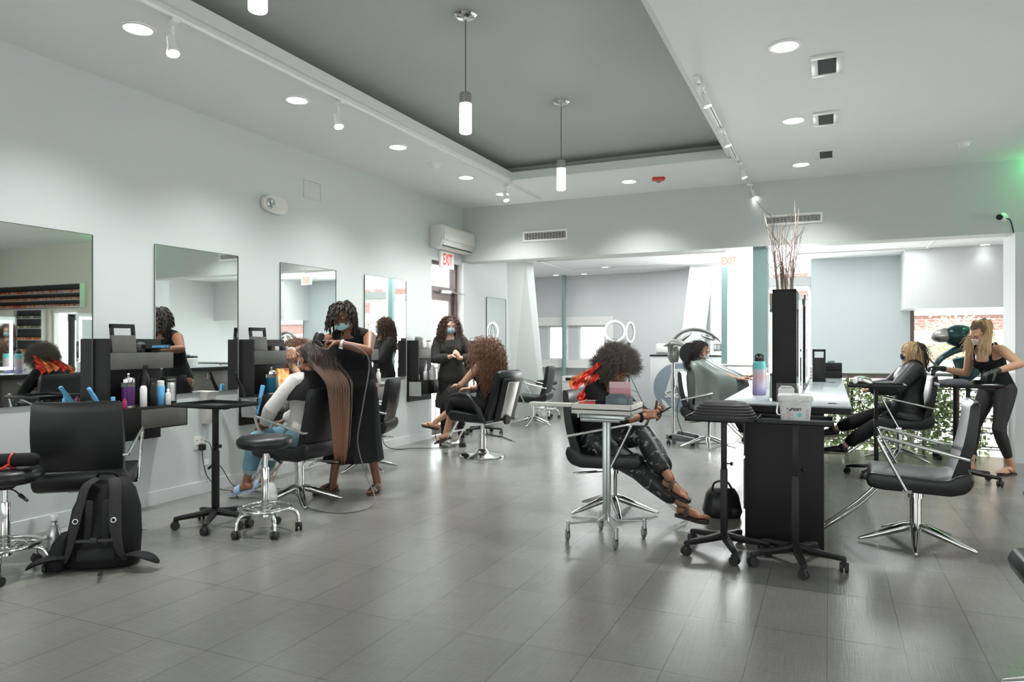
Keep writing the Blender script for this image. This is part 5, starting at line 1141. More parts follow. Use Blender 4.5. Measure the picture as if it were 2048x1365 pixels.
for zi, z in enumerate((2.02, 2.16, 2.30)):
    for k in range(58):
        x = 3.54 + k * .05
        c = random.choice(('orange', 'orange', 'rose', 'red') if x > 5.2 else ('pale pink', 'rose', 'pale pink', 'orange'))
        o = protos[c] if c not in used else protos[c].copy()
        if c in used: C.objects.link(o)
        used.add(c); o.location = (x, HY - .05, z); tag(o, 'small %s bottle in the %s row of the long upper wall rack' % (c, ('lowest', 'middle', 'top')[zi]), 'bottle', '%s bottles on the long upper rack' % c); cnt += 1
for zi, z in enumerate((1.12, 1.36, 1.60, 1.80)):
    for k in range(17):
        c = ('orange', 'orange', 'green', 'green')[zi] if random.random() < .7 else 'pale pink'
        o = protos[c].copy() if c in used else protos[c]
        if c in used: C.objects.link(o)
        used.add(c)
        o.location = (4.72 + k * .052, HY - .05, z); tag(o, 'small %s bottle in the %s row of the narrow lower wall rack' % (c, ('lowest', 'second', 'third', 'top')[zi]), 'bottle', '%s bottles on the narrow lower rack' % c)

# ------------------------------------------------------------------ outside: plants, building
M['leaf'] = mat('climber_leaf', (.20, .32, .10), .5, noise=.35, nscale=6)
M['leaf2'] = mat('climber_leaf_light', (.50, .60, .32), .5, noise=.3, nscale=6)
random.seed(21)
def leafy(name, label, x0, x1, y0, y1, z0, z1, n, cat='climbing plant', group=None, size=.06):
    t = thing(name, label, cat, ((x0 + x1) / 2, (y0 + y1) / 2, z0), 0, group); cx, cy = (x0 + x1) / 2, (y0 + y1) / 2
    for mi, m in enumerate((M['leaf'], M['leaf2'])):
        mb = MB(); clusters = [(random.uniform(x0, x1), random.uniform(y0, y1), random.uniform(z0, z1)) for _ in range(max(6, n // 40))]
        for k in range(n // 2):
            c = random.choice(clusters); p = V((random.gauss(c[0], .09) - cx, random.gauss(c[1], .06) - cy, random.gauss(c[2], .09) - z0))
            if p.z < 0 or p.z > z1 - z0 or abs(p.x) > (x1 - x0) / 2 + .02 or abs(p.y) > (y1 - y0) / 2: continue
            L = random.uniform(.6, 1.2) * size; d = V((random.gauss(0, 1), random.gauss(0, 1), random.gauss(-.3, .6))).normalized(); s = d.orthogonal().normalized(); s = Quaternion(d, random.uniform(0, 6)) @ s; q = p + d * L
            nrm = d.cross(s) * L * .12
            b = mb.bm; vs = [b.verts.new(v) for v in (p, p + d * L * .45 + s * L * .36 + nrm, q, p + d * L * .45 - s * L * .36 + nrm, p + d * L * .45)]
            b.faces.new((vs[0], vs[1], vs[4])); b.faces.new((vs[1], vs[2], vs[4])); b.faces.new((vs[2], vs[3], vs[4])); b.faces.new((vs[3], vs[0], vs[4]))
        mb.build('foliage', m, t, 80)
    mb = MB()
    for k in range(5):
        x = random.uniform(x0, x1) - cx; P = [V((x, 0, 0))]
        for i in range(6): P.append(P[-1] + V((random.gauss(0, .05), random.gauss(0, .03), (z1 - z0) / 6)))
        mb.tube(smooth_path(P, 3), .005, 5)
    mb.build('stem', M['brush'], t, 80)
for k, (a, b, lb) in enumerate(((-.1, .42, 'leafy climbing plant directly right of the counter, behind the railing'), (.42, .86, 'leafy climbing plant behind the blonde client'), (.86, 1.3, 'leafy climbing plant between the two black tray trolleys'), (1.3, 1.70, 'sparse climbing plant at the right end of the railing'))):
    leafy('climbing_plant', lb, a, b, 9.62, 9.95, -.45, .84, 2600 if k < 3 else 900, group='climbing plants behind the railing')
# wires of the plant trellis
t = thing('plant_trellis', 'dark wire trellis carrying the climbing plants', 'trellis', (-.3, 9.8, -.65)); mb = MB()
for z in (.2, .45, .7, .95, 1.2, 1.42): mb.bar((0, 0, z), (2.3, 0, z), .008, .012)
mb.build('wire', M['rubber'], t)
for x in (0, .55, 1.1, 1.65, 2.15, 2.3): mb = MB(); mb.box(x - .012, x + .012, -.012, .012, 0, 1.5); mb.build('upright', M['rubber'], t)
# building across the street
def brick_mat():
    m = bpy.data.materials.new('red_brick'); m.use_nodes = True; nt = m.node_tree; p = nt.nodes['Principled BSDF']; tc = nt.nodes.new('ShaderNodeTexCoord'); mp = nt.nodes.new('ShaderNodeMapping'); mp.inputs['Rotation'].default_value = (PI / 2, 0, 0)
    br = nt.nodes.new('ShaderNodeTexBrick'); br.inputs['Scale'].default_value = 1; br.inputs['Brick Width'].default_value = .24; br.inputs['Row Height'].default_value = .085; br.inputs['Mortar Size'].default_value = .01
    br.inputs['Color1'].default_value = (.21, .095, .08, 1); br.inputs['Color2'].default_value = (.25, .12, .10, 1); br.inputs['Mortar'].default_value = (.30, .22, .20, 1)
    nt.links.new(tc.outputs['Object'], mp.inputs[0]); nt.links.new(mp.outputs[0], br.inputs['Vector']); nt.links.new(br.outputs['Color'], p.inputs['Base Color']); p.inputs['Roughness'].default_value = .85; return m
t = thing('brick_building', 'red brick building with pale bands across the street, seen through the street window', 'building', (5, 24, -.65))
mb = MB(); mb.box(-7, 9, 0, 4, 0, 9); mb.build('brick_wall', brick_mat(), t, None)
mb = MB(); mb.box(-7, 9, -.12, 0, 0, 1.45); mb.build('bright_backdrop', M['paper'], t, None)  # pale base added to give a glaring white background behind the plants
for z in (1.9, 2.75): mb = MB(); mb.box(-7, 9, -.05, 0, z, z + .42); mb.build('stone_band', mat('stone_band_%d' % int(z * 10), (.48, .46, .43), .7), t, None)
for k, (x, y, h) in enumerate(((3.0, 21.5, 2.5), (5.9, 21.5, 2.3))):
    t = thing('street_tree', ('small leafy tree left in the street window', 'small leafy tree right in the street window, half hidden by the stylist')[k], 'tree', (x, y, -.65), 0, 'trees across the street')
    mb = MB(); mb.tube([(0, 0, 0), (.05, 0, .8), (0, 0, h * .7)], [.07, .05, .03]); mb.build('trunk', M['brush'], t)
    mb = MB()
    for q in range(3200):
        a = V((random.gauss(0, .45), random.gauss(0, .4), h * .8 + random.gauss(0, .35))); d = V((random.gauss(0, 1), random.gauss(0, 1), random.gauss(0, .6))).normalized() * .06; s = d.orthogonal() * .35
        mb.quad(a, a + d / 2 + s, a + d, a + d / 2 - s)
    mb.build('crown', M['leaf2'], t, None)

# white pouch hanging on two thin straps from the client's armrest
p = G(543, 1012, .03); t = thing('white_pouch', 'small white pouch hanging on brown straps behind the front rolling stool', 'pouch', (p.x, p.y, .05))
mb = MB(); mb.ell((0, 0, .08), .045, .04, .085); mb.ell((0, 0, .05), .05, .045, .05); mb.build('bag', M['paper'], t)
mb = MB(); mb.tube([(-.01, 0, .15), (-.03, .1, .36), (-.05, .2, .55)], .003); mb.tube([(.01, 0, .15), (.02, .1, .36), (.02, .2, .55)], .003); mb.build('strap', mat_once('tan_strap', (.3, .17, .1), .6), t)
# ------------------------------------------------------------------ people
def ik(R, T, l1, l2, pole):
    d = T - R; L = min(d.length, (l1 + l2) * .998); u = d.normalized(); a = (l1 * l1 - l2 * l2 + L * L) / (2 * L); h = math.sqrt(max(l1 * l1 - a * a, 0))
    p = V(pole); p = p - u * p.dot(u); p = p.normalized() if p.length > 1e-5 else u.orthogonal().normalized()
    return R + u * a + p * h, R + u * L
def remesh(name, mb, m, parent, vox, it=4, fac=.5):
    me = bpy.data.meshes.new('tmp'); bmesh.ops.recalc_face_normals(mb.bm, faces=mb.bm.faces); mb.bm.to_mesh(me); mb.bm.free()
    o = bpy.data.objects.new('tmp', me); C.objects.link(o)
    r = o.modifiers.new('r', 'REMESH'); r.mode = 'VOXEL'; r.voxel_size = vox; r.adaptivity = 0
    if it: s = o.modifiers.new('s', 'SMOOTH'); s.factor = fac; s.iterations = it
    dg = bpy.context.evaluated_depsgraph_get(); dg.update()
    me2 = bpy.data.meshes.new_from_object(o.evaluated_get(dg)); me2.name = name
    bpy.data.objects.remove(o); bpy.data.meshes.remove(me)
    me2.materials.clear(); me2.materials.append(m); me2.polygons.foreach_set('use_smooth', [True] * len(me2.polygons))
    r = bpy.data.objects.new(name, me2); C.objects.link(r); r.parent = parent; return r
def limb(mb, pts, rads, seg=14, flat=1.0): mb.tube(pts, rads, seg, flat=flat, round_end=True)
def lerp(a, b, t): return a + (b - a) * t
def torso_rings(S, sec, inflate=0.0, n=28):
    """sec: list of (t along spine 0..1, half width, half depth, forward offset)"""
    R = []
    for t, a, b, off in sec:
        i = t * (len(S['sp']) - 1); k = min(int(i), len(S['sp']) - 2); c = lerp(S['sp'][k], S['sp'][k + 1], i - k)
        ax = lerp(S['hx'], S['sx'], max(0, min(1, t))).normalized(); up = (S['sp'][k + 1] - S['sp'][k]).normalized(); fw = up.cross(ax).normalized(); ax = fw.cross(up).normalized()
        a, b = a + inflate, b + inflate
        R.append([c + fw * off + ax * a * math.copysign(abs(math.cos(2 * PI * q / n)) ** .85, math.cos(2 * PI * q / n)) + fw * b * math.copysign(abs(math.sin(2 * PI * q / n)) ** .85, math.sin(2 * PI * q / n)) for q in range(n)])
    return R
def hand(mb, W, hd, n, side, curl, spread=.09, thumb_in=.0, s=1.0):
    """W wrist, hd finger direction, n palm normal (towards the palm side), side: +-1 where the thumb leaves"""
    hd = V(hd).normalized(); n = V(n); n = (n - hd * n.dot(hd)).normalized(); sd = hd.cross(n).normalized() * side
    K = .082 * s
    for i, x in enumerate((.030, .010, -.010, -.029)):
        a = W + sd * x * .55 * s; b = W + hd * (K - .006 * abs(i - 1) ** 1.3 * .8) + sd * x * s
        limb(mb, [a, lerp(a, b, .6), b], [.015 * s, .0155 * s, .0125 * s], 10)
        L = (.070, .078, .073, .056)[i] * s; d = (hd + sd * (1.2 - i) * spread).normalized(); p = b; ang = 0
        P = [p]; 
        for q, f in ((.45, .6), (.32, 1.0), (.23, .8)):
            ang += curl * f * (1 + .12 * i); dd = (d * math.cos(ang) + n * math.sin(ang)).normalized(); p = p + dd * L * q; P.append(p)
        limb(mb, P, [.0098 * s, .0092 * s, .0084 * s, .0074 * s], 10)
    a = W + hd * .018 * s + sd * .018 * s; d1 = (hd * .62 + sd * .72 + n * (.25 + thumb_in)).normalized(); b = a + d1 * .045 * s; d2 = (hd * .85 + sd * .28 + n * (.3 + thumb_in * 1.4)).normalized(); c = b + d2 * .032 * s; e = c + (d2 + n * .25 * curl).normalized() * .024 * s
    limb(mb, [a, b, c, e], [.0165 * s, .0125 * s, .0105 * s, .0088 * s], 10)
def foot(mb, A, fd, sole=0.0, up=V((0, 0, 1)), s=1.0, toes=True, inner=1):
    """A ankle joint; fd forward dir of foot; up = shin-ish direction normal to the sole"""
    fd = V(fd).normalized(); up = (up - fd * up.dot(fd)).normalized(); sd = fd.cross(up)
    h = A - up * .068 * s
    limb(mb, [A, A - up * .03 * s - fd * .006, h - fd * .025 * s + up * .028 * s], [.034 * s, .034 * s, .031 * s], 12)
    limb(mb, [h - fd * .025 * s + up * .027 * s, h + fd * .05 * s + up * .034 * s, h + fd * .115 * s + up * .02 * s, h + fd * .145 * s + up * .016 * s], [.030 * s, .034 * s, .030 * s, .020 * s], 14, .95)
    for x in (-.022, .022): limb(mb, [h + fd * .02 + up * .018 * s + sd * x * .5, h + fd * .13 * s + up * .016 * s + sd * x], [.018 * s, .019 * s], 10)
    if toes:
        for i in range(5):
            x = (.031 - .0155 * i) * inner; L = (.048, .045, .040, .034, .027)[i] * s; r = (.0125, .0092, .0088, .0084, .008)[i] * s
            b = h + fd * (.142 - .006 * i) * s + sd * x * s + up * .013 * s; limb(mb, [b, b + fd * L * .6 + up * .003, b + fd * L - up * .002], [r, r, r * .85], 8)
    return h
def head_frame(yaw_fwd, tilt=0.0):
    f = V(yaw_fwd).normalized(); r = f.cross(V((0, 0, 1))).normalized(); u = r.cross(f).normalized()
    if tilt: q = Quaternion(f, tilt); r = q @ r; u = q @ u
    return r, f, u
def head(mb, c, fr, s=1.0):
    r, f, u = fr; Q = Matrix((r, f, u)).transposed()
    def E(x, y, z, a, b, d): mb.ell(c + Q @ V((x, y, z)) * s, a * s, b * s, d * s, 20, 14, rot=Q)
    E(0, -.012, .030, .074, .094, .085); E(0, .022, -.010, .062, .068, .088); E(0, .034, -.058, .044, .048, .046); E(0, .062, -.083, .02, .02, .018)
    for q in (-1, 1):
        E(q * .036, .058, -.02, .026, .026, .024); E(q * .03, .070, .032, .030, .018, .012); E(q * .045, .02, -.07, .022, .035, .02)
        E(q * .074, -.008, -.012, .009, .02, .031)
    E(0, .082, .008, .010, .016, .024); E(0, .094, -.012, .011, .017, .012); E(.011, .085, -.017, .008, .010, .008); E(-.011, .085, -.017, .008, .010, .008)
    E(0, .080, -.042, .022, .014, .006); E(0, .079, -.052, .019, .013, .007)
def face_details(root, c, fr, s, iris=(.03, .015, .01), brow=(.02, .012, .01), closed=False, skin=None):
    r, f, u = fr; Q = Matrix((r, f, u)).transposed()
    wm = mat_once('eye_white', (.75, .72, .70), .25); im = mat_once('iris_dark', iris, .1); bm_ = mat_once('brow_%d' % int(brow[0] * 1000), brow, .8)
    for q in (-1, 1):
        if closed:
            mb = MB(); mb.ell(c + Q @ V((q * .031, .0715, .009)) * s, .015 * s, .011 * s, .010 * s, 14, 10, rot=Q); mb.tube([c + Q @ V((q * x, y, z)) * s for x, y, z in ((.019, .080, .003), (.031, .0835, .001), (.044, .076, .004))], .0018, 5, mi=1); mb.build('eyelid', [skin, bm_], root, 80)
            mb = MB(); P = [c + Q @ V((q * x, y, z)) * s for x, y, z in ((.014, .090, .026), (.030, .089, .032), (.046, .078, .027))]; mb.tube(P, [.003, .0035, .0015], 6, flat=.6); mb.build('eyebrow', bm_, root, 80); continue
        mb = MB(); mb.ell(c + Q @ V((q * .031, .071, .009)) * s, .0135 * s, .010 * s, .0085 * s, 14, 10, rot=Q); mb.ell(c + Q @ V((q * .031, .0785, .007)) * s, .006 * s, .004 * s, .006 * s, 12, 8, rot=Q, mi=1); mb.build('eye', [wm, im], root, 80)
        mb = MB(); P = [c + Q @ V((q * x, y, z)) * s for x, y, z in ((.014, .090, .026), (.030, .089, .032), (.046, .078, .027))]; mb.tube(P, [.004, .004, .002], 6, flat=.6); mb.build('eyebrow', bm_, root, 80)
def mask(root, c, fr, s, m):
    r, f, u = fr; Q = Matrix((r, f, u)).transposed(); N, K = 16, 9; mb = MB(); out = []; inn = []
    for j in range(K):
        v = -1 + 2 * j / (K - 1); ro = []; ri = []
        for i in range(N):
            h = -1 + 2 * i / (N - 1); a = h * 1.05; z = -.038 + v * (.040 - .018 * abs(h) ** 1.5) - .004
            bulge = .104 - .012 * v * v + (.006 if v > .4 and abs(h) < .15 else 0) - (.015 if v < -.5 else 0)
            x = math.sin(a) * .073; y = math.cos(a) * bulge + .002 + .002 * math.sin(v * 9)
            ro.append(c + Q @ V((x, y, z)) * s); ri.append(c + Q @ V((x * .96, y * .96, z)) * s)
        out.append(ro); inn.append(ri)
    R = [o + list(reversed(i)) for o, i in zip(out, inn)]; mb.rings(R); k = mb.build('face_mask', m, root, 80)
    mb = MB()
    for q in (-1, 1):
        for z0, z1 in ((-.018, .018), (-.055, -.045)): mb.tube([c + Q @ V((q * x, y, z)) * s for x, y, z in ((.066, .052, z0 - .004), (.074, .02, (z0 + z1) / 2), (.082, -.012, z1 if z0 > -.03 else -.04))], .0016, 5)
    mb.build('ear_loop', m, k)
def scalp(rnd, cover):
    while True:
        v = V((rnd.gauss(0, 1), rnd.gauss(0, 1), rnd.gauss(0, 1))).normalized()
        if cover(v): return v
def hair(root, c, fr, s, n, L, r, m, seed, cover, out=.3, curl=0, freq=8, grav=.35, steps=12, cap=True, capr=(.082, .100, .092), avoid=None, bias=None, rand=.15, sides=4, tip=.4, name='hair', capz=.034, var=.35, cap_cut=None):
    rnd = random.Random(seed); rr, f, u = fr; Q = Matrix((rr, f, u)).transposed(); mb = MB(); hc = c + Q @ V((0, -.014, capz)) * s
    if cap:
        b = MB(); b.ell((0, 0, 0), *[q * s for q in capr], 32, 22)
        for vtx in list(b.bm.verts):
            d = V((vtx.co.x / capr[0], vtx.co.y / capr[1], vtx.co.z / capr[2])).normalized()
            if not cover(d): vtx.co *= .80
        for vtx in b.bm.verts: vtx.co = hc + Q @ vtx.co
        mb.merge(b.bm)
    for k in range(n):
        v = scalp(rnd, cover); p = hc + Q @ V((v.x * capr[0], v.y * capr[1], v.z * capr[2])) * s * .97; d = (Q @ v) * out + Q @ V((rnd.gauss(0, rand), rnd.gauss(0, rand), rnd.gauss(0, rand)))
        if bias: d += Q @ V(bias(v))
        ll = L * rnd.uniform(1 - var, 1 + var * .4); st = ll / steps; P = [p.copy()]; ph = rnd.uniform(0, 6.28)
        d = d.normalized()
        for i in range(steps):
            d = (d + V((0, 0, -grav))).normalized(); p = p + d * st
            q = Q.transposed() @ (p - hc); e = V((q.x / (capr[0] * 1.04 * s), q.y / (capr[1] * 1.04 * s), q.z / (capr[2] * 1.04 * s)))
            if e.length < 1: e.normalize(); q = V((e.x * capr[0] * 1.04, e.y * capr[1] * 1.04, e.z * capr[2] * 1.04)) * s; p = hc + Q @ q
            if avoid: p = avoid(p)
            P.append(p.copy())
        if curl:
            W = []; fr_ = frames(P); m_ = max(2, int(freq * ll / .4)); tot = steps * 4
            for i in range(tot + 1):
                t = i / tot * steps; a = min(int(t), steps - 1); b = lerp(P[a], P[a + 1], t - a); F_ = fr_[a]; am = curl * min(1, t / 2)
                W.append(b + F_[1] * math.cos(ph + t * freq / steps * 2.2) * am + F_[2] * math.sin(ph + t * freq / steps * 2.2) * am)
            P = W
        N = len(P); mb.tube(P, [r * (1 - (1 - tip) * (i / N) ** 2) for i in range(N)], sides)
    return mb.build(name, m, root, 180)
def sphere_avoid(balls):
    def f(p):
        for c, r in balls:
            d = p - c
            if d.length < r: p = c + d.normalized() * r
        return p
    return f
def seg_avoid(segs):
    def f(p):
        for a, b, r in segs:
            ab = b - a; t = max(0, min(1, (p - a).dot(ab) / ab.length_squared)); q = a + ab * t; d = p - q
            if d.length < r: p = q + (d.normalized() if d.length > 1e-6 else V((0, -1, 0))) * r
        return p
    return f

class Person:
    def __init__(S, label, loc, rz, skin, hip, neck, head_fwd, shoulders=(1, 0, 0), hips=(1, 0, 0), curve=(0, -.02, 0), s=1.0, head_tilt=0, head_off=(0, .03, .125), sw=.165, female=True, group=None):
        S.root = thing('person', label, 'person', loc, rz, group); S.s = s; S.skin = skin; S.mb = MB(); S.female = female
        S.hip = V(hip); S.neck = V(neck); S.hx = V(hips).normalized(); S.sx = V(shoulders).normalized(); cv = V(curve)
        sp = []
        for k in range(7):
            t = k / 6; sp.append(lerp(S.hip, S.neck, t) + cv * math.sin(t * PI))
        S.sp = sp; S.D = {'sp': sp, 'hx': S.hx, 'sx': S.sx}
        wd = (.165, .160, .120, .135, .150, .145, .07) if female else (.155, .15, .128, .145, .165, .16, .07)
        dp = (.105, .110, .085, .095, .105, .075, .055)
        S.sec = [(t, w_ * s * (.98 if i < 6 else 1), d_ * s, o_) for i, (t, w_, d_, o_) in enumerate(zip((-.16, .02, .34, .56, .74, .92, 1.02), wd, dp, (0, 0, .0, .005, .01, 0, 0)))]
        S.sec[0] = (-.16, .11 * s, .085 * s, 0); S.sec.insert(1, (-.08, .15 * s, .105 * s, 0))
        S.torso = lambda inf=0.0, t0=-.2, t1=1.1, extra=None: torso_rings(S.D, [(t, a, b, o) for t, a, b, o in S.sec if t0 <= t <= t1], inf)
        S.mb.rings(S.torso())
        up = (sp[-1] - sp[-2]).normalized(); S.up = up; S.fw = up.cross(S.sx).normalized()
        if female:
            for q in (-1, 1): S.mb.ell(lerp(sp[4], sp[5], -.05) + S.sx * q * .075 * s + S.fw * .075 * s, .058 * s, .05 * s, .056 * s)
        S.sh = [S.neck - up * .055 * s + S.sx * q * sw * s for q in (-1, 1)]
        for q in (0, 1): limb(S.mb, [S.neck - up * .03 * s, lerp(S.neck - up * .03 * s, S.sh[q], .55), S.sh[q]], [.05 * s, .052 * s, .052 * s])
        fr = head_frame(head_fwd, head_tilt); S.fr = fr; ho = V(head_off); S.hc = S.neck + V(ho) * s
        limb(S.mb, [S.neck - up * .04, lerp(S.neck, S.hc, .5), S.hc - fr[2] * .03 * s - fr[1] * .02 * s], [.055 * s, .049 * s, .050 * s])
        head(S.mb, S.hc, fr, s); S.arms = [None, None]; S.legs = [None, None]
        S.hj = [S.hip + S.hx * q * .09 * s - V((0, 0, .03)) for q in (-1, 1)]
    def arm(S, q, wrist, pole, hd=None, n=(0, 0, -1), curl=.4, thumb=0.0, spread=.09, gloves=None, thumb_side=None):
        i = 0 if q < 0 else 1; s = S.s; E, W = ik(S.sh[i], V(wrist), .285 * s, .245 * s, pole); S.arms[i] = (S.sh[i], E, W)
        limb(S.mb, [S.sh[i], lerp(S.sh[i], E, .3), lerp(S.sh[i], E, .7), E], [.053 * s, .049 * s, .041 * s, .037 * s]); limb(S.mb, [E, lerp(E, W, .25), lerp(E, W, .7), W], [.037 * s, .040 * s, .031 * s, .0255 * s])
        hd = V(hd) if hd else (W - E); nn = V(n); sd = hd.normalized().cross((nn - hd.normalized() * nn.dot(hd.normalized())).normalized())
        # thumb on the side nearer the body's up/front by default
        ts = thumb_side if thumb_side else (1 if sd.dot(V((0, .3, 1))) > 0 else -1)
        if gloves:
            mb = MB(); hand(mb, W, hd, n, ts, curl, spread, thumb, s * 1.06); limb(mb, [lerp(W, E, .12), W, W + hd.normalized() * .02], [.033 * s, .030 * s, .028 * s]); remesh('glove', mb, gloves, S.root, .0045, 2)
        else: hand(S.mb, W, hd, n, ts, curl, spread, thumb, s)
        S.last = (W, hd.normalized()); return E, W
    def leg(S, q, ankle, pole, fd, up=(0, 0, 1), toes=True):
        i = 0 if q < 0 else 1; s = S.s; K, A = ik(S.hj[i], V(ankle), .425 * s, .395 * s, pole); S.legs[i] = (S.hj[i], K, A)
        limb(S.mb, [S.hj[i], lerp(S.hj[i], K, .35), lerp(S.hj[i], K, .75), K], [.092 * s, .083 * s, .062 * s, .054 * s], 16); bk = (V(fd) * -1)
        limb(S.mb, [K, lerp(K, A, .28) + bk.normalized() * .012, lerp(K, A, .7), A], [.053 * s, .054 * s, .037 * s, .034 * s], 16)
        foot(S.mb, A, fd, up=V(up), s=s, toes=toes, inner=-q if False else q * -1); S.feet = getattr(S, 'feet', {}); S.feet[i] = (A, V(fd).normalized(), V(up)); return K, A
    def finish(S, iris=(.03, .015, .01), brow=(.02, .012, .01), closed=False, vox=.0052):
        S.body = remesh('body', S.mb, S.skin, S.root, vox, 3); face_details(S.root, S.hc, S.fr, S.s, iris, brow, closed, S.skin)
    def top(S, name, m, inf=.012, t0=-.1, t1=.95, sleeves=0, chest=True, neck_t=None, vox=.008, hang=None, straps=False, sl_r=.012, cuffs=None):
        s = S.s; mb = MB(); R = S.torso(inf, t0, t1)
        if hang:  # extra hem rings below: list of (dz, scale)
            base = R[0]; c = sum(base, V()) / len(base); pre = [[c + (p - c) * k + V((0, 0, -dz)) for p in base] for dz, k in hang]; R = list(reversed(pre)) + R
        mb.rings(R)
        if chest and S.female:
            for q in (-1, 1): mb.ell(lerp(S.sp[4], S.sp[5], -.05) + S.sx * q * .072 * s + S.fw * .075 * s, (.058 + inf * .8) * s, (.05 + inf * .8) * s, (.056 + inf * .8) * s)
            mb.ell(lerp(S.sp[4], S.sp[5], -.1) + S.fw * .08 * s, .07 * s, .038 * s, .05 * s)
        for i in (0, 1):
            sh, E, W = S.arms[i]
            if sleeves > 0:
                pts = [lerp(S.neck, sh, .55) - S.up * .02, sh]; rr = [(.052 + inf) * s, (.053 + sl_r) * s]
                for t in (.3, .7, 1.0):
                    if sleeves >= t * .5: pts.append(lerp(sh, E, t)); rr.append(((.049, .041, .038)[(.3, .7, 1.0).index(t)] + sl_r * 1.1) * s)
                if sleeves > .5:
                    for t in (.25, .65, .95):
                        if sleeves >= .5 + t * .5 - .03: pts.append(lerp(E, W, t)); rr.append(((.041, .033, .029)[(.25, .65, .95).index(t)] + sl_r * 1.1) * s)
                limb(mb, pts, rr)
            elif straps:
                a = lerp(S.neck, sh, .48) + S.up * .028 * s; limb(mb, [lerp(S.sp[4], S.sp[5], .2) + S.sx * (i * 2 - 1) * .085 * s + S.fw * .095 * s, a + S.fw * .04 * s, a, a - S.fw * .05 * s, lerp(S.sp[4], S.sp[5], .3) + S.sx * (i * 2 - 1) * .08 * s - S.fw * .085 * s], [.02] * 5, 8)
            else: limb(mb, [lerp(S.neck, sh, .25) - S.up * .01, lerp(S.neck, sh, .72)], [(.052 + inf) * s, (.050 + inf) * s])
        return remesh(name, mb, m, S.root, vox, 4)
    def trousers(S, name, m, inf=.012, end=1.0, flare=0.0, vox=.008, t1=.34):
        s = S.s; mb = MB(); mb.rings(S.torso(inf, -.2, t1))
        for i in (0, 1):
            h, K, A = S.legs[i]; pts = [h, lerp(h, K, .35), lerp(h, K, .75), K]; rr = [(.092 + inf) * s, (.083 + inf) * s, (.062 + inf + flare * .3) * s, (.054 + inf + flare * .5) * s]
            for t, r0 in ((.28, .054), (.7, .038), (.97, .036)):
                if end >= t: pts.append(lerp(K, A, t)); rr.append((r0 + inf + flare * (.5 + .5 * t)) * s)
            limb(mb, pts, rr, 18)
        return remesh(name, mb, m, S.root, vox, 4)
    def sandal(S, i, m, mode='straps', sole_m=None, thick=.018):
        A, fd, up = S.feet[i]; s = S.s; up = (up - fd * up.dot(fd)).normalized(); sd = fd.cross(up); h = A - up * .070 * s; inner = -1 if i else 1
        mb = MB(); ol = [(-.062, .0), (-.052, .026), (0, .031), (.07, .033), (.12, .043), (.165, .041), (.19, .028), (.198, 0), (.19, -.026), (.165, -.040), (.12, -.043), (.07, -.033), (0, -.031), (-.052, -.026)]
        R = [[h + fd * x * s + sd * y * s - up * (z * s) for x, y in ol] for z in (0, thick)]; mb.rings(R); o = mb.build('sandal', sole_m or m, S.root, 40)
        mb = MB()
        def band(x, w_, hgt, yy=.042):
            P = [h + fd * x * s + sd * yy * math.cos(a) * s + up * (hgt * math.sin(a) - .002) * s for a in [PI * k / 10 for k in range(11)]]; mb.tube(P, w_, 8, flat=.35 if False else 1)
        if mode == 'slides':
            for x in (.06, .075, .09, .105): band(x, .010, .058 - .25 * (x - .06))
            P = [h + fd * .15 * s + up * .0 * s + sd * inner * .015, h + fd * .13 * s + up * .032 * s + sd * inner * .014, h + fd * .11 * s + up * .044 * s]; mb.tube(P, .006, 6)
        elif mode == 'thong':
            for q in (-1, 1): mb.tube(smooth_path([h + fd * .145 * s + sd * inner * .012 + up * .004, h + fd * .13 * s + sd * inner * .012 + up * .034 * s, h + fd * .09 * s + sd * q * .028 + up * .036 * s, h + fd * .045 * s + sd * q * .036 + up * .004], 4), .006, 6)
        else:
            for x in (.035, .05): band(x, .009, .064)
            mb.tube(smooth_path([h + fd * .15 * s + sd * inner * .012 + up * .004, h + fd * .13 * s + sd * inner * .012 + up * .034 * s, h + fd * .05 * s + up * .064 * s], 4), .008, 6)
            P = [A + fd * .036 * math.cos(a) * s + sd * .038 * math.sin(a) * s - up * .01 for a in [2 * PI * k / 16 for k in range(16)]]; mb.tube(P, .007, 6, closed=True)
        mb.build('strap', m, o, 80); return o
    def shoe(S, i, m, sole, name='shoe'):
        A, fd, up = S.feet[i]; s = S.s; up = (up - fd * up.dot(fd)).normalized(); sd = fd.cross(up); h = A - up * .068 * s; mb = MB()
        limb(mb, [A + up * .0, A - up * .03 - fd * .008, h - fd * .02 + up * .03], [.044, .045, .040], 14); limb(mb, [h - fd * .025 + up * .03, h + fd * .06 + up * .04, h + fd * .13 + up * .028, h + fd * .17 + up * .022], [.040, .043, .041, .032], 16)
        o = remesh(name, mb, m, S.root, .006, 3); mb = MB()
        ol = [(-.068, .0), (-.055, .032), (0, .036), (.07, .038), (.13, .048), (.175, .043), (.20, .025), (.206, 0), (.2, -.025), (.175, -.043), (.13, -.048), (.07, -.038), (0, -.036), (-.055, -.032)]
        mb.rings([[h + fd * x * s + sd * y * s + up * z for x, y in ol] for z in (-.014, .006, .012)]); mb.build('sole', sole, o, 40)
        return o

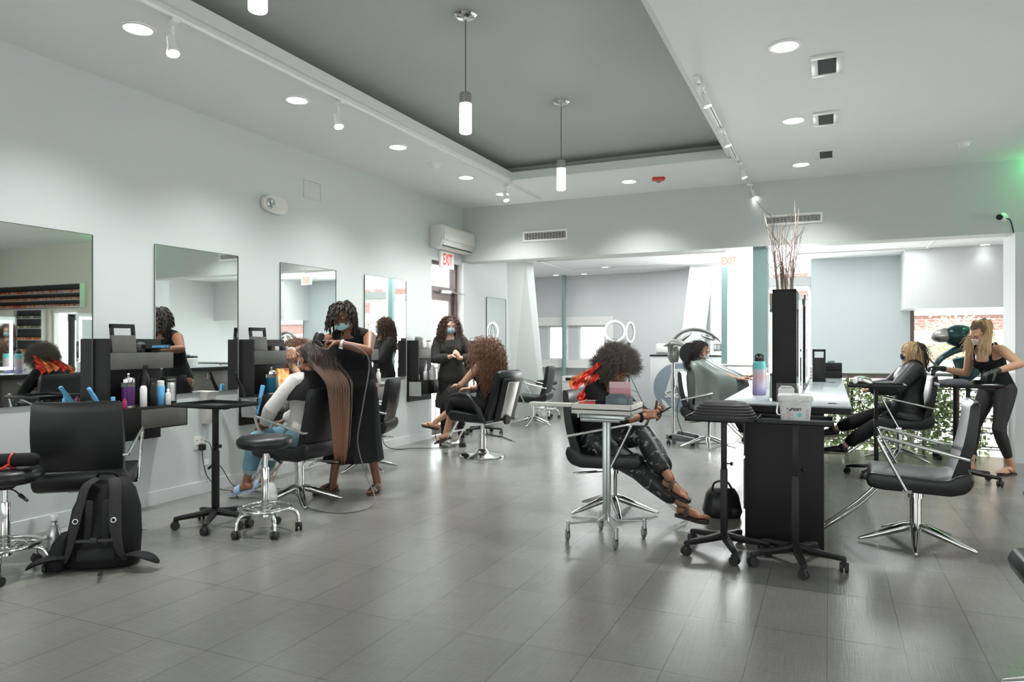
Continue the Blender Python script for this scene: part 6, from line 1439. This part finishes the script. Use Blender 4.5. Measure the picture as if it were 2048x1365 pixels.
SK_DARK = mat('skin_deep_brown', (.20, .085, .045), .45, noise=.06, nscale=8)
SK_BROWN = mat('skin_brown', (.30, .135, .075), .45, noise=.05, nscale=8)
SK_TAN = mat('skin_tan', (.50, .27, .17), .45, noise=.05, nscale=8)
SK_LIGHT = mat('skin_light', (.62, .38, .27), .45, noise=.05, nscale=8)
BLACKCL = mat('black_cloth', (.009, .009, .010), .8, bump=.15, bscale=120, spec=.25)
KNIT = mat('charcoal_knit', (.028, .027, .025), .9, bump=.8, bscale=130)
MASKB = mat('pale_blue_mask', (.38, .62, .66), .7)
MASKW = mat('white_mask', (.70, .72, .70), .7)
H_BLACK = mat('hair_black', (.018, .013, .011), .5)
H_DBROWN = mat('hair_dark_brown', (.045, .020, .012), .45)
H_BROWN = mat('hair_reddish_brown', (.12, .045, .022), .45)
def no_face(v): return not (v.y > .30 and v.z < .55) and v.z > -.75
def to_local(loc, rz): 
    Mi = (Matrix.Translation(loc) @ Matrix.Rotation(rz, 4, 'Z')).inverted(); return lambda p: Mi @ V(p)

# ---- stylist with short locs, drying the long-haired client's hair
loc, rz = V((-3.80, 5.05, 0)), PI + .12          # faces -Y, towards the client
L = to_local(loc, rz)
P1 = Person('stylist with short dark locs and blue mask in a sleeveless black dress, blow-drying long hair', loc, rz, SK_DARK, (0, -.10, .93), (0.0, .05, 1.40), (-.12, .80, -.52), shoulders=(1, -.02, 0), curve=(0, -.02, 0), s=1.02, head_off=(.03, .075, .115), sw=.17, head_tilt=.05)
e, w_ = P1.arm(1, L((-4.12, 4.62, 1.225)), (1.0, -.35, -.35), hd=(-.55, .7, -.35), n=(-.2, -.3, -.9), curl=.6, thumb=.2)      # image-left arm
e, w_ = P1.arm(-1, L((-3.68, 4.70, 1.30)), (-1.0, -.3, -.35), hd=(.85, .3, .05), n=(.15, .3, -.95), curl=1.1, thumb=.5)
dry_w = w_.copy()
P1.leg(1, (.16, .07, .085), (0, 1, 0), (.35, .93, 0)); P1.leg(-1, (-.20, -.06, .085), (0, 1, 0), (-.2, .98, 0)); P1.finish(closed=True)
P1.top('dress_top', BLACKCL, .012, -.2, .93, chest=True)
mb = MB(); N = 48; R = []
for z, a, b, oy in ((.98, .16, .115, -.08), (.90, .185, .14, -.08), (.75, .20, .16, -.06), (.55, .225, .18, -.03), (.38, .25, .19, -.01), (.275, .275, .20, .01)):
    R.append([V((math.cos(2 * PI * k / N) * a * (1 + .05 * math.sin(k * 1.31 * 2) * (1 - z)), oy + math.sin(2 * PI * k / N) * b * (1 + .09 * math.sin(k * 1.7) * (1 - z)), z - .015 * math.sin(2 * PI * k / N * 1 + 1) * (1 - z))) for k in range(N)])
mb.rings(R); mb.build('skirt', BLACKCL, P1.root, 80)
for i in (0, 1): P1.sandal(i, mat_once('black_sandal_leather', (.02, .018, .016), .5), 'slides', mat_once('brown_sole', (.07, .035, .02), .6))
mask(P1.root, P1.hc, P1.fr, P1.s, MASKB)
hair(P1.root, P1.hc, P1.fr, P1.s, 110, .17, .0085, mat('loc_hair', (.035, .027, .022), .8, noise=.5, nscale=40), 3, lambda v: not (v.y > .38 and v.z < .80) and v.z > -.35, out=.55, grav=.62, steps=8, rand=.2, sides=6, tip=.55, curl=.003, freq=9, bias=lambda v: (v.x * .3, .05, -.1))
mb = MB(); W = P1.arms[1][2]; E = P1.arms[1][1]; mb.torus((0, 0, 0), .030, .009, 20, 8); o = mb.build('bracelet', M['paper'], P1.root, 80); o.location = lerp(W, E, .08); o.rotation_euler = (W - E).to_track_quat('Z', 'Y').to_euler()
mb = MB(); W = P1.arms[0][2]; E = P1.arms[0][1]; mb.torus((0, 0, 0), .029, .007, 20, 8, flat=1.6); mb.box(-.016, .016, -.045, -.03, -.016, .016, .004); o = mb.build('wrist_watch', M['paper'], P1.root, 80); o.location = lerp(W, E, .1); o.rotation_euler = (W - E).to_track_quat('Z', 'Y').to_euler()
mb = MB(); mb.tube(smooth_path([P1.neck + V((-.05, .03, .02)), P1.neck + V((-.03, .10, -.04)), P1.neck + V((.0, .125, -.09)), P1.neck + V((.03, .10, -.04)), P1.neck + V((.05, .03, .02))], 4), .003, 6); mb.ell(P1.neck + V((0, .13, -.10)), .010, .008, .014); mb.build('necklace', mat_once('bead_brown', (.25, .12, .07), .4), P1.root)
dw = P1.root.matrix_basis @ dry_w
hdry = hairdryer(dw + V((-.15, -.09, .0)), 0, 'black hair dryer with a silver ring held over the long hair of the client', M['black'])
dd = V((-.10, -.35, -.93)).normalized()   # blowing direction (-local Y)
q = (-dd).to_track_quat('Y', 'X'); hdry.rotation_mode = 'QUATERNION'; hx = V((1, 0, 0)); 
zax = (dw - (dw + V((-.15, -.09, 0)))); zax = (zax - dd * zax.dot(dd)).normalized() * -1; yax = -dd; xax = yax.cross(zax)
hdry.rotation_quaternion = Matrix((xax, yax, zax)).transposed().to_quaternion()
cord([dw + V((.03, 0, -.01)), dw + V((.16, .0, -.03)), dw + V((.27, .04, -.15)), dw + V((.24, .0, -.5)), dw + V((.20, -.02, -.8)), dw + V((.26, .0, -1.05)), dw + V((.42, -.1, -1.26)), dw + V((.3, -.35, -1.293)), dw + V((-.1, -.3, -1.293)), dw + V((-.5, .05, -1.293)), dw + V((-1.0, .2, -1.293))], .005, mat_once('grey_cord', (.12, .12, .12), .5), 'long grey cord hanging from the held hair dryer to the floor')

# ---- seated client with very long straight hair
loc, rz = V((-3.97, 4.56, 0)), FX; L = to_local(loc, rz)
P2 = Person('seated client with very long straight brown hair seen from behind, white sleeves and ripped jeans', loc, rz, SK_BROWN, (0, -.06, .575), (0.0, -.10, 1.045), (.1, 1, -.05), s=.97, curve=(0, .01, 0), head_off=(0, .01, .13))
P2.arm(-1, (-.15, .22, .66), (-1, -.3, -.2), n=(0, 0, -1)); P2.arm(1, (.12, .24, .66), (1, -.3, -.2), n=(0, 0, -1))
P2.leg(-1, (-.12, .46, .14), (0, .3, 1), (-.1, 1, -.25), up=(0, .25, 1)); P2.leg(1, (.13, .50, .14), (0, .3, 1), (.15, 1, -.25), up=(0, .25, 1)); P2.finish()
P2.top('sweater', mat('white_knit', (.62, .60, .57), .85, bump=.3, bscale=90), .02, -.2, .96, sleeves=.98, sl_r=.02)
P2.trousers('jeans', mat('light_denim', (.13, .27, .33), .85, noise=.35, nscale=16), .014, .71, .012, t1=.1)
mb = MB()
for i in (0, 1):
    h, K, A = P2.legs[i]; c = lerp(K, A, .69); ax = (A - K).normalized(); u = ax.orthogonal().normalized(); w_ = ax.cross(u)
    for k in range(40): a = 2 * PI * k / 40; q = c + (u * math.cos(a) + w_ * math.sin(a)) * .062; mb.tube([q, q + ax * random.uniform(.02, .05) + u * random.gauss(0, .006)], .0018, 4)
mb.build('frayed_hem', M['paper'], P2.root)
mb = MB(); mb.rings([[P2.neck + V((math.cos(2 * PI * k / 32) * a, -.01 + math.sin(2 * PI * k / 32) * b, z - .012 * abs(math.sin(k * .9)))) for k in range(32)] for a, b, z in ((.07, .06, .035), (.12, .09, .0), (.20, .135, -.07), (.235, .155, -.15), (.24, .16, -.19), (.225, .145, -.185), (.19, .12, -.07), (.06, .05, .02))]); mb.build('shoulder_cape', BLACKCL, P2.root, 80)
for i in (0, 1): P2.sandal(i, mat_once('pale_blue_rubber', (.30, .42, .62), .5), 'slides')
mask(P2.root, P2.hc, P2.fr, P2.s, MASKW)
H_LONG = gradient_mat('hair_ombre_brown', [(0, (.26, .12, .065)), (.45, (.16, .075, .045)), (.8, (.055, .03, .02)), (1, (.04, .025, .02))], .55, 1.25, .38)
av0 = seg_avoid([(V((-.14, -.14, .99)), V((.14, -.14, .99)), .11)])
def av(p):
    p = av0(p)
    if p.z < 1.24: p.y = min(p.y, lerp(-.17, -.39, (lambda t: t * t * (3 - 2 * t))(min(1, (1.24 - p.z) / .31))) - .018 * abs(math.sin(p.x * 90)))
    if p.z < 1.22: p.x = p.x * (1 - .035 * min(1, (1.22 - p.z) / .25)) + .001
    return p
hair(P2.root, P2.hc, P2.fr, P2.s, 1500, .74, .0030, H_LONG, 5, lambda v: no_face(v), out=.06, grav=.6, steps=22, rand=.05, sides=4, avoid=av, bias=lambda v: (v.x * .1, -.32 if v.y > -.2 else -.1, 0), var=.42, tip=.35)

# ---- standing woman with curly hair and blue mask
loc, rz = V((-4.40, 7.90, 0)), PI + .45; L = to_local(loc, rz)
P3 = Person('standing woman with long curly hair and blue mask in a charcoal knit coat', loc, rz, SK_LIGHT, (0, -.02, .88), (.03, 0, 1.37), (-.30, .95, -.15), s=.97, curve=(0, .02, 0), head_off=(0, .02, .14))
P3.arm(1, (-.0, .25, 1.13), (1, -.3, -.5), hd=(-.75, .3, .35), n=(0, .2, -1), curl=1.0, thumb=.3); P3.arm(-1, (-.10, .24, 1.11), (-1, -.3, -.6), hd=(.5, .35, .75), n=(.5, -.4, .1), curl=1.0, thumb=.3)
P3.leg(1, (.10, -.02, .085), (0, 1, 0), (.1, 1, 0), toes=False); P3.leg(-1, (-.12, .06, .085), (0, 1, 0), (-.15, 1, 0), toes=False); P3.finish(brow=(.04, .02, .015), closed=False)
P3.top('knit_coat', KNIT, .03, -.2, .97, sleeves=.92, sl_r=.022, hang=[(.08, 1.45), (.18, 1.6), (.30, 1.68)])
P3.trousers('leggings', BLACKCL, .008, .98)
for i in (0, 1): P3.shoe(i, mat_once('black_boot', (.012, .012, .012), .4), M['rubber'], 'boot')
mask(P3.root, P3.hc, P3.fr, P3.s, MASKB)
av = seg_avoid([(V((0, -.02, .9)), V((0, -.0, 1.27)), .17), (V((-.15, 0, 1.31)), V((.15, 0, 1.31)), .085)])
hair(P3.root, P3.hc, P3.fr, P3.s, 760, .40, .0026, mat('hair_curly_brown', (.075, .036, .024), .5), 7, lambda v: no_face(v) , out=.14, grav=.62, steps=12, rand=.08, curl=.008, freq=18, avoid=av, sides=4, bias=lambda v: (v.x * .3, -.1, 0), capr=(.083, .101, .093))

# ---- seated client with voluminous curls in the armchair
loc, rz = V((-3.63, 7.22, 0)), FX - .18; L = to_local(loc, rz)
P4 = Person('seated client with big bronze curls and bare shoulders in the round-based armchair', loc, rz, SK_TAN, (0, -.08, .61), (0, -.06, 1.08), (-.25, 1, -.05), s=.98, curve=(0, .0, 0), head_off=(0, .01, .13))
P4.arm(1, (.10, .26, .76), (1, -.5, -.4), hd=(-.6, .7, .0), n=(0, 0, -1), curl=.5); P4.arm(-1, (-.06, .30, .80), (-1, -.4, -.4), hd=(.5, .75, .1), n=(0, 0, -1), curl=.6)
P4.leg(-1, (-.10, .46, .245), (0, .3, 1), (-.05, 1, -.35), up=(0, .35, 1)); P4.leg(1, (-.10, .62, .36), (.1, .4, 1), (.0, 1, .12), up=(0, -.12, 1)); P4.finish()
P4.top('tank_top', BLACKCL, .010, -.2, .74, chest=True, straps=True); P4.trousers('black_trousers', BLACKCL, .016, .3, .01)
for i in (0, 1): P4.sandal(i, mat_once('dark_thong', (.03, .02, .018), .5), 'thong')
av = seg_avoid([(V((0, -.07, .7)), V((0, -.06, 1.02)), .16), (V((-.15, -.06, 1.04)), V((.15, -.06, 1.04)), .08)])
hair(P4.root, P4.hc, P4.fr, P4.s, 1300, .50, .0026, mat('hair_bronze_curls', (.19, .09, .052), .48), 9, lambda v: no_face(v), out=.20, grav=.60, steps=12, rand=.12, curl=.012, freq=20, avoid=av, sides=4, bias=lambda v: (v.x * .4, -.15, 0), capr=(.086, .105, .096))
mb = MB(); W, E = P4.arms[1][2], P4.arms[1][1]; mb.torus((0, 0, 0), .031, .004, 20, 6); o = mb.build('bracelet', M['blackmatte'], P4.root); o.location = lerp(W, E, .06); o.rotation_euler = (W - E).to_track_quat('Z', 'Y').to_euler()

# ---- client with red foils, reading her phone
loc, rz = V((-1.52, 5.25, 0)), -FX - .12; L = to_local(loc, rz)
P5 = Person('seated client with frizzy hair and red foils, bent over her phone in a black cape', loc, rz, SK_BROWN, (0, -.12, .575), (0, -.06, .99), (.05, .80, -.62), s=1.0, curve=(0, -.06, 0), head_off=(0, .075, .095))
P5.arm(1, (.02, .26, .75), (1, -.5, -.7), hd=(-.25, .9, .25), n=(-.6, .2, -.5), curl=.75, thumb=.6); P5.arm(-1, (-.08, .29, .755), (-1, -.4, -.5), hd=(.25, .85, .3), n=(.4, -.2, .5), curl=.8, thumb=.5)
P5.leg(1, (.14, .60, .155), (.1, .3, 1), (.25, 1, -.05), up=(0, .1, 1)); P5.leg(-1, (.20, .52, .34), (-.05, .3, 1), (.35, .95, -.28), up=(.1, .3, 1)); P5.finish(closed=True)
P5.top('black_blouse', BLACKCL, .02, -.2, .96, sleeves=.62, sl_r=.018)
pm = mat('black_patterned_cloth', (.010, .011, .012), .42, spec=.5, bump=.0); nt = pm.node_tree; nz = nt.nodes.new('ShaderNodeTexNoise'); nz.inputs['Scale'].default_value = 11; nz.inputs['Detail'].default_value = 6; nz.inputs['Distortion'].default_value = 2.2; tc = nt.nodes.new('ShaderNodeTexCoord'); nt.links.new(tc.outputs['Object'], nz.inputs[0])
cr = nt.nodes.new('ShaderNodeValToRGB'); e = cr.color_ramp.elements; e[0].position = .56; e[0].color = (.013, .014, .015, 1); e[1].position = .66; e[1].color = (.30, .31, .31, 1); nt.links.new(nz.outputs['Fac'], cr.inputs[0]); nt.links.new(cr.outputs[0], nt.nodes['Principled BSDF'].inputs['Base Color'])
P5.trousers('patterned_trousers', pm, .016, .74, .022)
for i in (0, 1): P5.sandal(i, mat_once('dark_brown_sandal', (.05, .03, .02), .5), 'straps', mat_once('dark_sole', (.03, .022, .018), .6), .026)
H_FRIZZ = mat('hair_frizzy', (.13, .105, .088), .8)
hair(P5.root, P5.hc, P5.fr, P5.s, 3000, .105, .0013, H_FRIZZ, 13, lambda v: not (v.y > .42 and v.z < .35) and v.z > -.8, out=1.1, grav=.06, steps=7, rand=.25, curl=.0065, freq=15, sides=4, capr=(.098, .112, .106), bias=lambda v: (0, .1, .1))
r, f, u = P5.fr; Q = Matrix((r, f, u)).transposed(); rnd = random.Random(3)
for k, (x, y, z, dx, L_) in enumerate(((.075, -.03, .03, (.10, -.85, -.50), .20), (.085, -.01, -.02, (.16, -.60, -.80), .19), (.09, .02, .07, (.14, -.75, -.62), .22), (.05, -.07, .0, (.05, -.95, -.35), .17), (.02, -.09, .02, (-.05, -.9, -.45), .18), (.08, -.04, -.05, (.12, -.35, -.95), .17), (-.04, -.08, .0, (-.25, -.85, -.5), .17))):
    p = P5.hc + V((x * 1.75, y - .06, z)); d = V(dx).normalized(); L_ *= 1.25; s_ = V((.25, .5, -.6)); s_ = (s_ - d * s_.dot(d)).normalized(); nn = d.cross(s_); mb = MB(); G_ = []
    for i in range(9):
        t_ = i / 8; row = []
        for j in range(6):
            v_ = j / 5 - .5; row.append(p + d * L_ * t_ + s_ * v_ * (.030 + .035 * t_) + nn * (.005 * math.sin(i * 2.1 + j) + .009 * rnd.uniform(-1, 1)) + V((0, 0, -.02 * t_ * t_)))
        G_.append(row + [q - nn * .004 for q in reversed(row)])
    mb.rings(G_); mb.build('hair_foil', M['foil'] if k % 3 else M['orangefoil'], P5.root, 20)
mid = lerp(P5.arms[1][2], P5.arms[0][2], .5)
ph = thing('mobile_phone', 'dark mobile phone held in the hands of the client with red foils', 'phone', P5.root.matrix_basis @ (mid + V((-.0, .115, .035))), rz); ph.rotation_euler = (.55, 0, rz)
mb = MB(); mb.box(-.036, .036, -.075, .075, -.004, .004, .003); mb.build('case', M['black'], ph); mb = MB(); mb.box(-.032, .032, -.07, .07, .004, .005); mb.build('screen', mat_once('phone_screen', (.02, .02, .03), .1), ph)
mb = MB(); W, E = P5.arms[1][2], P5.arms[1][1]; mb.torus((0, 0, 0), .032, .011, 20, 8); o = mb.build('hair_tie', M['blackmatte'], P5.root); o.location = lerp(W, E, .12); o.rotation_euler = (W - E).to_track_quat('Z', 'Y').to_euler()

# ---- client in the grey cape
loc, rz = V((-1.39, 9.0, 0)), -FX; L = to_local(loc, rz)
P6 = Person('masked client in a grey-green cape reading a tablet beneath the arched dryer', loc, rz, SK_TAN, (0, -.08, .60), (0, -.10, 1.07), (.05, .95, -.28), s=.97, curve=(0, .0, 0), head_off=(0, .03, .125))
P6.arm(1, (.14, .40, .86), (1, -.4, -.6), hd=(-.1, 1, .25), n=(0, .1, -1), curl=.35); P6.arm(-1, (-.14, .40, .88), (-1, -.4, -.6), hd=(.1, 1, .2), n=(0, .1, -1), curl=.35)
P6.leg(1, (.12, .48, .16), (0, .3, 1), (0, 1, 0)); P6.leg(-1, (-.12, .48, .16), (0, .3, 1), (0, 1, 0)); P6.finish(closed=True)
P6.trousers('dark_trousers', BLACKCL, .014, .95, .008)
for i in (0, 1): P6.shoe(i, M['rubber'], M['offwhite'])
CAPE = mat('grey_green_cape', (.17, .20, .185), .42, .1)
mb = MB(); N = 72; R = []
for t_, a, b, z, oy in ((0, .062, .062, 1.105, -.095), (1, .10, .085, 1.095, -.095), (2, .21, .13, 1.07, -.09), (3, .26, .19, 1.01, -.04), (4, .275, .27, .94, .045), (5, .28, .34, .86, .11), (6, .285, .35, .74, .12), (7, .29, .34, .60, .11), (8, .30, .33, .46, .10)):
    R.append([V((math.cos(2 * PI * k / N) * a * (1 + .014 * t_ * math.sin(k * .70)), oy + (max(-.27 - .0 * t_ - (1.0 - z) * -.12 - .0, 0) if False else 0) + math.sin(2 * PI * k / N) * b * (1 + .022 * t_ * math.sin(k * .87 + 1)), z + .012 * t_ * math.sin(k * .35) * .3)) for k in range(N)])
for ring in R:
    for p in ring: p.y = max(p.y, -.205 - max(0, p.z - .5) * .12)
mb.rings(R, cap=True); mb.build('cape', CAPE, P6.root, 80)
mb = MB(); limb(mb, [V((.15, .1, .85)), V((.14, .28, .86)), P6.arms[1][2] - V((0, .04, 0))], [.06, .05, .04]); limb(mb, [V((-.15, .1, .85)), V((-.14, .28, .87)), P6.arms[0][2] - V((0, .04, 0))], [.06, .05, .04]); remesh('cape_sleeve', mb, CAPE, P6.root, .008)
mask(P6.root, P6.hc, P6.fr, P6.s, MASKW)
hair(P6.root, P6.hc, P6.fr, P6.s, 900, .30, .0022, H_BLACK, 15, lambda v: not (v.y > .35 and v.z < .6) and v.z > -.6, out=.12, grav=.45, steps=10, rand=.08, avoid=seg_avoid([(V((0, -.09, .7)), V((0, -.09, 1.0)), .17)]), bias=lambda v: (0, -.3, 0))
t = thing('tablet', 'pale tablet held by the client in the grey-green cape', 'tablet', P6.root.matrix_basis @ V((0, .56, .93)), rz); t.rotation_euler = (.5, 0, rz); mb = MB(); mb.box(-.11, .11, -.08, .08, -.004, .004, .003); mb.build('tablet_body', M['paper'], t)

# ---- blonde client
loc, rz = V((.70, 8.88, 0)), FX + .1; L = to_local(loc, rz)
P7 = Person('seated blonde client in a black cape with half her hair clipped up, legs crossed', loc, rz, SK_LIGHT, (0, -.08, .60), (0, -.13, 1.06), (.05, 1, -.08), s=.98, curve=(0, .0, 0), head_off=(0, .02, .13))
P7.arm(1, (.08, .26, .80), (1, -.4, -.6), hd=(-.7, .6, 0), n=(0, 0, -1), curl=.5); P7.arm(-1, (-.08, .26, .79), (-1, -.4, -.6), hd=(.7, .6, 0), n=(0, 0, -1), curl=.5)
P7.leg(-1, (-.10, .60, .125), (0, .3, 1), (0, 1, 0), toes=False); P7.leg(1, (.02, .70, .30), (.0, .4, 1), (.05, 1, -.15), up=(0, .15, 1), toes=False); P7.finish(brow=(.12, .07, .03), closed=False)
P7.top('black_cape', mat('black_nylon_cape', (.018, .02, .02), .45), .05, -.1, .98, sleeves=.95, sl_r=.04, hang=[(.05, 1.25), (.1, 1.3)]); P7.trousers('black_leggings', BLACKCL, .02, .90, .012)
for i in (0, 1): P7.shoe(i, M['black'], mat_once('speckled_sole', (.30, .27, .22), .6), 'sneaker')
mask(P7.root, P7.hc, P7.fr, P7.s, mat_once('navy_mask', (.01, .015, .03), .7))
BL = mat('hair_blonde', (.55, .38, .20), .42, noise=.3, nscale=25)
hair(P7.root, P7.hc, P7.fr, P7.s, 1000, .26, .0021, BL, 17, lambda v: no_face(v) and v.y > -.45, out=.02, grav=.75, steps=9, rand=.06, bias=lambda v: (v.x * .2, -.22, 0), capr=(.082, .1, .092), avoid=seg_avoid([(V((-.15, -.12, 1.02)), V((.15, -.12, 1.02)), .10)]))
hair(P7.root, P7.hc + P7.fr[1] * -.01, P7.fr, P7.s, 600, .24, .0021, mat('hair_dark_root', (.045, .035, .03), .5), 18, lambda v: v.y < -.35 and v.z > -.8, out=.02, grav=.8, steps=8, rand=.04, cap=False, name='lower_hair')
mb = MB(); c0 = P7.hc + V((.0, -.10, .06)); mb.torus(c0, .03, .022, 24, 10, 'X'); mb.ell(c0, .03, .035, .03); mb.build('hair_bun', mat_once('bun_brown', (.14, .08, .045), .5), P7.root, 80)
mb = MB()
rnd = random.Random(2); target = to_local(P7.root.location, rz)(V((1.03, 8.62, 1.06)))
for k in range(26):
    a = c0 + V((rnd.gauss(0, .008), -.03, rnd.gauss(-.02, .01))); mb.tube(smooth_path([a, lerp(a, target, .5) + V((rnd.gauss(0, .004), 0, -.03 + rnd.gauss(0, .004))), target + V((rnd.gauss(0, .004), 0, rnd.gauss(0, .006)))], 4), .003, 4)
mb.build('held_strand', mat_once('bun_brown', (.14, .08, .045), .5), P7.root, 80)

# ---- stylist in tank top and leggings
loc, rz = V((1.43, 8.36, 0)), FX + .75; L = to_local(loc, rz)
P8 = Person('stylist with blonde ponytail in a black tank top and leggings colouring the blonde client', loc, rz, SK_TAN, (0, -.14, .86), (0.0, .04, 1.27), (.10, .86, -.50), s=.97, curve=(0, -.02, 0), head_off=(0, .06, .115))
P8.arm(1, L((1.06, 8.58, 1.03)), (.4, -.4, -1), hd=None, n=(0, 0, -1), curl=.8, gloves=mat_once('black_glove', (.015, .018, .018), .4), thumb=.4)
P8.arm(-1, L((1.42, 7.93, 1.03)), (-1.0, -.8, .0), hd=None, n=(0, 0, -1), curl=.7, gloves=mat_once('black_glove', (.015, .018, .018), .4), thumb=.4)
P8.leg(1, (.10, .10, .085), (0, 1, 0), (.05, 1, 0)); P8.leg(-1, (-.14, -.14, .085), (0, 1, 0), (-.1, 1, 0)); P8.finish(brow=(.05, .03, .02), closed=True)
P8.top('tank_top', BLACKCL, .007, -.02, .74, chest=True, straps=True); P8.trousers('leggings', mat('black_stretch', (.016, .015, .016), .6), .006, .93, t1=.3)
for i in (0, 1): P8.sandal(i, mat_once('dark_thong', (.03, .02, .018), .5), 'thong')
mask(P8.root, P8.hc, P8.fr, P8.s, mat_once('pale_pink_mask', (.62, .50, .46), .7))
hair(P8.root, P8.hc, P8.fr, P8.s, 700, .08, .0024, mat('hair_dark_blonde', (.12, .075, .045), .45), 19, lambda v: not (v.y > .38 and v.z < .6) and v.z > -.6, out=.02, grav=.05, steps=6, rand=.03, bias=lambda v: (-v.x * .6, -.9, .1))
top = P8.hc + P8.fr[2] * .11 * P8.s - P8.fr[1] * .05
mb = MB(); rnd = random.Random(6)
for k in range(620):
    sx = rnd.choice((-1, -1, 1)); a = top + V((rnd.gauss(0, .012), rnd.gauss(0, .012), 0)); w0 = rnd.uniform(.7, 1.15)
    b = a + P8.fr[0] * sx * .055 * w0 + V((0, -.02, .02)); c_ = a + P8.fr[0] * sx * .10 * w0 + V((0, -.02, -.10)); e_ = a + P8.fr[0] * sx * .11 * w0 + V((rnd.gauss(0, .02), .05, -.27 + rnd.gauss(0, .04)))
    mb.tube(smooth_path([a, b, c_, e_], 4), [.0024] * 12 + [.0012], 4)
mb.build('ponytail', BL, P8.root, 80)
mb = MB(); mb.tube(smooth_path([P8.neck + V((-.05, .03, .02)), P8.neck + V((-.03, .09, -.05)), P8.neck + V((0, .11, -.1)), P8.neck + V((.03, .09, -.05)), P8.neck + V((.05, .03, .02))], 4), .0015, 5); mb.box(P8.neck.x - .007, P8.neck.x + .007, P8.neck.y + .11, P8.neck.y + .116, P8.neck.z - .13, P8.neck.z - .098); mb.build('necklace', M['steel'], P8.root)
